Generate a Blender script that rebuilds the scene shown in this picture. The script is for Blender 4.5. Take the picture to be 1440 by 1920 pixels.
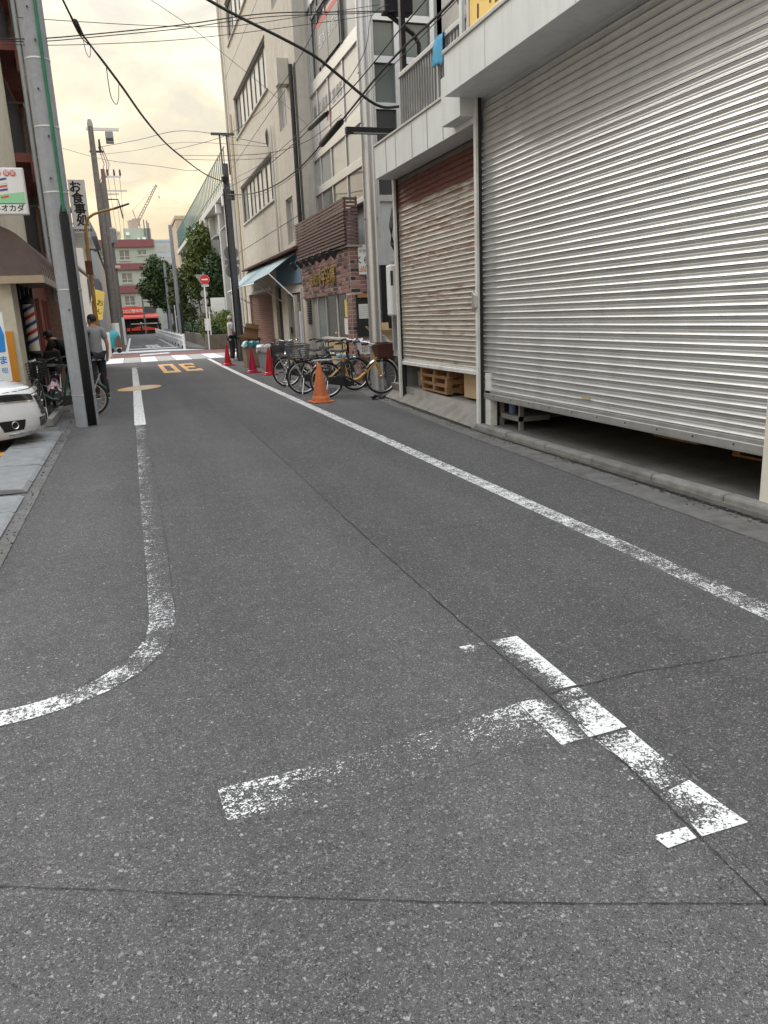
import bpy, bmesh, math, random
from mathutils import Vector, Matrix, Euler
R = math.radians
random.seed(7)
sc = bpy.context.scene
for o in list(bpy.data.objects): bpy.data.objects.remove(o)
C = sc.collection

# ------------------------------------------------------------------ camera
cam = bpy.data.cameras.new('camera'); cam_o = bpy.data.objects.new('camera', cam); C.objects.link(cam_o)
cam.sensor_fit = 'VERTICAL'; cam.sensor_height = 36.0; cam.lens = 1442/1920*36.0
cam.clip_start = 0.05; cam.clip_end = 2500
rt, dn, fw = (0.9498225,-0.31000658,-0.04163105), (-0.1159844,-0.22545933,-0.96732399), (0.29049069,0.92361464,-0.25010227)
cam_o.matrix_world = Matrix(((rt[0],-dn[0],-fw[0],0.0),(rt[1],-dn[1],-fw[1],0.0),(rt[2],-dn[2],-fw[2],1.5),(0,0,0,1)))
sc.camera = cam_o

# ------------------------------------------------------------------ world, sun, exposure
SUN_EL, SUN_AZ = R(34), R(-28)          # azimuth from +Y towards +X (negative: to the left)
sun_dir = Vector((math.sin(SUN_AZ)*math.cos(SUN_EL), math.cos(SUN_AZ)*math.cos(SUN_EL), math.sin(SUN_EL)))
w = bpy.data.worlds.new('World'); sc.world = w; w.use_nodes = True
nt = w.node_tree; N = nt.nodes; L = nt.links
for n in list(N): N.remove(n)
out = N.new('ShaderNodeOutputWorld'); bg = N.new('ShaderNodeBackground'); L.new(bg.outputs[0], out.inputs[0])
bg.inputs[1].default_value = 0.1
sky = N.new('ShaderNodeTexSky'); sky.sky_type = 'NISHITA'; sky.sun_disc = False
sky.sun_elevation = SUN_EL; sky.sun_rotation = SUN_AZ; sky.air_density = 1.3; sky.dust_density = 3.0
tc = N.new('ShaderNodeTexCoord')
sep = N.new('ShaderNodeSeparateXYZ'); L.new(tc.outputs['Generated'], sep.inputs[0])
# thin bright cloud deck: colour by height above the horizon, mottled by noise
ramp = N.new('ShaderNodeValToRGB'); L.new(sep.outputs[2], ramp.inputs[0])
e = ramp.color_ramp.elements
e[0].position = 0.0; e[0].color = (0.60,0.455,0.285,1)
e[1].position = 1.0; e[1].color = (1.75,1.83,1.95,1)
for p, c in ((0.09,(0.63,0.51,0.335)),(0.19,(0.66,0.575,0.415)),(0.30,(0.68,0.63,0.50)),(0.42,(0.74,0.735,0.70)),(0.60,(1.10,1.13,1.17)),(0.8,(1.5,1.56,1.65))):
    k = ramp.color_ramp.elements.new(p); k.color = (*c,1)
mp = N.new('ShaderNodeMapping'); mp.inputs['Scale'].default_value = (1.0,1.0,2.6); L.new(tc.outputs['Generated'], mp.inputs[0])
nz = N.new('ShaderNodeTexNoise'); nz.inputs['Scale'].default_value = 8.0; nz.inputs['Detail'].default_value = 7; nz.inputs['Roughness'].default_value = 0.56; nz.inputs['Distortion'].default_value = 0.35
L.new(mp.outputs[0], nz.inputs[0])
mr = N.new('ShaderNodeMapRange'); L.new(nz.outputs[0], mr.inputs[0])
mr.inputs[1].default_value = 0.38; mr.inputs[2].default_value = 0.62; mr.inputs[3].default_value = 0.75; mr.inputs[4].default_value = 1.20
mul = N.new('ShaderNodeMixRGB'); mul.blend_type = 'MULTIPLY'; mul.inputs[0].default_value = 1.0
L.new(ramp.outputs[0], mul.inputs[1]); L.new(mr.outputs[0], mul.inputs[2])
sc10 = N.new('ShaderNodeMixRGB'); sc10.blend_type = 'MULTIPLY'; sc10.inputs[0].default_value = 1.0; sc10.inputs[2].default_value = (10,10,10,1)
L.new(mul.outputs[0], sc10.inputs[1])
mr2 = N.new('ShaderNodeMapRange'); L.new(nz.outputs[0], mr2.inputs[0])
mr2.inputs[1].default_value = 0.28; mr2.inputs[2].default_value = 0.50; mr2.inputs[3].default_value = 0.72; mr2.inputs[4].default_value = 0.96
mixs = N.new('ShaderNodeMixRGB'); L.new(mr2.outputs[0], mixs.inputs[0]); L.new(sky.outputs[0], mixs.inputs[1]); L.new(sc10.outputs[0], mixs.inputs[2])
L.new(mixs.outputs[0], bg.inputs[0])
sl = bpy.data.lights.new('sun', 'SUN'); sl.energy = 1.1; sl.angle = R(22); sl.color = (1.0,0.93,0.82)
so = bpy.data.objects.new('sun', sl); C.objects.link(so)
so.rotation_euler = (-sun_dir).to_track_quat('-Z','Y').to_euler()
vs = sc.view_settings; vs.view_transform = 'Standard'; vs.look = 'None'; vs.gamma = 1.0; vs.use_curve_mapping = False
vs.exposure = 0.72
sc.cycles.max_bounces = 6; sc.cycles.diffuse_bounces = 2; sc.cycles.glossy_bounces = 3; sc.cycles.transmission_bounces = 4; sc.cycles.transparent_max_bounces = 8
sc.cycles.use_denoising = True; sc.cycles.use_adaptive_sampling = True; sc.cycles.adaptive_threshold = 0.02

# ------------------------------------------------------------------ materials
MT = {}
def _base(name):
    m = bpy.data.materials.new(name); m.use_nodes = True
    t = m.node_tree; b = t.nodes['Principled BSDF']
    return m, t, b
def mat(name, col, rough=0.7, var=0.12, scale=6.0, bump=0.0, bscale=60.0, metal=0.0, spec=0.4, stain=0.0, stain_col=None, streak=False, emit=None, obj_var=0.0):
    """Procedural paint/plaster/metal: colour broken by noise, dirt in blotches or vertical streaks, fine relief."""
    m, t, b = _base(name); n = t.nodes; l = t.links
    g = n.new('ShaderNodeNewGeometry')
    no = n.new('ShaderNodeTexNoise'); no.inputs['Scale'].default_value = scale; no.inputs['Detail'].default_value = 4; no.inputs['Roughness'].default_value = 0.6
    l.new(g.outputs['Position'], no.inputs[0])
    mr = n.new('ShaderNodeMapRange'); mr.inputs[1].default_value = 0.28; mr.inputs[2].default_value = 0.72; mr.inputs[3].default_value = 1-var; mr.inputs[4].default_value = 1+var
    l.new(no.outputs[0], mr.inputs[0])
    mx = n.new('ShaderNodeMixRGB'); mx.blend_type = 'MULTIPLY'; mx.inputs[0].default_value = 1; mx.inputs[1].default_value = (*col,1)
    l.new(mr.outputs[0], mx.inputs[2]); cur = mx.outputs[0]
    if obj_var:
        oi = n.new('ShaderNodeObjectInfo'); m3 = n.new('ShaderNodeMapRange'); m3.inputs[3].default_value = 1-obj_var; m3.inputs[4].default_value = 1+obj_var
        l.new(oi.outputs['Random'], m3.inputs[0])
        q = n.new('ShaderNodeMixRGB'); q.blend_type = 'MULTIPLY'; q.inputs[0].default_value = 1; l.new(cur, q.inputs[1]); l.new(m3.outputs[0], q.inputs[2]); cur = q.outputs[0]
    if stain > 0:
        mpn = n.new('ShaderNodeMapping'); mpn.inputs['Scale'].default_value = (3.5,3.5,0.22) if streak else (1.3,1.3,1.3)
        l.new(g.outputs['Position'], mpn.inputs[0])
        ns = n.new('ShaderNodeTexNoise'); ns.inputs['Scale'].default_value = 2.2; ns.inputs['Detail'].default_value = 3; ns.inputs['Roughness'].default_value = 0.65
        l.new(mpn.outputs[0], ns.inputs[0])
        m2 = n.new('ShaderNodeMapRange'); m2.inputs[1].default_value = 0.50; m2.inputs[2].default_value = 0.76; m2.inputs[3].default_value = 0; m2.inputs[4].default_value = stain
        l.new(ns.outputs[0], m2.inputs[0])
        mx2 = n.new('ShaderNodeMixRGB'); sc_ = stain_col or tuple(c*0.45 for c in col)
        mx2.inputs[2].default_value = (*sc_,1); l.new(cur, mx2.inputs[1]); l.new(m2.outputs[0], mx2.inputs[0]); cur = mx2.outputs[0]
    l.new(cur, b.inputs['Base Color'])
    b.inputs['Roughness'].default_value = rough; b.inputs['Metallic'].default_value = metal
    b.inputs['Specular IOR Level'].default_value = spec
    if bump > 0:
        nb = n.new('ShaderNodeTexNoise'); nb.inputs['Scale'].default_value = bscale; nb.inputs['Detail'].default_value = 4
        l.new(g.outputs['Position'], nb.inputs[0])
        bp = n.new('ShaderNodeBump'); bp.inputs['Strength'].default_value = bump; bp.inputs['Distance'].default_value = 0.01
        l.new(nb.outputs[0], bp.inputs['Height']); l.new(bp.outputs[0], b.inputs['Normal'])
    if emit:
        b.inputs['Emission Color'].default_value = (*emit[0],1); b.inputs['Emission Strength'].default_value = emit[1]
    MT[name] = m; return m
def glass(name, tint, rough=0.03, trans=0.0):
    m, t, b = _base(name); n = t.nodes; l = t.links
    g = n.new('ShaderNodeNewGeometry'); no = n.new('ShaderNodeTexNoise'); no.inputs['Scale'].default_value = 1.2; l.new(g.outputs['Position'], no.inputs[0])
    bp = n.new('ShaderNodeBump'); bp.inputs['Strength'].default_value = 0.06; bp.inputs['Distance'].default_value = 0.05
    l.new(no.outputs[0], bp.inputs['Height']); l.new(bp.outputs[0], b.inputs['Normal'])
    mr = n.new('ShaderNodeMapRange'); mr.inputs[3].default_value = 0.75; mr.inputs[4].default_value = 1.25; l.new(no.outputs[0], mr.inputs[0])
    mx = n.new('ShaderNodeMixRGB'); mx.blend_type = 'MULTIPLY'; mx.inputs[0].default_value = 1; mx.inputs[1].default_value = (*tint,1); l.new(mr.outputs[0], mx.inputs[2])
    l.new(mx.outputs[0], b.inputs['Base Color'])
    b.inputs['Roughness'].default_value = rough; b.inputs['Specular IOR Level'].default_value = 0.9
    b.inputs['Transmission Weight'].default_value = trans; b.inputs['IOR'].default_value = 1.5
    MT[name] = m; return m
def clear_glass(name):
    m, t, b = _base(name); n = t.nodes; l = t.links
    tr = n.new('ShaderNodeBsdfTransparent'); gl = n.new('ShaderNodeBsdfGlossy'); gl.inputs['Roughness'].default_value = 0.03
    fr = n.new('ShaderNodeFresnel'); fr.inputs[0].default_value = 1.5; mxs = n.new('ShaderNodeMixShader')
    l.new(fr.outputs[0], mxs.inputs[0]); l.new(tr.outputs[0], mxs.inputs[1]); l.new(gl.outputs[0], mxs.inputs[2])
    l.new(mxs.outputs[0], n['Material Output'].inputs[0]); MT[name] = m; return m

def asphalt(name, lo, hi, tint=(1,1,1), stone=1.0):
    """Worn dense asphalt: dark binder with angular pale chips of several sizes, pores and broad tonal drift."""
    m, t, b = _base(name); n = t.nodes; l = t.links
    g = n.new('ShaderNodeNewGeometry'); P = g.outputs['Position']
    def noise(s, d=3, r=0.6):
        q = n.new('ShaderNodeTexNoise'); q.inputs['Scale'].default_value = s; q.inputs['Detail'].default_value = d; q.inputs['Roughness'].default_value = r; l.new(P, q.inputs[0]); return q.outputs[0]
    def rng(x, a, b_, c, d):
        q = n.new('ShaderNodeMapRange'); q.inputs[1].default_value = a; q.inputs[2].default_value = b_; q.inputs[3].default_value = c; q.inputs[4].default_value = d; l.new(x, q.inputs[0]); return q.outputs[0]
    def math_(op, x, y):
        q = n.new('ShaderNodeMath'); q.operation = op
        for i, v in enumerate((x, y)):
            if isinstance(v, (int, float)): q.inputs[i].default_value = v
            else: l.new(v, q.inputs[i])
        return q.outputs[0]
    big = rng(noise(0.6, 4, 0.62), 0.3, 0.7, 0.86, 1.14)
    mid = rng(noise(11.0, 3, 0.7), 0.3, 0.7, 0.86, 1.14)
    # tyre-polished tracks run along the street; a few dark drips
    mpn = n.new('ShaderNodeMapping'); mpn.inputs['Scale'].default_value = (1.5,0.05,1.0); l.new(P, mpn.inputs[0])
    tk = n.new('ShaderNodeTexNoise'); tk.inputs['Scale'].default_value = 1.0; tk.inputs['Detail'].default_value = 2; l.new(mpn.outputs[0], tk.inputs[0])
    track = rng(tk.outputs[0], 0.35, 0.65, 0.85, 1.13)
    drip = rng(noise(2.3, 4, 0.55), 0.66, 0.76, 1.0, 0.72)
    fine = rng(noise(330, 2, 0.75), 0.34, 0.66, lo, hi)
    val = math_('MULTIPLY', math_('MULTIPLY', math_('MULTIPLY', big, mid), math_('MULTIPLY', track, drip)), fine)
    # angular chips: cell noise looked up through jittered coordinates
    jn = n.new('ShaderNodeTexNoise'); jn.inputs['Scale'].default_value = 150; jn.inputs['Detail'].default_value = 1; l.new(P, jn.inputs[0])
    jv = n.new('ShaderNodeVectorMath'); jv.operation = 'MULTIPLY_ADD'; l.new(jn.outputs['Color'], jv.inputs[0]); jv.inputs[1].default_value = (0.011,0.011,0.0); l.new(P, jv.inputs[2])
    for s, frac, bright in ((240, 0.55, 0.165), (125, 0.34, 0.155), (70, 0.045, 0.19)):
        v = n.new('ShaderNodeTexVoronoi'); v.inputs['Scale'].default_value = s; l.new(jv.outputs[0], v.inputs['Vector'])
        sp = n.new('ShaderNodeSeparateColor'); l.new(v.outputs['Color'], sp.inputs[0])
        pick = math_('LESS_THAN', sp.outputs[0], frac*stone)
        edge = rng(v.outputs['Distance'], 0.56, 0.40, 0, 1)
        k = math_('MULTIPLY', math_('MULTIPLY', pick, edge), math_('MULTIPLY', math_('POWER', sp.outputs[1], 2.0), bright))
        val = math_('ADD', val, k)
        if s == 125:
            pore = math_('MULTIPLY', math_('GREATER_THAN', sp.outputs[2], 0.72), rng(v.outputs['Distance'], 0.5, 0.2, 0, 0.6))
            val = math_('MULTIPLY', val, math_('SUBTRACT', 1.0, pore)); dist = v.outputs['Distance']
    cc = n.new('ShaderNodeCombineColor')
    for i in range(3): l.new(math_('MULTIPLY', val, tint[i]), cc.inputs[i])
    l.new(cc.outputs[0], b.inputs['Base Color'])
    b.inputs['Roughness'].default_value = 0.85; b.inputs['Specular IOR Level'].default_value = 0.3
    h = math_('ADD', math_('MULTIPLY', dist, -1.0), math_('MULTIPLY', pore, -1.5))
    bp = n.new('ShaderNodeBump'); bp.inputs['Strength'].default_value = 0.5; bp.inputs['Distance'].default_value = 0.004
    l.new(h, bp.inputs['Height']); l.new(bp.outputs[0], b.inputs['Normal'])
    MT[name] = m; return m

def paint(name, col, scale=52.0, rough=0.6, edge=0.065):
    """Road paint worn through in grains; the mesh carries a 'wear' value per corner (0 fresh, 1 gone)."""
    m, t, b = _base(name); n = t.nodes; l = t.links
    g = n.new('ShaderNodeNewGeometry'); P = g.outputs['Position']
    def noise(s, d=4, r=0.65):
        q = n.new('ShaderNodeTexNoise'); q.inputs['Scale'].default_value = s; q.inputs['Detail'].default_value = d; q.inputs['Roughness'].default_value = r; l.new(P, q.inputs[0]); return q.outputs[0]
    def math_(op, x, y, z=None):
        q = n.new('ShaderNodeMath'); q.operation = op
        for i, v in enumerate((x, y, z)):
            if v is None: continue
            if isinstance(v, (int, float)): q.inputs[i].default_value = v
            else: l.new(v, q.inputs[i])
        return q.outputs[0]
    at = n.new('ShaderNodeAttribute'); at.attribute_name = 'wear'
    v = n.new('ShaderNodeTexVoronoi'); v.inputs['Scale'].default_value = 130; l.new(P, v.inputs['Vector'])
    # grain in 0..1: coarse flakes, fine grains and single chips together
    gr = math_('ADD', math_('MULTIPLY', noise(scale, 4), 0.75), math_('ADD', math_('MULTIPLY', noise(9, 3), 0.45), math_('MULTIPLY', v.outputs['Distance'], -0.32)))
    thr = math_('MULTIPLY_ADD', at.outputs['Fac'], 0.42, 0.265)
    d = math_('SUBTRACT', gr, thr)
    mr = n.new('ShaderNodeMapRange'); mr.inputs[1].default_value = -edge; mr.inputs[2].default_value = edge; l.new(d, mr.inputs[0])
    tone = n.new('ShaderNodeMapRange'); tone.inputs[1].default_value = 0.3; tone.inputs[2].default_value = 0.7; tone.inputs[3].default_value = 0.66; tone.inputs[4].default_value = 1.04; l.new(noise(22, 5, 0.75), tone.inputs[0])
    mx = n.new('ShaderNodeMixRGB'); mx.blend_type = 'MULTIPLY'; mx.inputs[0].default_value = 1; mx.inputs[1].default_value = (*col,1); l.new(tone.outputs[0], mx.inputs[2])
    l.new(mx.outputs[0], b.inputs['Base Color']); b.inputs['Roughness'].default_value = rough
    tr = n.new('ShaderNodeBsdfTransparent'); ms = n.new('ShaderNodeMixShader'); l.new(mr.outputs[0], ms.inputs[0]); l.new(tr.outputs[0], ms.inputs[1]); l.new(b.outputs[0], ms.inputs[2])
    l.new(ms.outputs[0], n['Material Output'].inputs[0]); MT[name] = m; return m

asphalt('asphalt', 0.025, 0.121, (1.03,0.995,0.99)); asphalt('asphalt_strip', 0.022, 0.112, (1.03,0.995,0.99), 0.85)
asphalt('asphalt_far', 0.085, 0.13, (1.0,0.99,0.98), 0.8)
asphalt('asphalt_patch', 0.045, 0.085)
mat('tar', (0.012,0.012,0.013), 0.6, 0.3, 30)
paint('paint_white', (0.80,0.80,0.78)); paint('paint_orange', (0.78,0.42,0.12)); paint('paint_lot_orange', (0.72,0.36,0.05))
paint('paint_red_band', (0.20,0.065,0.06)); paint('paint_grey_block', (0.42,0.41,0.39)); paint('paint_cream_ring', (0.62,0.54,0.42))
mat('concrete', (0.21,0.205,0.195), 0.9, 0.18, 5, 0.35, 90, stain=0.6)
mat('concrete_apron', (0.22,0.205,0.18), 0.9, 0.22, 4, 0.4, 70, stain=0.55)
mat('concrete_dark', (0.15,0.145,0.135), 0.92, 0.25, 6, 0.35, 70, stain=0.6)
mat('gutter_concrete', (0.135,0.132,0.125), 0.9, 0.28, 7, 0.4, 80, stain=0.7)
mat('kerb_stone', (0.21,0.205,0.19), 0.9, 0.2, 8, 0.45, 90, stain=0.8, obj_var=0.12)
mat('dirt', (0.06,0.055,0.045), 0.95, 0.4, 20, 0.4, 60)
mat('steel_plate', (0.24,0.245,0.25), 0.6, 0.16, 9, 0.2, 120, metal=0.1, stain=0.6, obj_var=0.09)
mat('shutter_steel', (0.565,0.57,0.57), 0.38, 0.07, 3, 0.05, 30, metal=0.6, stain=0.25, stain_col=(0.33,0.31,0.29), obj_var=0.05)
mat('shutter_bar', (0.31,0.31,0.30), 0.5, 0.10, 5, 0.05, 30, metal=0.4, stain=0.5)
mat('white_panel', (0.66,0.68,0.67), 0.45, 0.05, 3, 0.02, 30, stain=0.42, streak=True, stain_col=(0.44,0.43,0.40))
mat('soffit', (0.50,0.51,0.50), 0.6, 0.06, 3, stain=0.25)
mat('post_white', (0.62,0.62,0.59), 0.5, 0.10, 9, stain=0.5, stain_col=(0.35,0.27,0.2))
mat('post_cream', (0.62,0.59,0.50), 0.6, 0.08, 5, stain=0.3)
mat('red_oxide', (0.30,0.09,0.06), 0.7, 0.2, 9)
mat('black_rubber', (0.018,0.018,0.019), 0.75, 0.2, 20)
mat('black_metal', (0.022,0.022,0.025), 0.45, 0.2, 12)
mat('charcoal', (0.05,0.05,0.052), 0.7, 0.2, 8)
mat('painted_shade', (0.02,0.02,0.021), 0.95, 0.3, 2)  # near-black colour stands in for shade in recesses, openings and interiors
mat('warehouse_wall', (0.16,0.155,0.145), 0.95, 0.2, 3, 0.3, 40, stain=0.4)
mat('chrome', (0.75,0.75,0.76), 0.14, 0.04, 9, metal=1.0)
mat('alu', (0.62,0.63,0.64), 0.4, 0.06, 9, metal=0.75)
mat('galv', (0.64,0.65,0.67), 0.36, 0.14, 60, 0.05, 60, metal=0.75, stain=0.08)
mat('rust', (0.17,0.065,0.03), 0.9, 0.35, 14)
mat('wood_pallet', (0.27,0.15,0.075), 0.8, 0.25, 16, 0.2, 60, obj_var=0.25)
mat('cardboard', (0.36,0.23,0.13), 0.85, 0.12, 9, 0.1, 50)
mat('cardboard_pale', (0.50,0.37,0.22), 0.85, 0.1, 9)
mat('white_card', (0.70,0.70,0.69), 0.7, 0.06, 9)
mat('blue_plastic', (0.10,0.16,0.28), 0.6, 0.12, 6)

# a shutter that has rusted along its ridges
def rusty_shutter():
    m = mat('shutter_rusty', (0.44,0.405,0.36), 0.48, 0.08, 3, 0.05, 30, metal=0.35, obj_var=0.07)
    t = m.node_tree; n = t.nodes; l = t.links; b = n['Principled BSDF']
    old = b.inputs['Base Color'].links[0].from_socket
    g = n.new('ShaderNodeNewGeometry'); mp_ = n.new('ShaderNodeMapping'); mp_.inputs['Scale'].default_value = (1,1.3,16); l.new(g.outputs['Position'], mp_.inputs[0])
    q = n.new('ShaderNodeTexNoise'); q.inputs['Scale'].default_value = 1.6; q.inputs['Detail'].default_value = 6; q.inputs['Roughness'].default_value = 0.7; l.new(mp_.outputs[0], q.inputs[0])
    oi = n.new('ShaderNodeObjectInfo')
    sp = n.new('ShaderNodeSeparateXYZ'); l.new(g.outputs['Position'], sp.inputs[0])
    hz = n.new('ShaderNodeMapRange'); hz.inputs[1].default_value = 1.0; hz.inputs[2].default_value = 3.3; hz.inputs[3].default_value = 0.0; hz.inputs[4].default_value = 0.13; l.new(sp.outputs[2], hz.inputs[0])
    rv = n.new('ShaderNodeMapRange'); rv.inputs[1].default_value = 0.0; rv.inputs[2].default_value = 1.0; rv.inputs[3].default_value = -0.10; rv.inputs[4].default_value = 0.10; l.new(oi.outputs['Random'], rv.inputs[0])
    a = n.new('ShaderNodeMath'); l.new(q.outputs[0], a.inputs[0]); l.new(hz.outputs[0], a.inputs[1])
    a2 = n.new('ShaderNodeMath'); l.new(a.outputs[0], a2.inputs[0]); l.new(rv.outputs[0], a2.inputs[1])
    r_ = n.new('ShaderNodeMapRange'); r_.inputs[1].default_value = 0.60; r_.inputs[2].default_value = 0.72; r_.inputs[3].default_value = 0; r_.inputs[4].default_value = 0.75; l.new(a2.outputs[0], r_.inputs[0])
    mx = n.new('ShaderNodeMixRGB'); mx.inputs[2].default_value = (0.16,0.068,0.036,1); l.new(old, mx.inputs[1]); l.new(r_.outputs[0], mx.inputs[0]); l.new(mx.outputs[0], b.inputs['Base Color'])
rusty_shutter()
mat('shutter_red', (0.13,0.045,0.038), 0.6, 0.25, 8, metal=0.1, stain=0.4)
mat('shutter_brown', (0.20,0.17,0.145), 0.6, 0.25, 8, metal=0.15, stain=0.5, obj_var=0.2)

# ------------------------------------------------------------------ mesh helpers
class MB:
    def __init__(s): s.v = []; s.f = []
    def add(s, vs, fs):
        k = len(s.v); s.v += [tuple(p) for p in vs]; s.f += [tuple(i+k for i in q) for q in fs]; return s
    def box(s, x0, x1, y0, y1, z0, z1):
        x0,x1 = min(x0,x1),max(x0,x1); y0,y1 = min(y0,y1),max(y0,y1); z0,z1 = min(z0,z1),max(z0,z1)
        return s.add([(x0,y0,z0),(x1,y0,z0),(x1,y1,z0),(x0,y1,z0),(x0,y0,z1),(x1,y0,z1),(x1,y1,z1),(x0,y1,z1)],
                     [(0,3,2,1),(4,5,6,7),(0,1,5,4),(1,2,6,5),(2,3,7,6),(3,0,4,7)])
    def obox(s, c, size, rot=(0,0,0)):
        m = Euler(rot).to_matrix(); c = Vector(c); a = [h*0.5 for h in size]
        vs = [c + m @ Vector((a[0]*i, a[1]*j, a[2]*k)) for k in (-1,1) for j in (-1,1) for i in (-1,1)]
        return s.add(vs, [(0,2,3,1),(4,5,7,6),(0,1,5,4),(1,3,7,5),(3,2,6,7),(2,0,4,6)])
    def tube(s, pts, r, n=8, caps=True, flat=1.0):
        pts = [Vector(p) for p in pts]; rs = r if isinstance(r,(list,tuple)) else [r]*len(pts)
        k = len(s.v); prev = None
        for i, p in enumerate(pts):
            d = (pts[min(i+1,len(pts)-1)] - pts[max(i-1,0)])
            if d.length < 1e-9: d = Vector((0,0,1))
            d.normalize()
            if prev is None:
                a = d.cross(Vector((0,0,1)) if abs(d.z) < 0.95 else Vector((1,0,0))).normalized()
            else:
                a = prev - d*prev.dot(d); a = a.normalized() if a.length > 1e-6 else d.orthogonal().normalized()
            prev = a; b = d.cross(a)
            for j in range(n):
                t = 2*math.pi*j/n; s.v.append(tuple(p + (a*math.cos(t) + b*math.sin(t)*flat)*rs[i]))
        for i in range(len(pts)-1):
            for j in range(n):
                s.f.append((k+i*n+j, k+i*n+(j+1)%n, k+(i+1)*n+(j+1)%n, k+(i+1)*n+j))
        if caps:
            s.f.append(tuple(k+j for j in range(n))[::-1]); s.f.append(tuple(k+(len(pts)-1)*n+j for j in range(n)))
        return s
    def lathe(s, prof, c=(0,0,0), n=16, axis='Z', cap=True):
        k = len(s.v); c = Vector(c)
        for r, h in prof:
            for j in range(n):
                t = 2*math.pi*j/n; u, v = r*math.cos(t), r*math.sin(t)
                s.v.append(tuple(c + (Vector((u,v,h)) if axis=='Z' else Vector((h,u,v)) if axis=='X' else Vector((v,h,u)))))
        for i in range(len(prof)-1):
            for j in range(n): s.f.append((k+i*n+j, k+i*n+(j+1)%n, k+(i+1)*n+(j+1)%n, k+(i+1)*n+j))
        if cap:
            s.f.append(tuple(k+j for j in range(n))[::-1]); s.f.append(tuple(k+(len(prof)-1)*n+j for j in range(n)))
        return s
    def prism(s, poly, axis, a, b):
        """poly: 2D outline; axis 'X': (y,z), 'Y': (x,z), 'Z': (x,y)"""
        f = {'X': lambda p,t:(t,p[0],p[1]), 'Y': lambda p,t:(p[0],t,p[1]), 'Z': lambda p,t:(p[0],p[1],t)}[axis]
        n = len(poly); vs = [f(p,a) for p in poly] + [f(p,b) for p in poly]
        return s.add(vs, [tuple(range(n))[::-1], tuple(range(n,2*n))] + [(i,(i+1)%n,n+(i+1)%n,n+i) for i in range(n)])
    def quad(s, a, b, c, d): return s.add([a,b,c,d], [(0,1,2,3)])
    def mesh(s, name, m, smooth=False, ang=35):
        me = bpy.data.meshes.new(name); me.from_pydata(s.v, [], s.f)
        b = bmesh.new(); b.from_mesh(me); bmesh.ops.recalc_face_normals(b, faces=b.faces); b.to_mesh(me); b.free()
        if m is not None: me.materials.append(MT[m] if isinstance(m,str) else m)
        if smooth:
            me.shade_smooth(); me.set_sharp_from_angle(angle=R(ang))
        return me
    def build(s, name, m, parent=None, smooth=False, bevel=0.0, ang=35):
        o = bpy.data.objects.new(name, s.mesh(name, m, smooth, ang)); C.objects.link(o)
        if parent is not None: o.parent = parent
        if bevel:
            bv = o.modifiers.new('bevel','BEVEL'); bv.width = bevel; bv.segments = 2; bv.limit_method = 'ANGLE'; bv.angle_limit = R(50)
        return o
def tag(o, label, cat, group=None):
    o['label'] = label; o['category'] = cat
    if group: o['group'] = group
    return o
def thing(name, label, cat, loc=(0,0,0), rz=0.0, group=None):
    o = bpy.data.objects.new(name, None); C.objects.link(o); o.location = loc; o.rotation_euler = (0,0,rz); o.empty_display_size = 0.2
    return tag(o, label, cat, group)
def struct(o): o['kind'] = 'structure'; return o
def stuff(o): o['kind'] = 'stuff'; return o
def inst(name, me, parent, loc=(0,0,0), rot=(0,0,0), scale=(1,1,1)):
    o = bpy.data.objects.new(name, me); C.objects.link(o); o.parent = parent; o.location = loc; o.rotation_euler = rot; o.scale = scale
    return o
def copy_tree(o, parent=None):
    c = o.copy(); C.objects.link(c)
    if parent is not None: c.parent = parent
    for ch in list(o.children): copy_tree(ch, c)
    return c
def text(name, body, m, parent, loc, size, rot, extrude=0.002, bold=0.0, align='CENTER', sx=1.0, spacing=1.0):
    cu = bpy.data.curves.new(name, 'FONT'); cu.body = body; cu.size = size; cu.extrude = extrude; cu.offset = bold; cu.align_x = align; cu.align_y = 'CENTER'; cu.space_line = spacing; cu.resolution_u = 3
    t = bpy.data.objects.new('tmp', cu); C.objects.link(t); dg = bpy.context.evaluated_depsgraph_get(); dg.update()
    me = bpy.data.meshes.new_from_object(t.evaluated_get(dg)); bpy.data.objects.remove(t); bpy.data.curves.remove(cu)
    me.materials.clear(); me.materials.append(MT[m]); o = bpy.data.objects.new(name, me); C.objects.link(o); o.parent = parent; o.location = loc; o.rotation_euler = rot; o.scale = (sx,1,1)
    return o
FACE_CAM = (R(90),0,0)            # text reading on a face that looks towards -Y
FACE_STREET_R = (R(90),0,R(-90))  # text on a right-hand facade that looks towards -X

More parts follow.
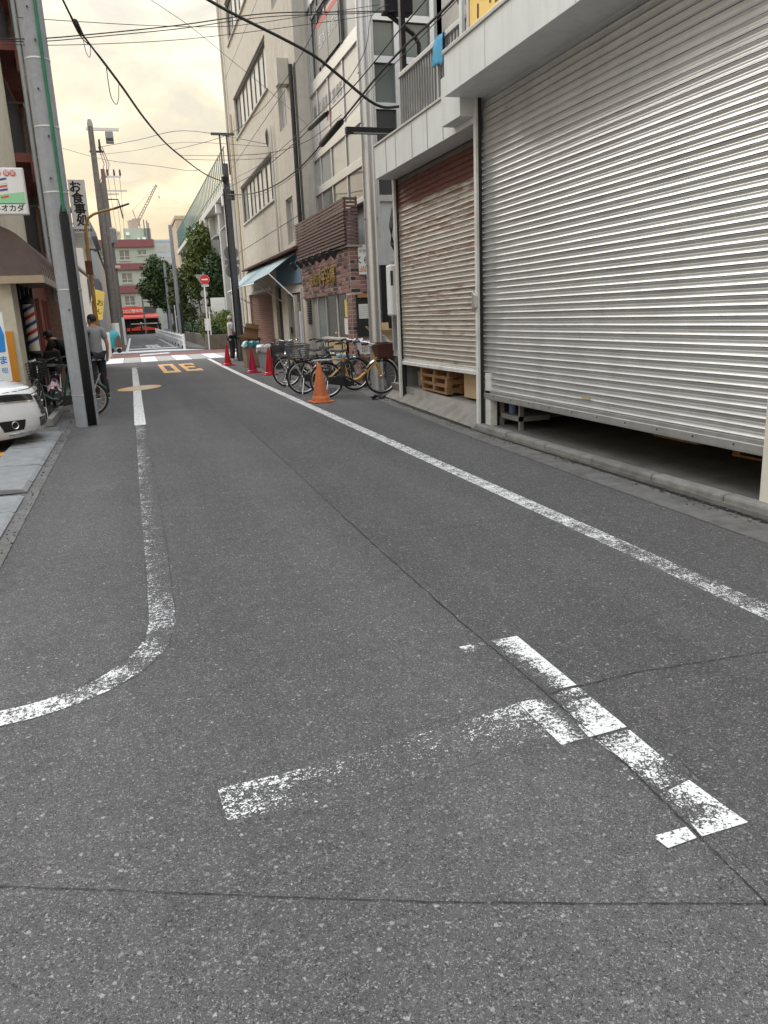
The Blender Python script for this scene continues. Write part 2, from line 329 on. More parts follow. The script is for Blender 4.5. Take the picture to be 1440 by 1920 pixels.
# ------------------------------------------------------------------ ground and road
b = MB(); b.quad((-220,-40,0),(220,-40,0),(220,420,0),(-220,420,0))
road = struct(b.build('road', 'asphalt'))
def set_wear(me, vals):
    at = me.attributes.new('wear', 'FLOAT', 'POINT')
    for i, v in enumerate(vals): at.data[i].value = v
def sheet(name, pts, m, z=0.004, parent=road, wear=None):
    """Flat patch. Paint on four corners gets a grid so that its wear can change across it (one value per corner)."""
    k = MB()
    if wear is None and not str(m).startswith('paint'):
        k.add([(x,y,z) for x,y in pts], [tuple(range(len(pts)))]); return k.build(name, m, parent)
    wr = wear if isinstance(wear, (list,tuple)) else [0.1 if wear is None else wear]*4
    a, b_, c_, d_ = [Vector(p) for p in pts[:4]]; n_ = 8; vals = []
    for i in range(n_+1):
        for j in range(n_+1):
            u, v = i/n_, j/n_; p = a.lerp(b_,u).lerp(d_.lerp(c_,u),v); k.v.append((p.x,p.y,z)); vals.append((wr[0]*(1-u)+wr[1]*u)*(1-v)+(wr[3]*(1-u)+wr[2]*u)*v)
    k.f = [((n_+1)*i+j,(n_+1)*(i+1)+j,(n_+1)*(i+1)+j+1,(n_+1)*i+j+1) for i in range(n_) for j in range(n_)]
    o = k.build(name, m, parent); set_wear(o.data, vals); return o
def ribbon(name, pts, wdt, m, z=0.004, parent=road, jit=0.0, wear=None):
    """Strip along a polyline; wear: list of (left, right) per point."""
    k = MB(); P_ = [Vector((x,y)) for x,y in pts]
    if jit:   # break a long line into short uneven steps
        q = []
        for a, c in zip(P_[:-1], P_[1:]):
            n_ = max(2, int((c-a).length/(0.02 if a.y < 4 else 0.06))); nn = (c-a).normalized(); nn = Vector((-nn.y, nn.x))
            for i in range(n_): q.append(a + (c-a)*(i/n_) + nn*random.uniform(-jit, jit))
        q.append(P_[-1]); P_ = q
    vs = []; vals = []
    for i, p in enumerate(P_):
        d = (P_[min(i+1,len(P_)-1)] - P_[max(i-1,0)]).normalized(); nn = Vector((-d.y, d.x))
        ww = wdt if not jit else wdt*random.uniform(0.45,1.35)
        if wear is None: vs += [(*(p+nn*ww/2), z), (*(p-nn*ww/2), z)]
        else:
            for q in range(5): vs.append((*(p+nn*ww*(0.5-q/4)), z)); vals.append(wear[i][0]*(1-q/4)+wear[i][1]*q/4)
    if wear is None: k.add(vs, [(2*i,2*i+1,2*i+3,2*i+2) for i in range(len(P_)-1)])
    else: k.add(vs, [(5*i+q,5*i+q+1,5*i+q+6,5*i+q+5) for i in range(len(P_)-1) for q in range(4)])
    o = k.build(name, m, parent)
    if wear is not None: set_wear(o.data, vals)
    return o
# edge line on the right
ribbon('edge_line', [(2.82,2.2),(2.825,2.7),(2.83,3.3),(2.835,3.9),(2.84,4.5),(2.84,5.2),(2.845,8),(2.85,12.5),(2.87,20),(2.93,26),(3.04,32.6)], 0.145, 'paint_white',
       wear=[(.5,.55),(.45,.5),(.52,.62),(.55,.5),(.42,.40),(.30,.36),(.34,.42),(.30,.34),(.18,.18),(.1,.1),(.05,.05)])
# centre-left line: worn near the viewer with its sweep into the side lane, fresh farther off
ribbon('lane_line', [(-1.0,3.10),(-0.82,3.10),(-0.66,3.115),(-0.55,3.13),(-0.47,3.155),(-0.40,3.185),(-0.33,3.22),(-0.27,3.265),(-0.22,3.32),(-0.17,3.38),(-0.12,3.46),(-0.08,3.53),(-0.05,3.61),(-0.03,3.69),(-0.012,3.78),(0.0,3.9),(0.005,4.05),(0.005,4.3),(0.01,4.7),(0.01,5.2),(0.01,6.0),(0.01,6.8),(0.01,7.6),(0.015,8.6),(0.02,9.6),(0.025,10.6),(0.03,11.6),(0.03,12.28)], 0.135, 'paint_white',
       wear=[(.25,.3),(.28,.3),(.30,.32),(.34,.36),(.42,.40),(.45,.46),(.62,.52),(.72,.50),(.45,.48),(.48,.62),(.78,.85),(.50,.66),(.42,.70),(.75,.92),(.62,.85),(.45,.62),(.50,.58),(.60,.82),(.66,.92),(.60,.95),(.64,.92),(.56,.9),(.66,.98),(.58,.86),(.52,.8),(.72,.95),(.48,.7),(.60,.8)])
ribbon('lane_line', [(0.03,12.3),(0.05,16),(0.07,19.2)], 0.17, 'paint_white', wear=[(.12,.14),(.14,.16),(.1,.1)])
ribbon('lane_line', [(0.07,20.1),(0.09,24),(0.10,27.6),(0.11,29.2)], 0.165, 'paint_white', wear=[(.15,.2),(.18,.3),(.28,.35),(.5,.6)])
ribbon('line_edge_crack', [(0.105,12.3),(0.10,6.5),(0.085,4.8),(0.075,4.0),(0.02,3.6),(-0.11,3.32),(-0.30,3.16),(-0.50,3.075),(-0.7,3.04)], 0.0026, 'tar', 0.0030, jit=0.003)
ribbon('line_edge_crack', [(-0.04,12.3),(-0.05,6.5),(-0.06,4.5),(-0.07,3.85),(-0.12,3.6),(-0.22,3.43),(-0.40,3.26),(-0.66,3.18)], 0.0026, 'tar', 0.0030, jit=0.003)
# parking bracket with its old band
PW = 'paint_white'
sheet('bracket_paint', [(1.44,3.02),(1.58,3.02),(1.576,2.74),(1.44,2.74)], PW, wear=(.65,.02,.04,.85))
sheet('bracket_paint', [(1.44,2.74),(1.576,2.74),(1.572,2.49),(1.44,2.49)], PW, wear=(.85,.04,.10,.95))
sheet('bracket_paint', [(1.43,2.47),(1.572,2.47),(1.568,2.38),(1.43,2.38)], PW, wear=(.9,.30,.62,.85))
sheet('bracket_paint', [(1.43,2.38),(1.568,2.38),(1.565,2.14),(1.40,2.13)], PW, wear=(.75,.25,.05,.25))
sheet('bracket_paint', [(1.41,2.115),(1.562,2.12),(1.56,2.0),(1.42,2.0)], PW, wear=(.60,.30,.25,.30))
sheet('bracket_paint', [(1.42,2.0),(1.56,2.0),(1.558,1.90),(1.42,1.89)], PW, wear=(.25,.22,.50,.40))
sheet('bracket_paint', [(1.42,1.89),(1.558,1.90),(1.556,1.80),(1.43,1.78)], PW, wear=(.50,.62,.72,.66))
sheet('bracket_paint', [(1.42,1.76),(1.554,1.79),(1.564,1.64),(1.42,1.64)], PW, wear=(.70,.05,.30,.80))
sheet('bracket_paint', [(1.42,1.64),(1.564,1.64),(1.572,1.555),(1.405,1.552)], PW, wear=(.80,.25,.02,.25))
sheet('bracket_paint', [(1.275,1.603),(1.392,1.603),(1.388,1.552),(1.285,1.545)], PW, wear=(.25,.22,.25,.22))
sheet('bracket_paint', [(1.28,3.015),(1.40,3.015),(1.40,2.95),(1.285,2.94)], PW, wear=(.30,.38,.98,.75))
sheet('bracket_paint', [(1.285,2.45),(1.345,2.45),(1.36,2.13),(1.285,2.12)], PW, wear=(.28,.40,.35,.22))
sheet('bracket_paint', [(1.345,2.45),(1.40,2.43),(1.405,2.13),(1.36,2.13)], PW, wear=(.45,.80,.85,.45))
sheet('old_band', [(0.11,2.31),(0.30,2.315),(0.29,2.115),(0.12,2.125)], PW, wear=(.40,.56,.85,.52))
sheet('old_band', [(0.30,2.315),(0.56,2.33),(0.56,2.11),(0.29,2.115)], PW, wear=(.56,.80,.95,.85))
sheet('old_band', [(0.56,2.33),(1.0,2.40),(1.0,2.17),(0.56,2.11)], PW, wear=(.80,.76,.92,.95))
sheet('old_band', [(1.0,2.40),(1.28,2.445),(1.28,2.19),(1.0,2.17)], PW, wear=(.74,.40,.72,.90))
sheet('paint_spot', [(1.37,1.93),(1.40,1.93),(1.40,1.86),(1.37,1.86)], PW, wear=(.6,.8,.6,.8))
# seams and cracks
ribbon('seam', [(1.48,11.8),(1.44,7.3),(1.41,4.9),(1.41,3.2)], 0.007, 'tar', 0.0035, jit=0.005)
ribbon('seam', [(1.41,3.2),(1.425,2.48),(1.42,1.92),(1.40,1.58),(1.38,1.28),(1.36,0.4),(1.35,-3)], 0.0042, 'tar', 0.0055, jit=0.0025)
ribbon('seam', [(1.41,4.9),(2.1,4.89),(2.8,4.87),(3.3,4.79)], 0.0038, 'tar', 0.0055, jit=0.004)
ribbon('seam', [(1.42,2.47),(1.87,2.49),(2.5,2.44),(3.6,2.42)], 0.0045, 'tar', 0.0055, jit=0.003)
ribbon('seam', [(-1.0,2.27),(-0.51,2.07),(-0.13,1.905),(0.23,1.745),(0.57,1.60),(0.92,1.46),(1.38,1.285)], 0.0032, 'tar', 0.0035, jit=0.0022)
ribbon('seam', [(0.10,2.36),(0.55,2.37),(1.2,2.48)], 0.0013, 'tar', 0.0035, jit=0.004)
ribbon('seam', [(0.11,2.11),(0.5,2.07),(1.2,2.16),(1.4,2.10)], 0.0013, 'tar', 0.0035, jit=0.004)
ribbon('seam', [(0.10,2.36),(0.105,2.24),(0.115,2.11)], 0.0012, 'tar', 0.0035, jit=0.004)
ribbon('seam', [(1.62,2.2),(1.60,1.9),(1.59,1.62)], 0.0012, 'tar', 0.0035, jit=0.005)
ribbon('seam', [(1.6,24.7),(1.62,18.5),(1.9,17.4)], 0.02, 'tar', 0.0035, jit=0.006)
# darker repair strip beside the manhole ellipse
sheet('repair_patch', [(0.55,17.6),(2.1,17.9),(2.05,20.3),(0.6,20.0)], 'asphalt_patch', 0.0025)
sheet('paving_strip', [(1.41,-4),(2.72,-4),(2.74,11.8),(1.48,11.8)], 'asphalt_strip', 0.0015)
# orange ring marking, pointed at both ends
k = MB(); n_ = 28; vs = []
for i in range(n_):
    t = 2*math.pi*i/n_; cx, cy = 0.14, 19.6
    sh = 1.0 - 0.25*abs(math.cos(t))**6
    for f in (1.0, 0.72): vs.append((cx + 0.52*f*math.cos(t), cy + 0.72*f*math.sin(t)*sh + 0.5*0.52*math.cos(t)*f*1.1, 0.0045))
k.add(vs, [(2*i,2*i+1,2*((i+1)%n_)+1,2*((i+1)%n_)) for i in range(n_)]); k.build('ring_marking', 'paint_orange', road)
k = MB(); k.add([vs[2*i+1] for i in range(n_)], [tuple(range(n_))]); k.build('ring_infill', 'paint_cream_ring', road)
# "30" for the oncoming lane (read from the far end)
def poly_mark(name, rects, m):
    k = MB()
    for i, (x0,x1,y0,y1) in enumerate(rects): k.quad((x0,y0,0.0045),(x1,y0,0.0045),(x1,y1,0.0045),(x0,y1,0.0045))
    k.build(name, m, road)
zx0, zx1, zy0, zy1 = 0.94, 1.47, 24.8, 30.1
poly_mark('speed_digit', [(zx0,zx0+.15,zy0,zy1),(zx1-.15,zx1,zy0,zy1),(zx0+.15,zx1-.15,zy0,zy0+1.0),(zx0+.15,zx1-.15,zy1-1.0,zy1)], 'paint_orange')
x0, x1, y0, y1 = 1.65, 2.17, 25.1, 29.8
poly_mark('speed_digit', [(x0,x0+.13,y0,y0+1.9),(x0,x0+.14,y0+2.75,y1),(x0+.13,x1,y0,y0+.85),(x0+.14,x1,y1-.8,y1),(x0+.0,x1-.10,y0+1.9,y0+2.75),(x1-.14,x1,y0+.85,y0+1.15),(x1-.14,x1,y1-1.1,y1-.8)], 'paint_orange')
# crossing: white blocks, red band, white band, stop line
xs = [-0.95 + 0.68*i for i in range(12)]
for i, x in enumerate(xs):
    sheet('crossing_block', [(x+0.01,32.9),(x+0.67,33.0),(x+0.70,37.9),(x+0.04,37.9)], 'paint_white' if i%2==0 else 'paint_grey_block', wear=0.06 if i%2==0 else 0.15)
sheet('red_band', [(-6,38.3),(9.5,37.6),(9.5,42.0),(-6,42.6)], 'paint_red_band', 0.005)
sheet('crossing_band', [(-6,43.3),(1.7,44.3),(1.8,47.2),(-6,45.4)], 'paint_white', wear=0.2)
sheet('crossing_band', [(1.7,44.3),(4.0,43.4),(4.0,45.6),(1.8,47.2)], 'paint_white', wear=0.22)
sheet('crossing_band', [(4.8,36.5),(9.5,36.4),(9.5,42.4),(5.3,42.0)], 'paint_white', 0.0062, wear=0.22)
sheet('crossing_band', [(0.45,39.6),(1.9,40.6),(2.0,42.2),(0.5,41.2)], 'paint_white', 0.0085, wear=0.22)
sheet('stop_line', [(0.0,49.6),(2.95,49.4),(2.95,51.0),(0.0,51.3)], 'paint_white', wear=0.22)
ribbon('far_edge_line', [(-0.12,46.2),(0.05,64),(0.25,90)], 0.16, 'paint_white', wear=[(.2,.2)]*3)
ribbon('far_edge_line', [(2.75,52),(2.9,80)], 0.14, 'paint_white', wear=[(.4,.4)]*2)
for i in range(3):
    for j in range(2):
        sheet('stop_letter_stroke', [(1.12+0.30*i,52.5+3.6*j),(1.38+0.30*i,52.5+3.6*j),(1.38+0.30*i,54.6+3.6*j),(1.12+0.30*i,54.6+3.6*j)], 'paint_white', wear=0.22)
sheet('far_letter_stroke', [(0.2,55),(0.8,55),(0.8,56.6),(0.2,56.6)], 'paint_white', wear=0.62); sheet('far_letter_stroke', [(2.2,54),(2.7,54),(2.7,55.6),(2.2,55.6)], 'paint_white', wear=0.62)

# left margin: gutter concrete, bridging plates, parking lot
b = MB(); b.quad((-1.16,-6,0.006),(-0.97,-6,0.006),(-0.95,12.3,0.006),(-1.16,12.35,0.006)); gut = struct(b.build('gutter', 'gutter_concrete'))
b = MB(); b.quad((-14,-6,0.003),(-1.16,-6,0.003),(-1.16,12.9,0.003),(-14,12.9,0.003)); lot = struct(b.build('parking_lot', 'asphalt_far'))
for y0_, y1_ in ((10.55,10.85),(9.35,9.85),(8.2,8.7),(6.6,7.0)):
    sheet('lot_stripe', [(-6,y0_),(-1.60,y0_-0.25),(-1.62,y1_-0.25),(-6,y1_)], 'paint_lot_orange', 0.008, lot)
pl = [(11.15,12.0,0.10,1.0),(10.55,11.1,0.075,1.0),(9.2,10.5,0.07,1.0),(8.25,9.15,0.07,1.0),(7.75,8.2,0.11,1.2),(6.9,7.55,0.04,1.0),(5.9,6.87,0.04,1.0),(4.9,5.87,0.04,1.0)]
for i, (ya, yb, h, q) in enumerate(pl):
    b = MB(); b.prism([(-1.62,0.012),(-1.08,0.010),(-1.06,0.016),(-1.10,0.022+h*0.25),(-1.58,0.02+h*0.5)], 'Y', ya, yb)
    o = b.build('kerb_ramp', 'steel_plate', bevel=0.006)
    tag(o, ['grey kerb ramp plate under the nose of the white car','narrow grey kerb ramp plate, second one back from the white car','long grey kerb ramp plate, third counted from the white car','grey kerb ramp plate just behind the tilted one','thick tilted grey kerb ramp plate with a dark gap in front','grey kerb ramp plate just nearer than the dark gap','grey kerb ramp plate second nearest on the left edge','nearest grey kerb ramp plate at the left picture edge'][i], 'ramp', 'kerb ramps along the parking lot')
# low kerb past the pole on the left
b = MB(); b.box(-1.35,-1.25,13.0,16.6,0.0,0.13); kb = b.build('kerb', 'kerb_stone', bevel=0.015); struct(kb)
b = MB(); b.quad((-14,12.9,0.01),(-1.36,12.9,0.01),(-1.36,33,0.01),(-14,33,0.01)); struct(b.build('left_pavement', 'concrete_dark'))

# right margin: gutter, kerb stones, aprons
b = MB(); b.add([(3.62,2.0,0.004),(4.0,2.0,0.004),(4.02,5.6,0.004),(4.05,8.7,0.004),(4.26,12.1,0.004),(4.5,14.7,0.004),(5.05,19.2,0.004),(4.9,19.3,0.004),(4.25,14.6,0.004),(4.05,12.0,0.004),(3.85,9.2,0.004),(3.72,6.0,0.004)],[(0,1,2,11),(2,3,10,11),(3,4,9,10),(4,5,8,9),(5,6,7,8)])
struct(b.build('gutter', 'gutter_concrete'))
ribbon('gutter_line', [(3.98,1.5),(4.03,5.6),(4.08,9.0),(4.22,11.6),(4.5,14.6)], 0.055, 'tar', 0.0075, jit=0.004)
kerb_root = struct(MB().box(4.07,4.20,1.0,9.05,0.0,0.03).build('kerb', 'concrete_dark'))
ys = [1.0,1.9,2.8,3.7,4.55,5.4,6.3,7.2,8.1,9.0]
for a, c in zip(ys[:-1], ys[1:]):
    k = MB(); k.box(4.085,4.205,a+0.006,c-0.006,0.0,0.085+random.uniform(-.006,.006)); k.build('kerb_stone', 'kerb_stone', kerb_root, bevel=0.022)
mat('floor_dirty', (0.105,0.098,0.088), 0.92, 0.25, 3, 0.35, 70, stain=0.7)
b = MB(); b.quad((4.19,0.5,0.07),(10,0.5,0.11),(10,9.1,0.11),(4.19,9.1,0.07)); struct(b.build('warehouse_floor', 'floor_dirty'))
b = MB()   # ramp up to the second shutter
ry = [9.1+0.25*i for i in range(19)]; rf = [4.12+0.0622*(y-9.1) for y in ry]
vs = []
for y, xf in zip(ry, rf): vs += [(xf,y,0.014),(xf+0.07,y,0.068+0.006*math.sin(y*3)),(xf+0.16,y,0.13+0.005*math.sin(y*2+1)),(4.50,y,0.26-0.06*(13-y)/4)]
b.add(vs, [(4*i+j,4*i+j+1,4*i+j+5,4*i+j+4) for i in range(18) for j in range(3)])
b.add([(4.50,9.1,0.26-0.06*3.9/4),(10,9.1,0.24),(10,13.6,0.28),(4.50,13.6,0.26)], [(0,1,2,3)])
struct(b.build('ramp', 'concrete_apron', smooth=True))

# ------------------------------------------------------------------ warehouse on the right
wh = thing('warehouse', 'white panelled warehouse with two grey roller shutters and a balcony above', 'warehouse', (4.2,8,0))
def W(o):   # children keep world coordinates
    o.matrix_parent_inverse = Matrix.Translation(o.parent.location).inverted() if o.parent.rotation_euler.z == 0 else o.parent.matrix_world.inverted(); return o
SLP = 0.0715
def slat_profile(p, d):
    """(height, depth) from the bottom of a slat up: undercut, flared lower face, flat with a mid ridge, overhang, top lip."""
    top = [(0.0,-0.9),(0.03,-0.9),(0.05,0.62),(0.07,0.66),(0.14,0.52),(0.25,0.25),(0.36,0.07),(0.41,0.08),(0.44,0.20),(0.48,0.22),(0.53,0.17),(0.62,0.13),(0.69,0.20),(0.78,0.42),(0.87,0.72),(0.93,0.93),(0.965,0.97),(0.985,0.5),(1.0,-0.9)]
    return [(p*(1-t), -d*q) for t, q in reversed(top)]
def slat_mesh(y0, y1, p, d, m, name='slat', hgap=0.0):
    k = MB(); pr = slat_profile(p, d)
    ns = 8; bow = [random.uniform(-.0022,.0022) for _ in range(9)]
    rows = []
    for j in range(ns+1):
        y = y0 + (y1-y0)*j/ns
        for z, x in pr: k.v.append((x + bow[j], y, z + bow[(j+3)%9]*0.5))
    n_ = len(pr)
    for j in range(ns):
        for i in range(n_-1): k.f.append((j*n_+i, j*n_+i+1, (j+1)*n_+i+1, (j+1)*n_+i))
    return k.mesh(name, m, True, 60)
def shutter(name, x, y0, y1, z0, z1, p, d, mats, label=None):
    s = bpy.data.objects.new(name, None); C.objects.link(s); s.parent = wh; s.location = (x-wh.location.x, -wh.location.y, 0)
    nsl = int(round((z1-z0)/p)); ms = {}
    for i in range(nsl):
        mm = mats(i/nsl, i)
        key = (mm, i % 6)
        if key not in ms: ms[key] = slat_mesh(y0, y1, p, d, mm)
        inst('slat', ms[key], s, (random.uniform(-.002,.002),0,z0+i*p), (0,0,0))
    return s
sh1 = shutter('roller_shutter', 4.23, 4.29, 9.03, 0.515, 4.0, SLP, 0.0135, lambda t,i: 'shutter_steel')
k = MB(); k.prism([(4.245,0.515),(4.205,0.51),(4.205,0.475),(4.198,0.47),(4.198,0.42),(4.20,0.40),(4.25,0.40),(4.25,0.515)], 'Y', 4.29, 9.03)
o = k.build('bottom_bar', 'shutter_bar', sh1, bevel=0.003); o.matrix_parent_inverse = Matrix.Translation((-4.23,0,0))
k = MB()
for y in (4.6,5.05,5.5,5.95,6.4,6.85,7.3,7.75,8.2,8.65): k.lathe([(0.010,0),(0.010,0.004),(0.004,0.006)], (4.198,y,0.445), 8, 'X')
k2 = MB()
for y in (4.6,5.05,5.5,5.95,6.4,6.85,7.3,7.75,8.2,8.65): k2.lathe([(0.009,-0.004),(0.009,0.001)], (4.1985,y,0.447), 8, 'X')
o = k2.build('rivets', 'charcoal', sh1); o.matrix_parent_inverse = Matrix.Translation((-4.23,0,0))
k = MB().box(4.208,4.216,6.55,6.70,0.60,0.615); o = k.build('sticker', mat('old_label', (0.42,0.33,0.16), 0.7, 0.2, 30), sh1); o.matrix_parent_inverse = Matrix.Translation((-4.23,0,0))
def m2(t, i):
    if t > 0.93: return 'shutter_brown'
    if t > 0.82: return 'shutter_red'
    return 'shutter_rusty'
sh2 = shutter('roller_shutter', 4.47, 9.05, 12.70, 0.72, 3.66, 0.0715, 0.0135, m2)
k = MB(); k.prism([(4.48,0.72),(4.445,0.715),(4.445,0.69),(4.435,0.685),(4.435,0.635),(4.48,0.635)], 'Y', 9.05, 12.70)
o = k.build('bottom_bar', 'post_white', sh2, bevel=0.003); o.matrix_parent_inverse = Matrix.Translation((-4.47,0,0))
# posts
W(MB().box(4.12,4.155,8.925,8.99,0.0,3.90).build('post', 'post_white', wh, bevel=0.004))
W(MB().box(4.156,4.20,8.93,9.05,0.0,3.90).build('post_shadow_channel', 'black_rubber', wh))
W(MB().box(4.40,4.44,12.72,12.80,0.06,3.62).build('post', 'post_white', wh, bevel=0.004))
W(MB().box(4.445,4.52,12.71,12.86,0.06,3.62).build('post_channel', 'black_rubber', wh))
W(MB().box(4.17,4.40,3.6,4.285,0.07,4.0).build('pillar', 'post_cream', wh, bevel=0.006))
W(MB().box(4.165,4.405,3.595,4.29,0.03,0.068).build('pillar_base', 'red_oxide', wh))
W(MB().box(4.205,4.30,8.76,8.90,0.07,0.72).build('guide_rail', 'post_white', wh, bevel=0.004))
# latch box on the post
W(MB().prism([(9.02,1.50),(9.02,1.72),(8.92,1.66),(8.92,1.52)], 'X', 4.085, 4.118).build('latch', 'alu', wh, bevel=0.004))
# canopies: big one, step piece, left one
W(MB().box(3.76,4.24,3.0,8.97,3.86,4.29).build('canopy', 'white_panel', wh, bevel=0.005))
W(MB().box(3.74,3.80,3.0,8.985,4.292,4.33).build('canopy_cap', 'alu', wh, bevel=0.003))
W(MB().box(3.95,4.24,8.975,9.54,3.67,4.20).build('canopy_step', 'white_panel', wh, bevel=0.005))
lc = W(MB().box(4.12,4.46,8.99,12.78,3.60,4.08).build('canopy', 'white_panel', wh, bevel=0.005))
W(MB().box(4.10,4.15,9.545,12.80,4.083,4.11).build('canopy_cap', 'alu', wh, bevel=0.003))
for y in (9.9,10.45,11.05,11.75,12.2):
    W(MB().box(4.1165,4.1195,y-0.004,y+0.004,3.61,4.075).build('panel_joint', 'charcoal', wh))
for y in (4.4,6.2,7.9): W(MB().box(3.7565,3.7595,y-0.004,y+0.004,3.87,4.285).build('panel_joint', 'soffit', wh))
# shell and dark interior
k = MB()
k.box(4.60,4.62,9.0,12.9,3.4,4.0); k.box(10,10.2,0.5,13.0,0,4.0); k.box(4.46,10,12.72,12.88,0.0,4.0); k.box(4.25,10,8.99,9.10,0.0,4.0); k.box(4.45,10,0.4,0.55,0,4.0); k.box(4.25,10,0.4,12.9,4.0,4.12); k.box(4.26,4.5,0.4,3.6,0,4.0)
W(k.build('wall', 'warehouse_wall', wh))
# balcony upstairs
k = MB(); k.box(5.3,5.4,0.5,12.9,4.12,8.2); k.box(5.3,10,12.7,12.9,4.12,8.2); W(k.build('upper_wall', mat('balcony_wall', (0.50,0.49,0.47), 0.7, 0.08, 4, stain=0.3), wh))
W(MB().box(4.15,10,0.4,12.95,7.6,7.9).build('roof', 'charcoal', wh))
rail = bpy.data.objects.new('railing', None); C.objects.link(rail); rail.parent = wh; rail.location = -wh.location
MB().box(4.26,4.33,5.5,11.95,4.86,4.92).build('handrail', 'alu', rail, bevel=0.004)
MB().box(4.28,4.31,5.5,11.95,4.15,4.18).build('bottom_rail', 'alu', rail)
bal = MB().box(4.285,4.31,-0.012,0.012,4.18,4.86).mesh('baluster', mat('baluster_alu', (0.36,0.36,0.36), 0.45, 0.1, 6, metal=0.5))
y = 9.0
while y < 11.9:
    inst('baluster', bal, rail, (0,y,0)); y += 0.098
for y in (9.0,10.42,11.92): MB().box(4.27,4.325,y-0.025,y+0.025,4.12,4.86).build('rail_post', 'alu', rail)
# dark back door frames, downpipe post and box seen over the rail
W(MB().box(5.22,5.29,10.9,11.25,4.12,7.0).build('door_frame', 'black_metal', wh))
W(MB().box(5.18,5.29,9.25,9.40,4.12,7.0).build('door_frame', 'black_metal', wh))
W(MB().box(5.15,5.28,10.28,10.50,5.05,5.35).build('vent_box', 'black_metal', wh, bevel=0.01))
W(MB().box(5.285,5.298,9.40,10.20,4.12,6.6).build('window_pane', glass('pane_dark', (0.05,0.055,0.06)), wh))
W(MB().box(4.35,4.42,11.98,12.08,4.12,7.4).build('corner_post', 'black_metal', wh))
W(MB().box(4.20,4.24,9.45,9.53,4.2,6.2).build('corner_post', 'white_panel', wh))
# yellow sign above the big canopy
ys_ = thing('yellow_sign', 'yellow sign board with black strokes on top of the big canopy', 'sign', (3.98,8.08,4.30))
b = MB().box(-0.02,0.02,-2.6,0.62,0.05,1.5); b.build('board', mat('sign_yellow', (0.80,0.55,0.15), 0.5, 0.04, 5), ys_, bevel=0.004)
MB().box(-0.03,0.03,0.625,0.68,0.0,1.55).build('frame', 'alu', ys_); MB().box(-0.03,0.03,-2.6,0.62,0.0,0.048).build('frame', 'alu', ys_)
k = MB()
for (yy,zz,ln) in ((0.40,0.28,0.10),(0.30,0.42,0.10),(0.20,0.52,0.12),(0.10,0.30,0.05),(0.02,0.36,0.05)):
    pts = [(-0.024, yy+0.022*math.cos(t), zz+(ln/2 if math.sin(t)>0 else -ln/2)+0.022*math.sin(t)) for t in [i*math.pi/5 for i in range(10)]]
    k.add(pts, [tuple(range(10))])
for zz in (0.22,0.28,0.34,0.40,0.46,0.52): k.box(-0.024,-0.0215,-0.10,-0.01,zz,zz+0.018)
k.build('strokes', 'black_metal', ys_)
# towel over the railing
k = MB(); nx, nz_ = 9, 12; vs = []
for i in range(nx):
    for j in range(nz_):
        t = j/(nz_-1); yy = 10.14 + 0.33*i/(nx-1)
        prof = [(4.36,4.70),(4.345,4.80),(4.335,4.90),(4.31,4.935),(4.27,4.935),(4.245,4.91),(4.235,4.85),(4.23,4.78),(4.228,4.72),(4.226,4.66),(4.224,4.60),(4.222,4.56)][j]
        vs.append((prof[0]-0.012*math.sin(yy*28+j*0.3)-0.002, yy + 0.02*t*math.sin(i*1.3), prof[1] + (0.05*(i/(nx-1)) if j > 8 else 0) - (0.02*math.sin(i*2.0) if j>9 else 0)))
k.add(vs, [(i*nz_+j,(i+1)*nz_+j,(i+1)*nz_+j+1,i*nz_+j+1) for i in range(nx-1) for j in range(nz_-1)])
tw = k.build('towel', mat('towel_blue', (0.12,0.42,0.66), 0.95, 0.2, 60, 0.8, 220), smooth=True); sd = tw.modifiers.new('solid','SOLIDIFY'); sd.thickness = 0.008
tag(tw, 'light blue towel hung over the balcony railing', 'towel')
# laundry hanger rack
lh = thing('laundry_hanger', 'dark round clothes peg hanger under the balcony roof', 'hanger', (4.75,10.3,5.5))
k = MB(); ring = [(0.34*math.cos(t), 0.24*math.sin(t), 0) for t in [i*math.pi/10 for i in range(21)]]; k.tube(ring, 0.012, 6); k.tube([(-0.34,0,0),(0.34,0,0)], 0.008, 6); k.tube([(0,-0.24,0),(0,0.24,0)], 0.008, 6); k.tube([(0,0,0),(0,0,0.45)], 0.005, 6); k.build('ring', 'black_metal', lh, True)
peg = MB().box(-0.006,0.006,-0.012,0.012,-0.11,0.0).mesh('peg', mat('peg', (0.16,0.13,0.10), 0.6, 0.3, 30))
for i in range(16):
    t = i*2*math.pi/16; inst('peg', peg, lh, (0.33*math.cos(t),0.235*math.sin(t),-0.01), (0,0.15*random.uniform(-1,1),t))
lh2 = copy_tree(lh); lh2.location = (4.75,9.05,5.75); lh2['label'] = 'dark round clothes peg hanger next to the yellow sign'; lh['group'] = lh2['group'] = 'laundry hangers on the balcony'
lh['label'] = 'dark round clothes peg hanger above the blue towel'

# pallets and boxes inside
def pallet(loc, rz, label, wd=1.0):
    t = thing('pallet', label, 'pallet', loc, rz, 'wooden pallets in the warehouse')
    brd = MB().box(-0.05,0.05,-wd/2,wd/2,0,0.02).mesh('board', 'wood_pallet'); blk = MB().box(-0.5,0.5,-0.04,0.04,0.02,0.10).mesh('runner', 'wood_pallet')
    for x in (-0.45,-0.22,0.0,0.22,0.45):
        inst('board', brd, t, (x,0,0.10)); inst('board', brd, t, (x,0,0.0))
    for y in (-wd/2+.05,0,wd/2-.05): inst('runner', blk, t, (0,y,0))
    return t
for i in range(4): pallet((5.02,11.45+0.03*(i%2),0.262+0.122*i), 0.03*(i-1), ['lowest wooden pallet in the stack behind the rusty shutter','second wooden pallet from the floor behind the rusty shutter','third wooden pallet from the floor behind the rusty shutter','topmost wooden pallet of the stack behind the rusty shutter'][i], 1.15)
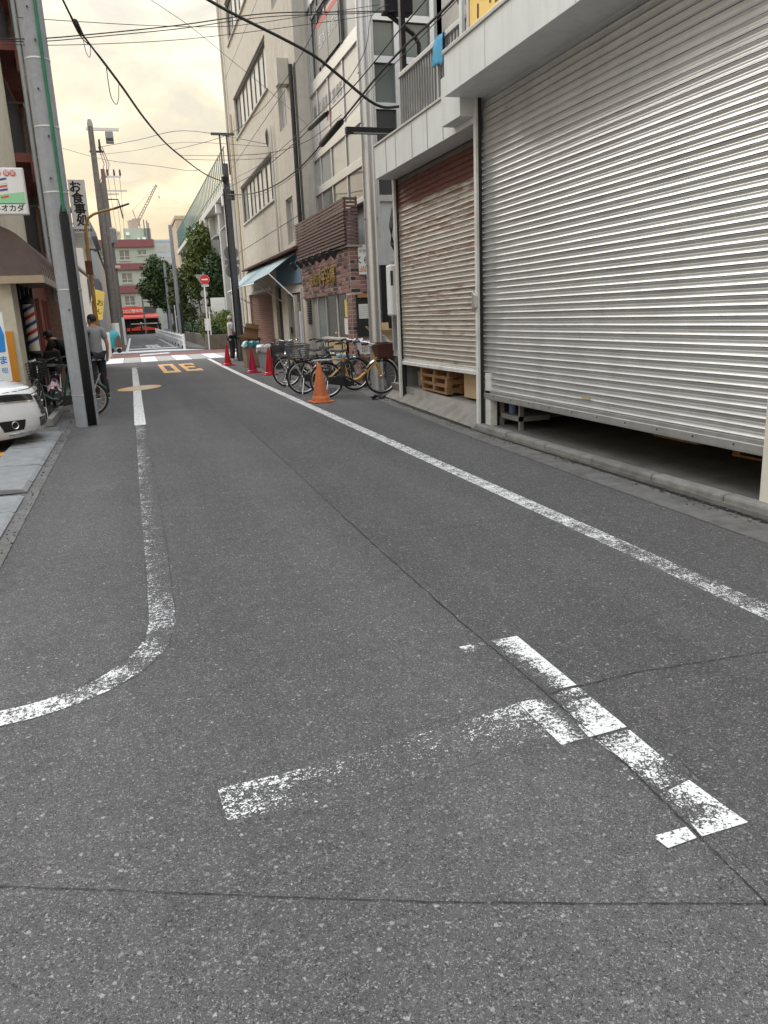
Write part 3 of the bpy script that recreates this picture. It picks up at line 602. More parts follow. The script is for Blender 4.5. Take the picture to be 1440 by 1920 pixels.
pallet((5.75,5.0,0.085), 0.05, 'single wooden pallet lying low behind the big shutter', 1.5)
tag(MB().box(4.62,4.9,9.90,10.50,0.256,1.4).build('carton', 'cardboard_pale', bevel=0.004), 'plain tan carton standing behind the rusty shutter', 'box')
tag(MB().box(4.60,4.85,9.62,9.86,0.253,1.4).build('plastic_crate', 'blue_plastic', bevel=0.01), 'blue plastic crate beside the tan carton', 'crate')
tag(MB().lathe([(0.10,0),(0.13,0.02),(0.14,0.25),(0.06,0.30)],(4.75,12.4,0.265),12).build('canister', 'concrete', smooth=True), 'pale canister left of the stacked pallets', 'canister')
tag(MB().box(5.4,6.0,7.2,7.7,0.09,0.42).build('storage_crate', 'blue_plastic', bevel=0.02), 'dim blue crate deep under the big shutter', 'crate')
tag(MB().box(5.3,5.8,6.3,7.0,0.09,0.36).build('carton', 'cardboard', bevel=0.004), 'brown carton in the dark under the big shutter', 'box')
rk = thing('low_shelf', 'low grey metal shelf just behind the big shutter guide', 'shelf', (4.55,8.6,0.07))
MB().box(-0.2,0.2,-0.35,0.2,0.10,0.16).build('tray', 'shutter_bar', rk); 
for q in (-0.33,0.18): MB().box(-0.2,-0.15,q-0.02,q+0.02,0,0.5).build('upright', 'shutter_bar', rk)
tag(MB().lathe([(0.05,0),(0.05,0.14),(0.035,0.15),(0.035,0.17)],(4.45,8.62,0.232),12).build('can', 'blue_plastic', smooth=True), 'small blue can on the low shelf behind the shutter', 'can')

# ------------------------------------------------------------------ more materials
mat('plaster_cream', (0.56,0.52,0.44), 0.92, 0.10, 5, 0.9, 26, stain=0.42, streak=True, stain_col=(0.34,0.30,0.24))
mat('plaster_pale', (0.60,0.57,0.51), 0.9, 0.08, 4, 0.3, 50, stain=0.35, streak=True)
mat('window_frame_dark', (0.10,0.10,0.10), 0.5, 0.1, 6, metal=0.3)
mat('window_frame_white', (0.62,0.62,0.60), 0.5, 0.06, 6)
mat('blind', (0.62,0.61,0.57), 0.35, 0.08, 2, spec=0.8)
glass('pane_grey', (0.17,0.18,0.18), 0.05)
glass('pane_pale', (0.42,0.43,0.42), 0.08)
glass('pane_green', (0.11,0.13,0.125), 0.12)
clear_glass('shop_glass')
mat('awning_blue', (0.30,0.40,0.43), 0.8, 0.10, 5, 0.1, 120, stain=0.25)
mat('awning_brown', (0.11,0.08,0.068), 0.5, 0.15, 7)
mat('awning_bronze', (0.34,0.28,0.22), 0.3, 0.10, 5, spec=0.9, metal=0.35)
mat('slat_brown', (0.13,0.075,0.068), 0.55, 0.12, 6, obj_var=0.18)
mat('mortar', (0.52,0.46,0.43), 0.95, 0.12, 12, 0.3, 90)
for i, c in enumerate(((0.29,0.15,0.13),(0.36,0.21,0.185),(0.24,0.115,0.10),(0.055,0.045,0.048))): mat('brick_%d' % i, c, 0.88, 0.22, 26, 0.35, 120, obj_var=0.16)
mat('brick_red_metal', (0.23,0.105,0.075), 0.7, 0.12, 12)
mat('gold', (0.42,0.30,0.10), 0.45, 0.2, 20, metal=0.6)
mat('sign_white', (0.74,0.74,0.72), 0.5, 0.04, 4)
mat('ink', (0.02,0.02,0.022), 0.6, 0.1, 9)
mat('ink_grey', (0.30,0.30,0.30), 0.6, 0.1, 9)
mat('ink_red', (0.60,0.08,0.06), 0.6, 0.1, 9)
mat('orange_paint', (0.62,0.26,0.03), 0.55, 0.06, 6)
mat('paper_yellow', (0.75,0.58,0.10), 0.7, 0.06, 9)
mat('paper_pink', (0.62,0.34,0.38), 0.7, 0.08, 9)
mat('wood_dark', (0.13,0.055,0.04), 0.5, 0.2, 12)
mat('wood_mid', (0.35,0.18,0.08), 0.6, 0.2, 12)
mat('film_grey', (0.17,0.175,0.185), 0.25, 0.04, 4, spec=0.7)
mat('film_white', (0.66,0.65,0.61), 0.22, 0.05, 3, spec=0.8)
mat('pole_concrete', (0.30,0.31,0.325), 0.85, 0.10, 10, 0.25, 90, stain=0.4, streak=True)
mat('pole_dark', (0.12,0.125,0.135), 0.8, 0.15, 9, 0.2, 60, stain=0.3, streak=True)
mat('pole_grime', (0.16,0.145,0.13), 0.9, 0.25, 9, 0.5, 60, stain=0.6, streak=True)
mat('cable', (0.016,0.016,0.017), 0.6, 0.1, 9)
mat('cable_pink', (0.22,0.10,0.10), 0.6, 0.1, 9)

def facade_mesh(X, y0, y1, z0, z1, holes, depth=0.14, sgn=1):
    """Wall sheet in the plane x = X with rectangular openings and their reveals (sgn 1: building lies towards +X)."""
    k = MB(); ysn = sorted({y0,y1,*[h[0] for h in holes],*[h[1] for h in holes]}); zsn = sorted({z0,z1,*[h[2] for h in holes],*[h[3] for h in holes]})
    for a, c in zip(ysn[:-1], ysn[1:]):
        for d, e_ in zip(zsn[:-1], zsn[1:]):
            my, mz = (a+c)/2, (d+e_)/2
            if any(h[0] < my < h[1] and h[2] < mz < h[3] for h in holes): continue
            k.quad((X,a,d),(X,c,d),(X,c,e_),(X,a,e_))
    Xi = X + sgn*depth
    for (a,c,d,e_) in holes:
        k.quad((X,a,d),(X,c,d),(Xi,c,d),(Xi,a,d)); k.quad((X,a,e_),(X,c,e_),(Xi,c,e_),(Xi,a,e_))
        k.quad((X,a,d),(X,a,e_),(Xi,a,e_),(Xi,a,d)); k.quad((X,c,d),(X,c,e_),(Xi,c,e_),(Xi,c,d))
    return k
def child(name, k, m, parent, **kw): return W(k.build(name, m, parent, **kw))
def window_X(parent, X, a, c, d, e_, n, fm='window_frame_dark', pm='blind', sgn=1, t=0.05, panes2=None, tr=None):
    """Window in a wall plane x = X: frame, mullions and panes recessed behind it."""
    xf0, xf1 = X+sgn*0.07, X+sgn*0.13
    wd = bpy.data.objects.new('window', None); C.objects.link(wd); wd.parent = parent; W(wd)
    k = MB(); k.box(xf0,xf1,a,c,d,d+t); k.box(xf0,xf1,a,c,e_-t,e_)
    for i in range(n+1):
        y = a + (c-a)*i/n; k.box(xf0+sgn*0.001*(i%2),xf1,max(a,y-t/2),min(c,y+t/2),d+t,e_-t)
    if tr: k.box(xf0+0.002,xf1-0.002,a+t,c-t,tr-t/2,tr+t/2)
    k.build('frame', fm, wd)
    for i in range(n):
        ya, yb = a+(c-a)*i/n, a+(c-a)*(i+1)/n
        MB().box(X+sgn*0.10,X+sgn*0.115,ya+t*0.4,yb-t*0.4,d+t*0.4,e_-t*0.4).build('pane', (panes2 if (panes2 and i%2) else pm), wd)
    return wd

# ------------------------------------------------------------------ cream building
cr = thing('cream_building', 'tall cream rough-plaster building with long dark-framed window rows', 'building', (4.95,28,0))
CX = 4.95
rows = [(25.72,32.72,8.30,9.68),(25.76,32.72,5.15,6.50),(25.72,33.0,11.63,13.0),(25.72,33.0,14.9,16.2)]
smalls = [(23.25,24.30,6.75,8.05),(23.2,24.2,3.62,4.88),(23.25,24.30,9.9,11.2)]
ground_ = [(27.70,32.90,0.0,2.44),(25.95,27.0,0.0,2.55),(22.85,24.85,0.0,2.2)]
child('wall', facade_mesh(CX, 21.75, 34.7, 0.0, 18.0, rows+smalls+ground_, 0.16), 'plaster_cream', cr)
k = MB(); k.quad((CX,34.7,0),(16,34.7,0),(16,34.7,18),(CX,34.7,18)); k.quad((CX,21.75,0),(16,21.75,0),(16,21.75,18),(CX,21.75,18)); k.quad((CX,21.75,18),(16,21.75,18),(16,34.7,18),(CX,34.7,18)); k.box(CX+0.165,CX+0.2,21.8,34.6,0.02,17.9)
child('side_wall', k, 'plaster_pale', cr)
for i, r_ in enumerate(rows):
    window_X(cr, CX, *r_, 8, t=0.075, pm='blind', panes2='pane_pale')
    child('sill', MB().box(CX-0.06,CX+0.02,r_[0]-0.05,r_[1]+0.05,r_[2]-0.05,r_[2]-0.001), 'plaster_pale', cr)
    child('lintel', MB().box(CX-0.03,CX+0.02,r_[0]-0.03,r_[1]+0.03,r_[3]+0.001,r_[3]+0.05), 'window_frame_dark', cr)
for r_ in smalls: window_X(cr, CX, *r_, 2, pm='pane_pale', fm='window_frame_white')
child('hood_box', MB().box(4.64,4.948,22.62,23.0,7.60,8.24), 'plaster_pale', cr, bevel=0.01)
for z in (4.25,7.6,10.9): child('wall_groove', MB().box(CX-0.002,CX+0.01,21.8,34.68,z-0.012,z+0.012), 'charcoal', cr)
child('downpipe', MB().tube([(4.87,25.32,3.5),(4.87,25.32,7.05),(4.87,25.40,7.15)], 0.035, 8), 'plaster_pale', cr, smooth=True)
child('downpipe', MB().tube([(4.86,34.45,0.1),(4.86,34.45,18)], 0.05, 8), 'plaster_pale', cr, smooth=True)
child('downpipe', MB().tube([(4.86,33.3,0.1),(4.86,33.3,9.3)], 0.035, 8), mat('pipe_yellow', (0.50,0.42,0.26), 0.6, 0.1, 6), cr, smooth=True)
child('downpipe', MB().tube([(4.87,22.0,4.0),(4.87,22.0,7.9)], 0.06, 8), 'charcoal', cr, smooth=True)
child('gap_shade_panel', MB().box(4.93,4.949,21.755,21.95,3.0,7.9), 'window_frame_dark', cr)  # dark sheet paints in the shade of the gap between the buildings
k = MB()
for i in range(29): k.prism([(5.06,0.02+0.082*i),(5.03,0.02+0.082*i+0.012),(5.03,0.02+0.082*i+0.066),(5.06,0.02+0.082*i+0.078)], 'Y', 27.72, 32.88)
child('roller_shutter', k, 'brick_red_metal', cr)
stuff(cr.children[-1])
child('lintel', MB().box(4.90,4.949,27.5,33.0,2.44,2.54), 'window_frame_white', cr)
child('opening', MB().box(5.06,5.10,25.95,27.0,0.0,2.55), 'painted_shade', cr)
dr = child('door', MB().box(5.02,5.07,22.87,24.83,0.02,2.18), mat('door_taupe', (0.36,0.33,0.29), 0.6, 0.08, 6, stain=0.2), cr)
for a, c in ((22.95,23.8),(23.9,24.75)): child('panel', MB().box(5.005,5.019,a,c,0.9,2.1), 'pane_grey', cr); child('panel', MB().box(5.005,5.019,a,c,0.12,0.8), 'door_taupe', cr)
child('door_handle', MB().box(4.96,5.0,24.76,24.83,1.0,1.2), 'black_metal', cr)
child('door_frame', MB().box(4.92,4.949,22.75,22.85,0,2.3).box(4.92,4.949,24.85,24.95,0,2.3).box(4.92,4.948,22.85,24.85,2.2,2.3), 'plaster_pale', cr)
# cable coil on the wall
k = MB()
for q in range(4):
    rr = 0.20+0.025*q; k.tube([(4.84+0.012*q,25.95+rr*0.55*math.cos(t),7.05-0.1+rr*math.sin(t)) for t in [i*math.pi/8 for i in range(17)]], 0.006, 5)
co = tag(k.build('cable_coil', 'cable', smooth=True), 'black coil of cable hung on the cream wall between window rows', 'cable coil')
# blue awning
aw = thing('awning', 'faded light blue fabric awning over the brown shutter of the cream building', 'awning', (4.9,28,2.6))
k = MB(); fr = [(32.3,4.02,2.56),(30.5,4.05,2.60),(28.3,4.07,2.62),(26.0,4.10,2.60),(25.9,4.10,2.66),(24.4,4.28,2.78),(22.9,4.86,3.30)]
bk = [(32.3,4.93,3.36),(30.5,4.93,3.36),(28.3,4.93,3.36),(26.0,4.93,3.36),(25.9,4.93,3.36),(24.4,4.93,3.36),(22.9,4.93,3.34)]
vs = []
for f_, b_ in zip(fr, bk):
    for t in (0,0.25,0.5,0.75,1): vs.append((f_[1]+(b_[1]-f_[1])*t, f_[0], f_[2]+(b_[2]-f_[2])*t - 0.05*math.sin(math.pi*t)))
k.add(vs, [(5*i+j,5*i+j+1,5*i+j+6,5*i+j+5) for i in range(6) for j in range(4)])
o = child('fabric', k, 'awning_blue', aw, smooth=True); sd = o.modifiers.new('s','SOLIDIFY'); sd.thickness = 0.012
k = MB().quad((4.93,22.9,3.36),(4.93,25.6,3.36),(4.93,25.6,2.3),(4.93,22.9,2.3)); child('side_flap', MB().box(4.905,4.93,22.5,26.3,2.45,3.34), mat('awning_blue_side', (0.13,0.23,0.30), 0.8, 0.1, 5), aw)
child('roof_edge', MB().prism([(4.948,3.36),(4.68,3.34),(4.66,3.39),(4.948,3.52)], 'Y', 22.3, 32.6), 'wood_dark', aw)
for y, xf, zf, zw in ((32.2,4.05,2.56,2.0),(26.0,4.12,2.61,1.95),(24.3,4.30,2.80,2.05)): child('strut', MB().tube([(4.93,y-0.6,zw),(xf,y,zf)], 0.022, 6), 'alu', aw)
child('front_bar', MB().tube([(f_[1],f_[0],f_[2]) for f_ in fr[:4]], 0.025, 6), 'alu', aw)

# ------------------------------------------------------------------ glass-fronted building and its brick bar
gb = thing('glass_building', 'grey metal and glass office building with banners behind a steel pole', 'building', (5.3,19.5,0))
GX = 5.3; Y0, Y1 = 17.25, 21.72
k = MB(); k.box(GX+0.12,12,Y0+0.12,Y1,0,16); child('core', k, mat('core_grey', (0.30,0.30,0.30), 0.9, 0.1, 3), gb)
for z0_, z1_ in ((4.62,4.80),(5.48,5.72),(7.05,7.32),(9.0,9.2),(10.7,10.95),(12.4,12.6),(3.9,4.0)):
    child('transom', MB().box(GX-0.03,GX+0.12,Y0-0.03,Y1,z0_,z1_), 'alu', gb, bevel=0.004)
for y in (17.27,18.55,19.9,21.0,21.68):
    child('mullion', MB().box(GX-0.012,GX+0.115,y-0.03,y+0.03,2.96,16), 'alu', gb)
seg = [17.30,18.52,19.87,20.97,21.65]
for z0_, z1_, mm in ((4.0,4.62,'pane_grey'),(4.80,5.48,'pane_pale'),(5.72,7.05,'film_white'),(9.2,10.7,'pane_pale'),(10.95,12.4,'pane_grey'),(12.6,16,'pane_pale')):  # paler tint of the second row stands in for a building's reflection
    for a, c in zip(seg[:-1], seg[1:]): child('pane', MB().box(GX+0.02,GX+0.05,a+0.03,c-0.03,z0_,z1_), mm, gb)
for a, c in zip(seg[:-1], seg[1:]): child('pane', MB().box(GX+0.02,GX+0.05,a+0.03,c-0.03,7.32,9.0), 'pane_pale' , gb)
# dark-framed sash and two grey banners with a red top
k = MB()
for y in (21.0,20.42,18.35): k.box(GX-0.06,GX-0.013,y-0.035,y+0.035,7.33,8.98)
child('sash_frame', k.box(GX-0.06,GX-0.013,18.32,21.03,8.62,8.70), 'window_frame_dark', gb)
for i, (a, c) in enumerate(((19.42,20.36),(18.42,19.38))):
    bn = child('banner', MB().box(GX-0.075,GX-0.065,a,c,7.36,8.30), 'film_grey', gb)
    child('banner_stripe', MB().box(GX-0.078,GX-0.064,a,c,8.20,8.31), 'ink_red', gb)
    W(text('lettering', ['整体','整骨院'][i], 'sign_white', gb, (GX-0.08,(a+c)/2,7.85), 0.30, FACE_STREET_R, 0.001))
for i, (a, s_, m_) in enumerate((((21.2),'鍼灸','ink_grey'),((20.35),'交通事故','ink_grey'),((19.1),'整骨院','ink_grey'))):
    W(text('lettering', s_, m_, gb, (GX+0.015,a,6.62-0.05*i), 0.34, FACE_STREET_R, 0.001))
W(text('lettering', '保険', 'ink_red', gb, (GX+0.015,20.0,6.25), 0.26, FACE_STREET_R, 0.001))
# side wall looking down the alley
SY = 17.25
child('side_cladding', MB().box(GX+0.02,12,SY-0.0,SY+0.11,2.55,3.95), mat('cladding_grey', (0.46,0.47,0.47), 0.6, 0.07, 4, stain=0.3, streak=True), gb)
for a, c in ((5.40,5.62),(6.08,6.22),(6.9,7.0)): child('side_column', MB().box(a,c,SY-0.05,SY+0.10,3.55,16), 'alu', gb, bevel=0.004)
for z in (3.95,5.80,6.70,7.50,9.3): child('side_transom', MB().box(5.62,6.9,SY-0.04,SY+0.10,z-0.06,z+0.07), 'alu', gb)
for a, c in ((3.6,3.88),(4.03,5.72),(5.88,6.62),(6.78,7.42),(7.58,9.2),(9.38,16)):
    for xa, xb in ((5.62,6.08),(6.22,6.9)): child('side_pane', MB().box(xa+0.002,xb-0.002,SY+0.03,SY+0.06,a,c), 'pane_green' if c > 5.75 else glass('pane_night', (0.03,0.033,0.04)) if 'pane_night' not in MT else 'pane_night', gb)
child('alley_door', MB().box(5.32,6.5,SY+0.02,SY+0.10,0.0,2.54), 'painted_shade', gb)
child('alley_jamb', MB().box(5.52,5.58,SY-0.03,SY+0.02,0.0,2.54), 'window_frame_dark', gb)

br = thing('brick_bar', 'small bar front of mixed red and black brick with gold lettering and slatted parapet', 'shop', (4.9,19.9,0))
BX = 4.9; BY0, BY1 = 17.35, 22.4
mort = MB(); mort.box(BX,BX+0.28,BY0,BY1,1.98,2.95); mort.box(BX,BX+0.38,BY0,BY0+0.40,0.0,1.98); mort.box(BX+0.28,5.42,BY0,BY0+0.22,1.9,2.95); mort.box(BX,BX+0.28,18.9,20.0,0.0,0.92)
mort.box(BX+0.38,5.42,BY0,BY0+0.22,0.0,0.92)
child('mortar_wall', mort, 'mortar', br)
bl, bh, j_ = 0.225, 0.066, 0.0885
bf = [MB().box(-0.010,0.02,0,bl,0,bh).mesh('brick','brick_%d'%i) for i in range(4)]      # faces -X, runs along +Y
bfh = [MB().box(-0.010,0.02,0,bl*0.47,0,bh).mesh('brick','brick_%d'%i) for i in range(4)]
bs = [MB().box(0,0.205,-0.010,0.02,0,bh).mesh('brick','brick_%d'%i) for i in range(4)]   # faces -Y
nb = 0
def pick(): return random.choices((0,1,2,3),(4,3,2,3))[0]
def brick_front(y0, y1, z0, z1):
    global nb
    r_ = 0; z = z0
    while z + bh <= z1+0.01:
        y = y0 + (0.0 if r_%2==0 else bl*0.47+0.012)
        if r_%2: inst('brick', bfh[pick()], br, (BX-br.location.x, y0-br.location.y, z)); nb += 1
        while y + bl <= y1+0.02:
            inst('brick', bf[pick()], br, (BX-br.location.x, y-br.location.y, z)); nb += 1; y += bl+0.012
        if y + bl*0.47 <= y1+0.01: inst('brick', bfh[pick()], br, (BX-br.location.x, y-br.location.y, z)); nb += 1
        z += j_; r_ += 1
def brick_side(x0, x1, z0, z1):
    global nb
    z = z0
    r_ = 0
    while z + bh <= z1+0.01:
        x = x0 - (0.10 if r_%2 else 0)
        while x < x1-0.05:
            xa, xb = max(x,x0), min(x+0.205,x1)
            if xb-xa > 0.05: inst('brick', bs[pick()], br, (xa-br.location.x, BY0-br.location.y, z), (0,0,0), ((xb-xa)/0.205,1,1)); nb += 1
            x += 0.217
        z += j_; r_ += 1
brick_front(BY0+0.012, BY1, 1.99, 2.95)
brick_front(BY0+0.012, BY0+0.39, 0.01, 1.98)
brick_side(BX+0.012, 5.42, 1.99, 2.95)
brick_side(BX+0.012, BX+0.37, 0.01, 1.95)
brick_side(BX+0.39, 5.41, 0.30, 0.9)
# slatted parapet
sl_ = MB().box(4.80,4.835,17.3,22.45,0,0.052).mesh('slat','slat_brown'); sls = MB().box(4.84,5.12,17.27,17.30,0,0.052).mesh('slat','slat_brown')
par = child('parapet_frame', MB().box(4.84,4.87,17.32,17.37,3.0,4.0).box(4.84,4.87,19.8,19.85,3.0,4.0).box(4.84,4.87,22.35,22.4,3.0,4.0).box(5.08,5.12,17.302,17.34,3.0,4.0), 'slat_brown', br)
for i in range(13):
    z = 3.02 + 0.0755*i
    inst('slat', sl_, br, (-br.location.x,-br.location.y,z)); inst('slat', sls, br, (-br.location.x,-br.location.y,z))
child('parapet_back', MB().box(4.90,4.92,17.5,22.4,3.0,3.62), 'charcoal', br)
child('cornice', MB().box(4.84,5.20,17.28,22.42,2.955,3.0), mat('cornice_grey', (0.30,0.28,0.25), 0.8, 0.15, 8), br)
# gold lettering on the brick
W(text('lettering', '炭火酒', 'gold', br, (BX-0.03,20.75,2.40), 0.30, FACE_STREET_R, 0.012, 0.006))
W(text('lettering', 'の', 'gold', br, (BX-0.03,20.1,2.40), 0.24, FACE_STREET_R, 0.012, 0.006))
W(text('lettering', '字酒場', 'gold', br, (BX-0.03,19.25,2.42), 0.46, FACE_STREET_R, 0.012, 0.008))
# spotlights
for i in range(7):
    y = 18.0 + 0.72*i
    s_ = bpy.data.objects.new('spotlight', None); C.objects.link(s_); s_.parent = br; s_.location = (4.75-br.location.x, y-br.location.y, 2.90)
    MB().tube([(0.13,0,0.06),(0,0,0.04),(-0.10,0,-0.0)], 0.012, 6).build('arm', 'black_metal', s_)
    MB().tube([(-0.16,0,0.06),(-0.06,0,-0.04),(0.0,0,-0.10)], [0.035,0.05,0.06], 10).build('head', 'black_metal', s_, True)
# lower front: timber-framed window, door, vents, counter
child('dark_interior', MB().box(5.7,5.75,17.6,22.4,0.0,2.0).box(5.2,5.7,22.35,22.4,0,2.0).box(4.95,5.7,17.7,22.4,1.985,2.0), 'painted_shade', br)
for y in (17.76,18.85,19.95,20.9,21.55,22.36): child('frame_post', MB().box(BX+0.06,BX+0.12,y,y+0.05,0.0 if y>19.9 else 0.92,1.98), 'alu' if y > 19.5 else 'window_frame_white', br)
child('window_sill', MB().box(BX-0.05,BX+0.25,17.76,20.0,0.92,0.97), 'plaster_pale', br)
child('shop_window', MB().box(BX+0.085,BX+0.095,17.81,18.85,0.97,1.975), 'shop_glass', br); child('shop_window', MB().box(BX+0.085,BX+0.095,18.90,19.95,0.97,1.975), 'shop_glass', br)
child('entrance_door', MB().box(BX+0.09,BX+0.12,20.0,20.9,0.03,1.97), 'pane_grey', br)
child('entrance_door', MB().box(BX+0.09,BX+0.12,20.95,21.55,0.03,1.97), mat('door_grey', (0.33,0.33,0.31), 0.5, 0.08, 6), br)
k = MB()
for i in range(10): k.box(BX+0.02,BX+0.06,21.7,22.1,1.3+0.065*i,1.335+0.065*i)
child('vent_louvre', k, 'black_metal', br); stuff(br.children[-1])
child('notice', MB().box(BX+0.07,BX+0.08,18.0,18.30,1.05,1.42), 'white_card', br)
child('notice', MB().box(BX+0.07,BX+0.08,17.95,18.2,1.45,1.85), 'paper_yellow', br)
child('notice', MB().box(BX+0.075,BX+0.083,17.84,17.98,1.40,1.80), 'paper_pink', br)
child('notice', MB().box(BX-0.04,BX-0.03,17.85,18.12,0.35,0.90), 'paper_yellow', br)
child('poster', MB().box(BX-0.035,BX-0.012,18.25,19.55,0.05,0.90), mat('poster_amber', (0.55,0.42,0.22), 0.6, 0.35, 4), br)
child('poster_frame', MB().box(BX-0.045,BX-0.036,18.16,18.25,0.0,0.92).box(BX-0.045,BX-0.036,19.55,19.62,0.0,0.92), 'black_metal', br)
child('curtain', MB().box(5.25,5.27,18.7,19.8,1.0,1.95), mat('curtain_beige', (0.50,0.47,0.40), 0.9, 0.1, 8), br)
child('counter_display', MB().lathe([(0.12,0),(0.2,0.06),(0.16,0.14),(0.05,0.2)], (5.15,19.2,1.0), 12), mat('amber_goods', (0.45,0.25,0.07), 0.6, 0.4, 14), br)
child('menu_sign', MB().box(5.10,5.34,BY0-0.05,BY0-0.022,2.36,3.0), 'sign_white', br)
W(text('lettering', '居酒屋', 'ink_grey', br, (5.22,BY0-0.052,2.86), 0.075, FACE_CAM, 0.001)); W(text('lettering', 'くら', 'ink', br, (5.20,BY0-0.052,2.66), 0.17, FACE_CAM, 0.001, 0.003))
k = MB()
for i in range(7):
    t = math.pi*i/6; k.add([(5.21,BY0-0.052,2.42),(5.21+0.09*math.cos(t-0.15),BY0-0.052,2.42+0.10*math.sin(t-0.15)+0.01),(5.21+0.12*math.cos(t),BY0-0.052,2.42+0.13*math.sin(t)),(5.21+0.09*math.cos(t+0.15),BY0-0.052,2.42+0.10*math.sin(t+0.15)+0.01)], [(0,1,2,3)])
child('leaf_print', k, 'orange_paint', br)
child('menu_board', MB().box(5.00,5.34,BY0-0.045,BY0-0.02,1.0,1.93), mat('board_black', (0.022,0.026,0.024), 0.5, 0.2, 8), br)
child('menu_paper', MB().box(5.05,5.27,BY0-0.049,BY0-0.046,1.40,1.72), 'white_card', br)
k = MB()
for i in range(6):
    for j in range(7): k.box(5.07+0.03*j,5.09+0.03*j,BY0-0.0505,BY0-0.0492,1.43+0.045*i,1.44+0.045*i)
child('small_print', k, 'ink_grey', br); stuff(br.children[-1])
child('timber_beam', MB().box(5.03,5.5,BY0-0.08,BY0-0.05,1.86,1.95), 'wood_mid', br)
# standing banner and mast by the bar's left end
nb_ = thing('vertical_banner', 'narrow pale vertical banner on a pole left of the bar door', 'banner', (4.72,22.1,0))
MB().box(-0.01,0.01,-0.12,0.12,0.35,1.65).build('cloth', mat('banner_lilac', (0.52,0.52,0.66), 0.8, 0.2, 14), nb_); MB().tube([(0,0.14,0),(0,0.14,1.9)], 0.012, 6).build('pole', 'alu', nb_); MB().box(-0.15,0.15,-0.15,0.15,0,0.03).build('base', 'charcoal', nb_)
tag(MB().tube([(4.70,22.55,0.0),(4.70,22.55,2.1)], 0.06, 10).build('pipe_post', 'plaster_pale', smooth=True), 'beige upright pipe between the taupe door and the brick bar', 'pipe')
print('bricks', nb)

# steel pole in front of the alley
sp_ = thing('steel_pole', 'thick galvanised steel utility pole in front of the brick bar', 'utility pole', (4.70,15.0,0))
MB().tube([(0,0,0.0),(0,0,3),(0,0,6),(0,0,10)], [0.125,0.12,0.115,0.11], 20).build('shaft', 'galv', sp_, True)
MB().lathe([(0.128,0),(0.128,0.05)],(0,0,1.5),20).build('band', 'alu', sp_, True)
k = MB()
for i in range(10):
    z = 2.4+0.42*i; k.lathe([(0.012,0),(0.012,0.03)], (-0.12+0.16*(i%2)-0.02,-0.10,z), 6, 'Y')
k.build('step_bolt_sockets', 'charcoal', sp_); stuff(sp_.children[-1])
MB().tube([(0.17,-0.02,2.9),(0.17,-0.02,9)], 0.022, 8).build('conduit', 'post_white', sp_, True)
# transformer-ish cable box on the pole top and a cross arm box
tb = thing('cable_closure', 'long black cable closure bar reaching out at the balcony corner', 'cable closure', (4.3,13.4,4.46))
MB().box(-0.47,0.44,-0.05,0.05,-0.05,0.05).build('housing', 'black_metal', tb, bevel=0.01); MB().box(-0.35,0.3,-0.052,-0.0505,-0.055,-0.035).build('label_strip', 'ink_grey', tb); MB().tube([(0.44,0,0),(0.7,-0.3,-0.1)], 0.02, 6).build('bracket', 'black_metal', tb)
cl = thing('junction_box', 'black junction box tangled in wires at the top of the steel pole', 'junction box', (4.86,13.7,6.42))
MB().box(-0.2,0.3,-0.12,0.12,-0.10,0.25).build('housing', 'black_metal', cl, bevel=0.02)
MB().tube([(-0.1,0,-0.1),(0.35,0.05,-0.35),(0.45,0.05,-0.5),(0.46,0.05,-2.0)], 0.04, 8).build('pipe', 'black_metal', cl, True)

# alley clutter: table, cartons, meter box
tbl = thing('side_table', 'dark brown table pushed against the warehouse end in the alley', 'table', (4.98,15.45,0))
MB().box(-0.40,0.42,-0.3,0.3,0.58,0.66).build('top', 'wood_dark', tbl, bevel=0.006); MB().box(-0.02,0.40,-0.26,-0.22,0.0,0.575).build('panel', mat('panel_grey', (0.20,0.20,0.20), 0.7, 0.1, 6), tbl)
for x in (-0.36,0.38): MB().box(x-0.025,x+0.025,0.22,0.27,0,0.58).build('leg', 'wood_dark', tbl)
MB().box(0.15,0.46,-0.34,-0.305,0.53,0.63).build('apron', 'concrete', tbl)
def carton(name, label, loc, size, rz, m, tilt=0.0, flaps=True, grp=None):
    t = thing(name, label, 'box', loc, rz, grp); a, b_, h = size
    k = MB(); th = 0.008
    k.box(-a/2,a/2,-b_/2,b_/2,0,th); k.box(-a/2,-a/2+th,-b_/2,b_/2,th,h); k.box(a/2-th,a/2,-b_/2,b_/2,th,h); k.box(-a/2+th,a/2-th,-b_/2,-b_/2+th,th,h); k.box(-a/2+th,a/2-th,b_/2-th,b_/2,th,h)
    k.build('body', m, t)
    if flaps:
        MB().obox((-a/2-0.06,0,h+0.02),(0.16,b_*0.96,0.006),(0,0.9,0)).build('flap', m, t); MB().obox((a/2+0.05,0,h-0.03),(0.16,b_*0.96,0.006),(0,0.7,0)).build('flap', m, t)
        MB().obox((0,b_/2+0.03,h+0.07),(a*0.96,0.006,0.17),(-0.35,0,0)).build('flap', m, t); MB().obox((0,-b_/2-0.05,h-0.04),(a*0.96,0.006,0.15),(0.8,0,0)).build('flap', m, t)
    t.rotation_euler.y = tilt
    return t
carton('carton', 'open white carton on the table beside the steel pole', (5.05,15.25,0.66), (0.36,0.30,0.26), 0.3, 'white_card', 0.25)
carton('carton', 'open brown carton behind the white one on the alley table', (5.02,15.6,0.66), (0.40,0.25,0.50), -0.1, 'cardboard_pale')
mb = thing('meter_box', 'white electricity meter box on the wall left of the rusty shutter', 'meter box', (4.44,13.02,1.45))
MB().box(-0.10,0.10,-0.12,0.10,0.0,0.84).build('housing', 'sign_white', mb, bevel=0.03); MB().box(-0.09,-0.045,-0.124,-0.1205,0.50,0.74).build('dial_window', 'charcoal', mb)
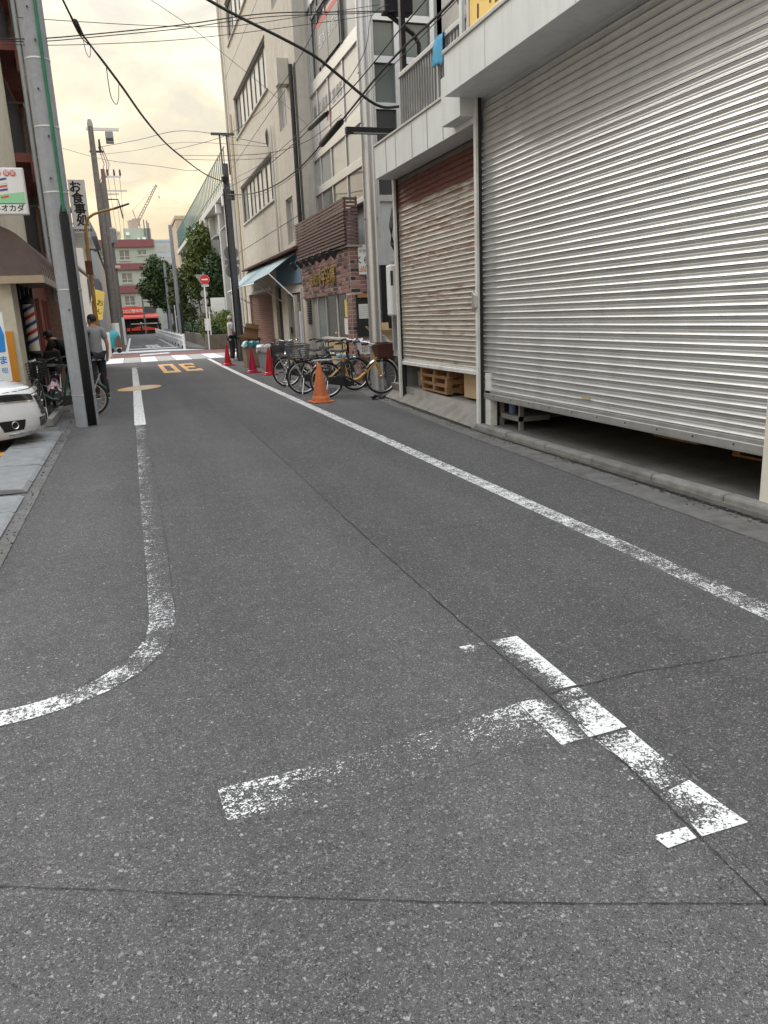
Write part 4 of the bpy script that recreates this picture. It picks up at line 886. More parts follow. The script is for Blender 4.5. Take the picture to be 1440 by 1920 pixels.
MB().box(0.0,0.06,0.1,0.16,-0.6,0.9).build('mount', 'alu', mb)
k = MB()
for i in range(4): k.tube([(4.52-0.02*i,13.0,3.2),(4.45-0.02*i,12.98,2.9),(4.40+0.02*i,12.97,2.62),(4.48,13.0,2.5),(4.50,13.0,2.3)], 0.008, 5)
tag(k.build('wire_bundle', 'cable', smooth=True), 'loose loops of black wire above the white meter box', 'wire')

# ------------------------------------------------------------------ beyond the crossing: right side
mat('school_white', (0.62,0.61,0.58), 0.9, 0.06, 3, 0.2, 40, stain=0.35, streak=True)
mat('school_grey', (0.46,0.45,0.43), 0.9, 0.06, 3, stain=0.3, streak=True)
mat('rail_green', (0.20,0.27,0.25), 0.6, 0.1, 5)
mat('net_green', (0.10,0.36,0.29), 0.8, 0.15, 4)
mat('planter_stone', (0.14,0.115,0.095), 0.95, 0.25, 4, 0.5, 30, stain=0.6, streak=True)
mat('soil', (0.05,0.04,0.03), 0.95, 0.3, 10)
mat('white_paint', (0.80,0.81,0.81), 0.5, 0.05, 6, stain=0.15)
mat('bark', (0.13,0.11,0.09), 0.95, 0.25, 8, 0.6, 30)
mat('sign_back', (0.30,0.31,0.31), 0.5, 0.08, 6, metal=0.4)
mat('sign_red', (0.55,0.035,0.04), 0.45, 0.04, 6)
def leaf_mat(name, col, var=0.45, scale=1.6):
    m = mat(name, col, 0.6, var, scale, spec=0.3); n = m.node_tree.nodes; n['Principled BSDF'].inputs['Subsurface Weight'].default_value = 0.0
    return m
leaf_mat('leaf_bamboo', (0.12,0.155,0.04)); leaf_mat('leaf_dark', (0.058,0.095,0.038)); leaf_mat('leaf_mid', (0.065,0.10,0.034)); leaf_mat('leaf_fresh', (0.13,0.18,0.045)); leaf_mat('leaf_olive', (0.095,0.11,0.042))

sch = thing('school_building', 'white building with pilasters, downpipes and a fenced roof beyond the crossing', 'building', (6.2,60,0))
SX = 6.2
wins = []
ycol = [46.2,51.0,56.8,62.6,68.4,74.2,80.0,86.0]
for a, c in zip(ycol[:-1], ycol[1:]):
    m_ = (a+c)/2
    wins += [(m_-1.1,m_+1.1,1.3,3.2),(m_-1.1,m_+1.1,4.4,6.6)]
child('wall', facade_mesh(SX+0.35, 45.5, 86, 0, 8.4, wins, 0.2), 'school_grey', sch)
child('end_wall', MB().box(SX+0.36,18,45.4,45.6,0,8.6), 'school_white', sch)
child('roof_slab', MB().box(SX-0.25,18,45.0,87,8.3,8.65), 'school_white', sch, bevel=0.02)
for y in ycol: child('pilaster', MB().box(SX-0.02,SX+0.36,y-0.35,y+0.35,0,8.3), 'school_white', sch, bevel=0.01)
for h in wins: window_X(sch, SX+0.35, *h, 2, fm='window_frame_white', pm='pane_grey', t=0.08, tr=(h[2]+h[3])/2)
for a, c in zip(ycol[:-1], ycol[1:]):
    m_ = (a+c)/2; child('window_hood', MB().prism([(SX+0.35,6.95),(SX-0.15,6.75),(SX-0.15,6.70),(SX+0.35,6.75)], 'Y', m_-1.3, m_+1.3), 'school_white', sch)
for y in (46.9,50.2,57.5,63.4):
    child('downpipe', MB().tube([(SX-0.10,y,0.2),(SX-0.10,y,7.9)], 0.07, 8), 'white_paint', sch, smooth=True); child('rain_head', MB().box(SX-0.25,SX+0.05,y-0.22,y+0.22,7.75,8.29), 'white_paint', sch, bevel=0.02)
fence = bpy.data.objects.new('roof_fence', None); C.objects.link(fence); fence.parent = sch; W(fence)
pst = MB().box(-0.03,0.03,-0.03,0.03,8.65,10.5).mesh('fence_post', 'rail_green')
y = 41.6+4.0
while y < 87: inst('fence_post', pst, fence, (SX-0.1,y,0)); y += 0.9
for z in (9.15,10.5): MB().box(SX-0.125,SX-0.075,45.2,87,z-0.03,z+0.03).build('fence_rail', 'rail_green', fence)
MB().box(SX-0.02,SX+0.0,66,87,8.66,9.45).build('net', 'net_green', fence); MB().box(SX+0.1,SX+0.12,76,87,9.5,10.3).build('net', 'net_green', fence)

# planter wall, soil, pavement
b = MB(); b.box(4.05,12,43.0,43.3,0,0.76); b.prism([(4.05,43.3),(4.35,43.3),(4.85,104),(4.55,104)], 'Z', 0, 0.76)
pw = tag(b.build('planter_wall', 'planter_stone', bevel=0.02), 'low dark stone planter wall under the bushes at the crossing corner', 'wall')
b = MB(); b.add([(4.3,43.25,0.66),(12,43.25,0.66),(12,104,0.66),(4.8,104,0.66)],[(0,1,2,3)]); struct(b.build('planting_bed', 'soil'))
b = MB(); b.add([(3.1,45.6,0.0),(4.05,43.2,0.0),(4.6,104,0.0),(3.6,104,0.0),(3.1,45.6,0.10),(4.05,43.2,0.10),(4.6,104,0.10),(3.6,104,0.10)],[(4,5,6,7),(0,1,5,4),(1,2,6,5),(3,0,4,7)]); struct(b.build('pavement', 'asphalt_far'))
# white guard fence along the pavement
gf = thing('guard_fence', 'white low guard fence along the pavement past the crossing', 'fence', (3.0,45.6,0))
def gx(y): return 3.0 + 0.45*(y-45.6)/58.0 - 3.0
gp = MB().tube([(0,0,0),(0,0,0.85)], 0.07, 10).mesh('post', 'white_paint', True); pk = MB().tube([(0,0,0.16),(0,0,0.80)], 0.045, 6).mesh('picket', 'white_paint', True)
y = 0.0
i = 0
while y < 58:
    big_ = i % 4 == 0
    inst('post' if big_ else 'picket', gp if big_ else pk, gf, (gx(45.6+y),y,0)); y += 1.0; i += 1
for z in (0.44,0.70): MB().tube([(gx(45.6),0,z),(gx(103),57.6,z)], 0.05, 8).build('rail', 'white_paint', gf, True)

# foliage
def crown_mesh(name, blobs, n, size, m, seed, droop=0.0):
    rnd = random.Random(seed); k = MB(); tot = sum(b[1][0]*b[1][1]*b[1][2] for b in blobs)
    for (c, r_) in blobs:
        cnt = int(n*(r_[0]*r_[1]*r_[2])/tot)
        for _ in range(cnt):
            while True:
                d = Vector((rnd.gauss(0,1),rnd.gauss(0,1),rnd.gauss(0,1)))
                if d.length > 1e-3: break
            d.normalize(); rad = rnd.random()**0.45 * rnd.uniform(0.82,1.12)
            wob = 1 + 0.22*math.sin(5*d.x+3*d.z+seed)*math.cos(4*d.y-2*d.z)
            p = Vector(c) + Vector((d.x*r_[0],d.y*r_[1],d.z*r_[2]))*rad*wob
            s_ = size*rnd.uniform(0.5,1.3)
            nrm = (d*0.6 + Vector((rnd.gauss(0,.6),rnd.gauss(0,.6),0.35+rnd.gauss(0,.5)))).normalized()
            u = nrm.orthogonal().normalized(); u = Matrix.Rotation(rnd.uniform(0,6.28),3,nrm) @ u; v = nrm.cross(u)
            if droop: u = (u + Vector((0,0,-droop))).normalized()
            k.add([p-u*s_*0.55, p+v*s_*0.28, p+u*s_*0.55-nrm*s_*0.12, p-v*s_*0.28], [(0,1,2,3)])
    me = bpy.data.meshes.new(name); me.from_pydata(k.v, [], k.f); me.materials.append(MT[m]); return me
def tree(name, label, base, trunk, blobs, n, size, m, seed, cat='tree', droop=0.0, extra=None, group='trees beyond the crossing'):
    t = thing(name, label, cat, base, 0, group)
    k = MB()
    for pts, r0, r1 in trunk: k.tube(pts, [r0+(r1-r0)*i/(len(pts)-1) for i in range(len(pts))], 8)
    k.build('trunk', 'bark', t, True)
    o = bpy.data.objects.new('crown', crown_mesh('crown', blobs, n, size, m, seed, droop)); C.objects.link(o); o.parent = t; stuff(o)
    if extra:
        o = bpy.data.objects.new('crown', crown_mesh('crown', extra[0], extra[1], size, extra[2], seed+9, droop)); C.objects.link(o); o.parent = t; stuff(o)
    return t
tree('bamboo_clump', 'tall bright green feathery clump in front of the white building', (5.5,57,0.66), [([(0,0,0),(0.1,0,3),(0,0.1,6.5)],0.07,0.02),([(0.3,0.2,0),(0.5,0.2,3),(0.9,0.1,6.2)],0.07,0.02),([(-0.3,-0.2,0),(-0.5,0,3),(-0.8,0,5.5)],0.07,0.02)],
     [((0.05,0,5.9),(1.0,1.1,1.35)),((-0.45,0,4.5),(0.95,1.1,1.3)),((0.55,0.2,4.9),(0.9,1.1,1.1)),((-0.3,0,3.2),(1.0,1.0,1.1)),((0.25,0.3,6.8),(0.5,0.6,0.7))], 9000, 0.26, 'leaf_bamboo', 3, droop=0.6)
tree('broadleaf_tree', 'dark green broadleaf tree right against the white building', (5.9,53.5,0.66), [([(0,0,0),(0.1,0,1.5),(0.05,0,3.2)],0.11,0.04),([(0.1,0,1.6),(0.5,0.2,3.0)],0.05,0.02)],
     [((0.1,0,3.6),(0.95,0.9,1.25)),((0.35,0,2.4),(0.75,0.8,1.0)),((-0.4,0.1,2.6),(0.7,0.8,1.0)),((0.0,0,4.5),(0.55,0.6,0.6))], 5200, 0.24, 'leaf_dark', 5)
tree('broadleaf_tree', 'spreading dark tree leaning over the street before the mint apartment block', (4.6,78,0.66), [([(0,0,0),(-0.2,0,1.8),(-0.5,0,3.4),(-1.2,0,5.0)],0.16,0.05),([(-0.3,0,2.2),(-1.0,0.2,3.4),(-1.9,0.1,4.2)],0.07,0.03)],
     [((-1.3,0,5.4),(1.25,1.4,1.25)),((-2.0,0,3.9),(1.15,1.3,0.95)),((-0.4,0,5.0),(1.2,1.4,1.2)),((-1.2,0,3.0),(1.2,1.2,0.9)),((-1.45,0,6.5),(0.55,0.7,0.5))], 7000, 0.30, 'leaf_dark', 11, extra=([((-1.3,-0.3,5.5),(1.35,1.2,1.3)),((-2.0,-0.3,4.0),(1.2,1.2,1.0))],2400,'leaf_mid'))
tree('broadleaf_tree', 'olive green lower tree between the two darker crowns', (4.9,66,0.66), [([(0,0,0),(-0.1,0,1.5),(-0.2,0,3.0)],0.10,0.04)],
     [((-0.5,0,3.7),(0.95,1.1,1.3)),((0.2,0,4.3),(0.8,1.0,1.0)),((-0.7,0,2.4),(0.8,1.0,1.1)),((-0.1,0,1.5),(0.9,1.0,0.9))], 6000, 0.26, 'leaf_olive', 17)
tree('broadleaf_tree', 'narrow grey-trunked tree farthest along the guard fence', (4.6,92,0.66), [([(0,0,0),(0,0,2),(0.1,0,4)],0.14,0.06)], [((0.1,0,4.2),(1.2,1.2,1.3)),((0.3,0,2.8),(1.1,1.1,1.1))], 3000, 0.34, 'leaf_dark', 23)
def bush(label, base, blobs, n, size, m, seed, droop=0.0): 
    return tree('bush', label, base, [([(0,0,0),(0.02,0,0.3)],0.03,0.015)], blobs, n, size, m, seed, 'bush', droop, None, 'bushes in the planter')
bush('light green spiky bush at the planter corner by the dark pole', (5.05,43.9,0.66), [((0,0,0.75),(0.50,0.5,0.55)),((0.2,0.1,1.0),(0.35,0.4,0.4))], 2600, 0.14, 'leaf_fresh', 31, 0.3)
bush('round clipped yellow-green bush on the planter edge', (5.15,43.6,0.70), [((0,0,0.28),(0.36,0.34,0.36))], 1900, 0.09, 'leaf_fresh', 33)
bush('dark green bush left of the round clipped one', (4.75,43.75,0.66), [((0,0,0.35),(0.35,0.4,0.42))], 1700, 0.12, 'leaf_mid', 35)
bush('shaggy variegated bush hanging over the planter end near the sign', (4.35,45.2,0.5), [((0,0,0.5),(0.45,0.9,0.65)),((-0.1,-0.4,0.25),(0.35,0.6,0.4)),((0.1,1.0,0.9),(0.5,0.8,0.7))], 3800, 0.13, 'leaf_olive', 37, 0.4)
bush('long dark hedge stretch along the planter beside the pavement', (4.7,55,0.4), [((0,0,0.4),(0.45,6,0.75)),((0,10,0.5),(0.45,6,0.9)),((0.1,22,0.5),(0.5,8,0.9))], 6500, 0.2, 'leaf_dark', 39)

# no-entry sign cluster
ns = thing('road_sign', 'white sign post with red no-entry disc and a plate at the crossing', 'sign', (4.11,43.0,0))
MB().tube([(0,0,0),(0.05,0,3.85)], 0.035, 10).build('post', 'white_paint', ns, True)
def disc(r_, c, t=0.012, n=24): return MB().lathe([(r_,-t/2),(r_,t/2)], c, n, 'Y')
disc(0.24,(0.09,-0.05,3.60)).build('no_entry_disc', 'sign_red', ns); MB().box(-0.07,0.25,-0.064,-0.0575,3.565,3.635).build('white_bar', 'sign_white', ns); 
k = MB(); k.lathe([(0.248,-0.052),(0.248,-0.046)],(0.09,0.0,3.60),24,'Y'); k.build('disc_rim', 'sign_white', ns)
MB().prism([(-0.40,3.86),(0.08,3.86),(-0.16,3.44)],'Y',0.02,0.035).build('give_way_back', 'sign_back', ns)
MB().box(-0.10,0.27,-0.055,-0.043,3.24,3.34).build('plate', 'sign_white', ns); text('lettering', '自転車を除く', 'ink', ns, (0.085,-0.057,3.29), 0.056, FACE_CAM, 0.0005)
for z in (2.89,2.48,2.10): disc(0.19,(0.0,0.06,z)).build('sign_back', 'sign_back', ns)
MB().tube([(0.16,0.1,0),(0.18,0.1,2.2)], 0.03, 8).build('short_post', 'white_paint', ns, True)
MB().box(-0.12,0.14,0.03,0.05,1.0,1.62).build('plate', 'sign_white', ns)
tag(MB().box(4.75,5.55,46.3,46.42,0.66,2.75).build('notice_board', 'sign_white', bevel=0.02), 'tall blank white notice board behind the planter bushes', 'notice board')
tag(MB().box(5.9,7.3,45.0,45.08,0.66,2.4).build('gate', mat('gate_mesh', (0.22,0.23,0.23), 0.7, 0.3, 20)), 'grey school gate beside the white notice board', 'gate')

# right utility pole at the crossing
up = thing('utility_pole', 'dark grey utility pole with sign backs at the near crossing corner', 'utility pole', (3.98,29.7,0))
MB().tube([(0,0,0),(0,0,3),(0,0,6.85)], [0.15,0.13,0.115], 14).build('shaft', 'pole_dark', up, True)
MB().lathe([(0.17,0),(0.165,0.9),(0.155,0.95)],(0,0,0),14).build('base_collar', 'concrete_dark', up, True)
MB().lathe([(0.168,0),(0.168,0.05)],(0,0,0.8),14).build('band', 'black_metal', up, True)
for x in (-0.07,0.17): MB().tube([(x,0.02,6.5),(x-0.02,0.02,7.85)], 0.03, 8).build('extension_pipe', 'pole_dark', up, True)
MB().box(-0.39,0.42,-0.03,0.03,7.78,7.86).build('crossarm', 'pole_dark', up)
for z in (3.86,3.24): disc(0.26,(-0.02,0.19,z)).build('sign_back', 'sign_back', up)
MB().box(-0.27,0.25,0.17,0.19,3.46,3.62).build('sign_back', 'sign_back', up)
MB().box(0.13,0.25,-0.12,0.05,5.65,5.95).build('junction_box', 'black_metal', up, bevel=0.01); MB().lathe([(0.02,0),(0.10,0.05),(0.12,0.2),(0.06,0.28)],(-0.05,-0.12,6.2),10).build('clamp', 'black_metal', up, True)
MB().tube([(-0.13,-0.1,0.1),(-0.13,-0.1,6.0)], 0.025, 6).build('conduit', 'black_metal', up, True)
# thin grey pole inside the guard fence
tp = thing('utility_pole', 'slim pale pole with a black cover by the guard fence', 'utility pole', (3.45,54.5,0))
MB().tube([(0,0,0),(0,0,7.6)], [0.15,0.11], 12).build('shaft', 'pole_concrete', tp, True); MB().box(0.05,0.22,-0.17,-0.05,0.05,2.7).build('cover', 'black_metal', tp)
MB().tube([(-0.25,0,0.0),(-0.25,0,2.6)], 0.035, 8).build('side_post', 'white_paint', tp, True)
tag(MB().tube([(3.75,72,0.1),(3.75,72,6.5)], [0.13,0.10], 10).build('utility_pole', 'pole_concrete', smooth=True), 'short pale pole under the spreading tree', 'utility pole')
tag(MB().tube([(2.62,118,0),(2.62,118,6.5)], [0.12,0.10], 10).build('utility_pole', 'pole_dark', smooth=True), 'thin dark pole in front of the red awning shop', 'utility pole')

# ------------------------------------------------------------------ far end: mint apartment block with shop
mat('mint', (0.42,0.47,0.40), 0.9, 0.06, 2, stain=0.3, streak=True); mat('roof_red', (0.20,0.068,0.075), 0.7, 0.12, 4)
mat('shop_red', (0.62,0.06,0.035), 0.5, 0.05, 3); mat('awning_pink', (0.62,0.13,0.12), 0.7, 0.05, 3)
ap = thing('apartment_block', 'mint green apartment block with dark red bands closing the street', 'building', (2,120,0))
FY = 120.0
k = MB()   # facade facing -Y with window holes
holes = []
for z in (10.3,7.2,4.1): holes += [(0.25,1.65,z,z+1.3),(2.75,3.98,z+0.65,z+1.3),(-2.6,-1.2,z,z+1.3),(-5.4,-4.0,z,z+1.3)]
xsn = sorted({-8,5.3,*[h[0] for h in holes],*[h[1] for h in holes]}); zsn = sorted({0,13.0,*[h[2] for h in holes],*[h[3] for h in holes]})
for a, c in zip(xsn[:-1], xsn[1:]):
    for d, e_ in zip(zsn[:-1], zsn[1:]):
        if not any(h[0] < (a+c)/2 < h[1] and h[2] < (d+e_)/2 < h[3] for h in holes): k.quad((a,FY,d),(c,FY,d),(c,FY,e_),(a,FY,e_))
k.quad((5.3,FY,0),(5.3,130,0),(5.3,130,13),(5.3,FY,13)); k.quad((-8,FY,13),(5.3,FY,13),(5.3,130,13),(-8,130,13)); k.box(-7.9,5.2,FY+0.3,FY+0.4,0.01,12.9)
child('wall', k, 'mint', ap)
for h in holes:
    wd = bpy.data.objects.new('window', None); C.objects.link(wd); wd.parent = ap; W(wd); a,c,d,e_ = h
    MB().box(a,c,FY+0.10,FY+0.18,d,d+0.06).box(a,c,FY+0.10,FY+0.18,e_-0.06,e_).box(a,a+0.06,FY+0.10,FY+0.18,d+.06,e_-.06).box(c-0.06,c,FY+0.10,FY+0.18,d+.06,e_-.06).box((a+c)/2-.04,(a+c)/2+.04,FY+0.10,FY+0.18,d+.06,e_-.06).build('frame', 'window_frame_white', wd)
    MB().box(a+.03,c-.03,FY+0.13,FY+0.15,d+.03,e_-.03).build('pane', 'pane_grey', wd)
    MB().box(a-0.1,c+0.1,FY-0.12,FY-0.001,d-0.10,d).build('sill', 'window_frame_white', wd)
    if e_-d > 1: MB().box(a,c,FY-0.10,FY-0.06,d+0.45,d+0.5).build('guard_bar', 'alu', wd)
for z0_, z1_ in ((12.0,13.05),(8.95,9.85),(5.8,6.85)):
    child('red_band', MB().prism([(FY-0.002,z0_),(FY-0.30,z0_+0.02),(FY-0.12,z1_),(FY-0.002,z1_)], 'X', -8, 5.1), 'roof_red', ap)
child('roof_house', MB().box(1.2,5.0,123,129,13.0,14.85), 'mint', ap)
child('water_tank', MB().lathe([(0.72,0),(0.72,1.1),(0.76,1.12),(0.70,1.2)],(2.65,124,14.85),14), mat('tank_pink', (0.50,0.38,0.33), 0.8, 0.1, 4), ap, smooth=True)
for x, h in ((4.15,16.0),(4.55,15.9),(4.75,15.6)): child('roof_mast', MB().tube([(x,122.8,13.2),(x,122.8,h)], 0.08, 6), 'pole_dark', ap)
child('ac_unit', MB().box(3.0,3.4,122.6,122.95,13.0,13.5), 'white_paint', ap); child('ac_unit', MB().box(3.7,4.2,122.6,122.95,13.0,13.6), 'white_paint', ap); child('ac_unit', MB().box(1.5,2.0,122.6,122.95,13.9,14.3), 'white_paint', ap)
sg = child('shop_sign', MB().box(-2.6,2.6,FY-0.35,FY-0.05,2.86,3.85), 'shop_red', ap, bevel=0.03)
W(text('lettering', '錦糸町北口整体院', 'sign_white', ap, (0.55,FY-0.36,3.27), 0.50, FACE_CAM, 0.005, 0.004))
child('side_sign', MB().box(2.65,4.4,FY-0.2,FY-0.05,3.0,3.85), mat('sign_slate', (0.06,0.065,0.08), 0.6, 0.1, 4), ap)
child('shop_awning', MB().prism([(FY-0.04,2.84),(FY-1.2,2.42),(FY-1.2,2.22),(FY-0.04,2.25)], 'X', -2.8, 4.6), 'awning_pink', ap)
child('shop_front', MB().box(-2.8,4.6,FY-0.05,FY-0.02,0.05,2.2), 'painted_shade', ap)
for x in (-0.6,0.55,1.6,2.9,4.5): child('shop_mullion', MB().box(x,x+0.10,FY-0.12,FY-0.055,0,2.2), 'charcoal', ap)
child('shop_counter', MB().prism([(0.7,0.55),(4.4,0.55),(4.4,0.75),(2.9,1.05),(2.2,1.25),(0.7,0.85)], 'Y', FY-0.3, FY-0.13), 'shop_red', ap); child('shop_counter', MB().box(-0.45,0.5,FY-0.3,FY-0.13,0.5,0.95), 'shop_red', ap)
child('shop_light_strip', MB().box(0.7,4.4,FY-0.2,FY-0.13,1.42,1.56), 'white_paint', ap)
# glassy tower, beige block, other far blocks
def block(name, label, x0, x1, y0, y1, h, m, rows_, cols, pm='pane_grey', cat='building', wz=1.4, ww=0.62, z_first=1.2):
    t = thing(name, label, cat, ((x0+x1)/2,y0,0), 0)
    W(MB().box(x0,x1,y0,y1,0,h).build('wall', m, t)); W(MB().box(x0-0.1,x1+0.1,y0-0.1,y1,h,h+0.35).build('parapet', m, t))
    dz = (h-z_first)/rows_; dx = (x1-x0)/cols
    for i in range(rows_):
        for j in range(cols):
            cx = x0+dx*(j+.5); z = z_first+dz*i
            W(MB().box(cx-dx*ww/2,cx+dx*ww/2,y0-0.05,y0-0.005,z+0.3,z+0.3+min(wz,dz*0.6)).build('window', pm, t))
    return t
block('office_tower', 'pale blue glass office tower behind the trees', 5.9,10.5,150,165,15.5,mat('tower_blue',(0.42,0.47,0.52),0.4,0.06,2),7,8,'pane_pale',ww=0.9,wz=1.7)
block('beige_block', 'beige narrow flats behind the roof fence of the white building', 6.5,10,92,104,12.4,mat('flats_beige',(0.50,0.40,0.30),0.9,0.08,2),4,3,ww=0.5)
block('grey_block', 'pale grey block left of the mint apartments', -16,-8.5,118,130,12.0,'school_grey',4,5)
block('cream_block', 'small cream block peeking behind the mint roof', -1.6,0.9,160,170,18.0,mat('flats_cream',(0.55,0.50,0.38),0.9,0.06,2),5,3)
block('white_block', 'distant white block right of the mint apartments', 10.6,20,135,150,11.0,'school_white',4,6)
# tower crane
tcn = thing('tower_crane', 'distant tower crane with a raised lattice jib above the rooftops', 'crane', (8.1,300,0))
k = MB()
for sx_ in (-0.6,0.6):
    for sy_ in (-0.6,0.6): k.tube([(sx_,sy_,0),(sx_,sy_,36)], 0.12, 4)
for i in range(18):
    for s_ in (-0.6,0.6): k.tube([(-0.6,s_,2*i),(0.6,s_,2*i+2)], 0.07, 4); k.tube([(s_,-0.6,2*i),(s_,0.6,2*i+2)], 0.07, 4)
k.build('mast', mat('crane_steel',(0.42,0.36,0.33),0.6,0.1,2), tcn); stuff(tcn.children[-1])
k = MB(); a0 = Vector((0.4,0,36)); a1 = Vector((8.0,0,48.3)); u = (a1-a0).normalized(); nn = Vector((-u.z,0,u.x))
for off in (Vector((0,-.45,0)),Vector((0,.45,0)),nn*0.9): k.tube([a0+off,a1+off*0.5], 0.13, 4)
for i in range(14):
    p, q = a0+(a1-a0)*i/14, a0+(a1-a0)*(i+1)/14; k.tube([p+Vector((0,-.45,0)),q+nn*0.8], 0.08, 4); k.tube([p+nn*0.85,q+Vector((0,.42,0))], 0.08, 4)
k.build('jib', 'crane_steel', tcn); stuff(tcn.children[-1])
MB().box(-1.8,0.8,-0.8,0.8,35.0,37.2).build('cab', 'crane_steel', tcn); MB().tube([(-0.5,0,37),(-1.2,0,40)], 0.15, 4).build('gantry', 'crane_steel', tcn); MB().tube([(-1.2,0,40),(7.6,0,48.0)], 0.05, 4).build('stay_cable', 'crane_steel', tcn)
MB().tube([(8.0,0,48.3),(8.2,0,44.8)], 0.04, 4).build('hoist_rope', 'crane_steel', tcn); MB().box(8.0,8.4,-0.2,0.2,44.0,44.8).build('hook_block', 'crane_steel', tcn)

# ------------------------------------------------------------------ left side
mat('barber_cream', (0.58,0.53,0.42), 0.92, 0.08, 6, 0.7, 60, stain=0.25)
mat('redbrown', (0.22,0.075,0.055), 0.75, 0.15, 5, 0.2, 40, stain=0.3)
mat('brown_tile', (0.20,0.13,0.10), 0.8, 0.25, 14, 0.3, 30)
mat('navy', (0.03,0.045,0.09), 0.8, 0.15, 8)
mat('teal', (0.03,0.25,0.29), 0.5, 0.2, 8)
mat('cream_stripe', (0.72,0.67,0.56), 0.4, 0.04, 8); mat('stripe_red', (0.50,0.03,0.04), 0.4, 0.05, 8); mat('stripe_blue', (0.04,0.06,0.22), 0.4, 0.05, 8)
bb_ = thing('barber_building', 'cream plastered barber shop building with a brown barrel awning', 'building', (-2.5,14,0))
k = MB()   # end wall facing the viewer, with an upper window
for a, c, d, e_ in ((-8,-1.62,0,4.7),(-8,-2.45,4.7,5.6),(-1.85,-1.62,4.7,5.6),(-8,-1.62,5.6,10.0)): k.quad((a,13.5,d),(c,13.5,d),(c,13.5,e_),(a,13.5,e_))
k.quad((-1.62,13.5,0),(-1.62,14.2,0),(-1.62,14.2,10),(-1.62,13.5,10)); k.quad((-1.62,14.2,2.6),(-1.62,17.0,2.6),(-1.62,17.0,10),(-1.62,14.2,10)); k.quad((-8,13.5,10),(-1.62,13.5,10),(-1.62,17,10),(-8,17,10)); k.quad((-1.62,14.2,0),(-2.3,14.2,0),(-2.3,14.2,2.6),(-1.62,14.2,2.6))
child('wall', k, 'barber_cream', bb_)
child('window', MB().box(-2.45,-1.85,13.58,13.62,4.7,5.6), 'pane_grey', bb_); child('window_frame', MB().box(-2.17,-2.12,13.52,13.60,4.7,5.6).box(-2.45,-1.85,13.52,13.60,4.7,4.76), 'alu', bb_)
child('shop_front', MB().box(-2.28,-2.22,14.2,17.0,0.1,2.6), 'pane_dark', bb_)
for y in (14.25,14.95,15.6,16.3,16.95): child('shop_mullion', MB().box(-1.80,-1.66,y-0.04,y+0.04,0.0,2.4), 'black_metal', bb_)
child('shop_lintel', MB().box(-1.85,-1.63,14.2,17.0,2.4,2.62), 'black_metal', bb_)
child('orange_panel', MB().box(-1.80,-1.69,13.47,13.497,0.70,1.47), 'orange_paint', bb_)
# barrel awning: dark end, ribbed bronze shell
awn = thing('barrel_awning', 'brown quarter-round awning with bronze ribs over the barber shop', 'awning', (-1.62,14,0))
def arc(r_, n=12): return [(-1.88+0.75*math.sin(t), 2.27+0.76*math.cos(t)) for t in [i*(math.pi/2)/n for i in range(n+1)]]
ar = arc(1)
k = MB(); k.add([(-1.88,13.3,2.27)]+[(x,13.3,z) for x,z in ar], [tuple(range(len(ar)+1))]); child('end_panel', k, 'awning_brown', awn)
k = MB(); n_ = len(ar)
k.add([(x,13.3,z) for x,z in ar]+[(x,16.8,z) for x,z in ar], [(i,i+1,n_+i+1,n_+i) for i in range(n_-1)]); child('shell', k, 'awning_bronze', awn, smooth=True)
for y in [13.31+0.348*i for i in range(11)]: child('rib', MB().tube([(x+0.004,y,z+0.004) for x,z in ar], 0.012, 6), 'awning_brown', awn, smooth=True)
child('valance', MB().box(-1.88,-1.11,13.27,13.33,2.17,2.28).box(-1.15,-1.105,13.331,16.83,2.17,2.28), 'awning_bronze', awn)
child('underside', MB().box(-1.87,-1.16,13.34,16.8,2.25,2.265), mat('underside_tan', (0.30,0.22,0.15), 0.8, 0.1, 4), awn)
# barber sign (generic striped pole emblem in place of the cartoon)
bs_ = thing('barber_sign', 'projecting white barber sign with green base and black lettering', 'sign', (-1.53,13.10,3.12))
MB().box(-0.62,0.37,-0.04,0.04,0.0,0.64).build('case', 'alu', bs_, bevel=0.01); MB().box(-0.60,0.34,-0.046,-0.041,0.02,0.62).build('face', 'sign_white', bs_)
MB().prism([(-0.60,0.16),(0.34,0.16),(0.34,0.31),(0.05,0.28),(-0.2,0.33),(-0.60,0.30)],'Y',-0.049,-0.0465).build('green_ground', mat('sign_green',(0.30,0.62,0.36),0.5,0.04,5), bs_)
MB().box(-0.60,0.34,-0.0495,-0.0475,0.145,0.158).build('green_line', mat('sign_teal',(0.03,0.25,0.2),0.5,0.04,5), bs_)
for i in range(6):
    z = 0.22+0.048*i; MB().prism([(0.02,z),(0.13,z+0.02),(0.13,z+0.044),(0.02,z+0.024)],'Y',-0.052,-0.050).build('stripe', ('ink_red','sign_white','stripe_blue')[i%3], bs_)
text('lettering', 'オカダ', 'ink', bs_, (0.16,-0.0475,0.083), 0.105, FACE_CAM, 0.0005, 0.002); text('lettering', 'サロン', 'ink_grey', bs_, (-0.08,-0.0475,0.075), 0.058, FACE_CAM, 0.0015, 0.001)
for i, ch in enumerate('快適優美'):
    x = -0.06+0.085*i+(0.03 if i>1 else 0); disc(0.042,(x,-0.050,0.562),0.004,16).build('badge', mat('badge_red',(0.60,0.12,0.12),0.5,0.04,5) if 'badge_red' not in MT else 'badge_red', bs_); text('lettering', ch, 'sign_white', bs_, (x,-0.0535,0.562), 0.062, FACE_CAM, 0.0005)
MB().tube([(-0.3,0,0.62),(-0.5,0.2,0.95)], 0.012, 6).build('stay', 'alu', bs_)
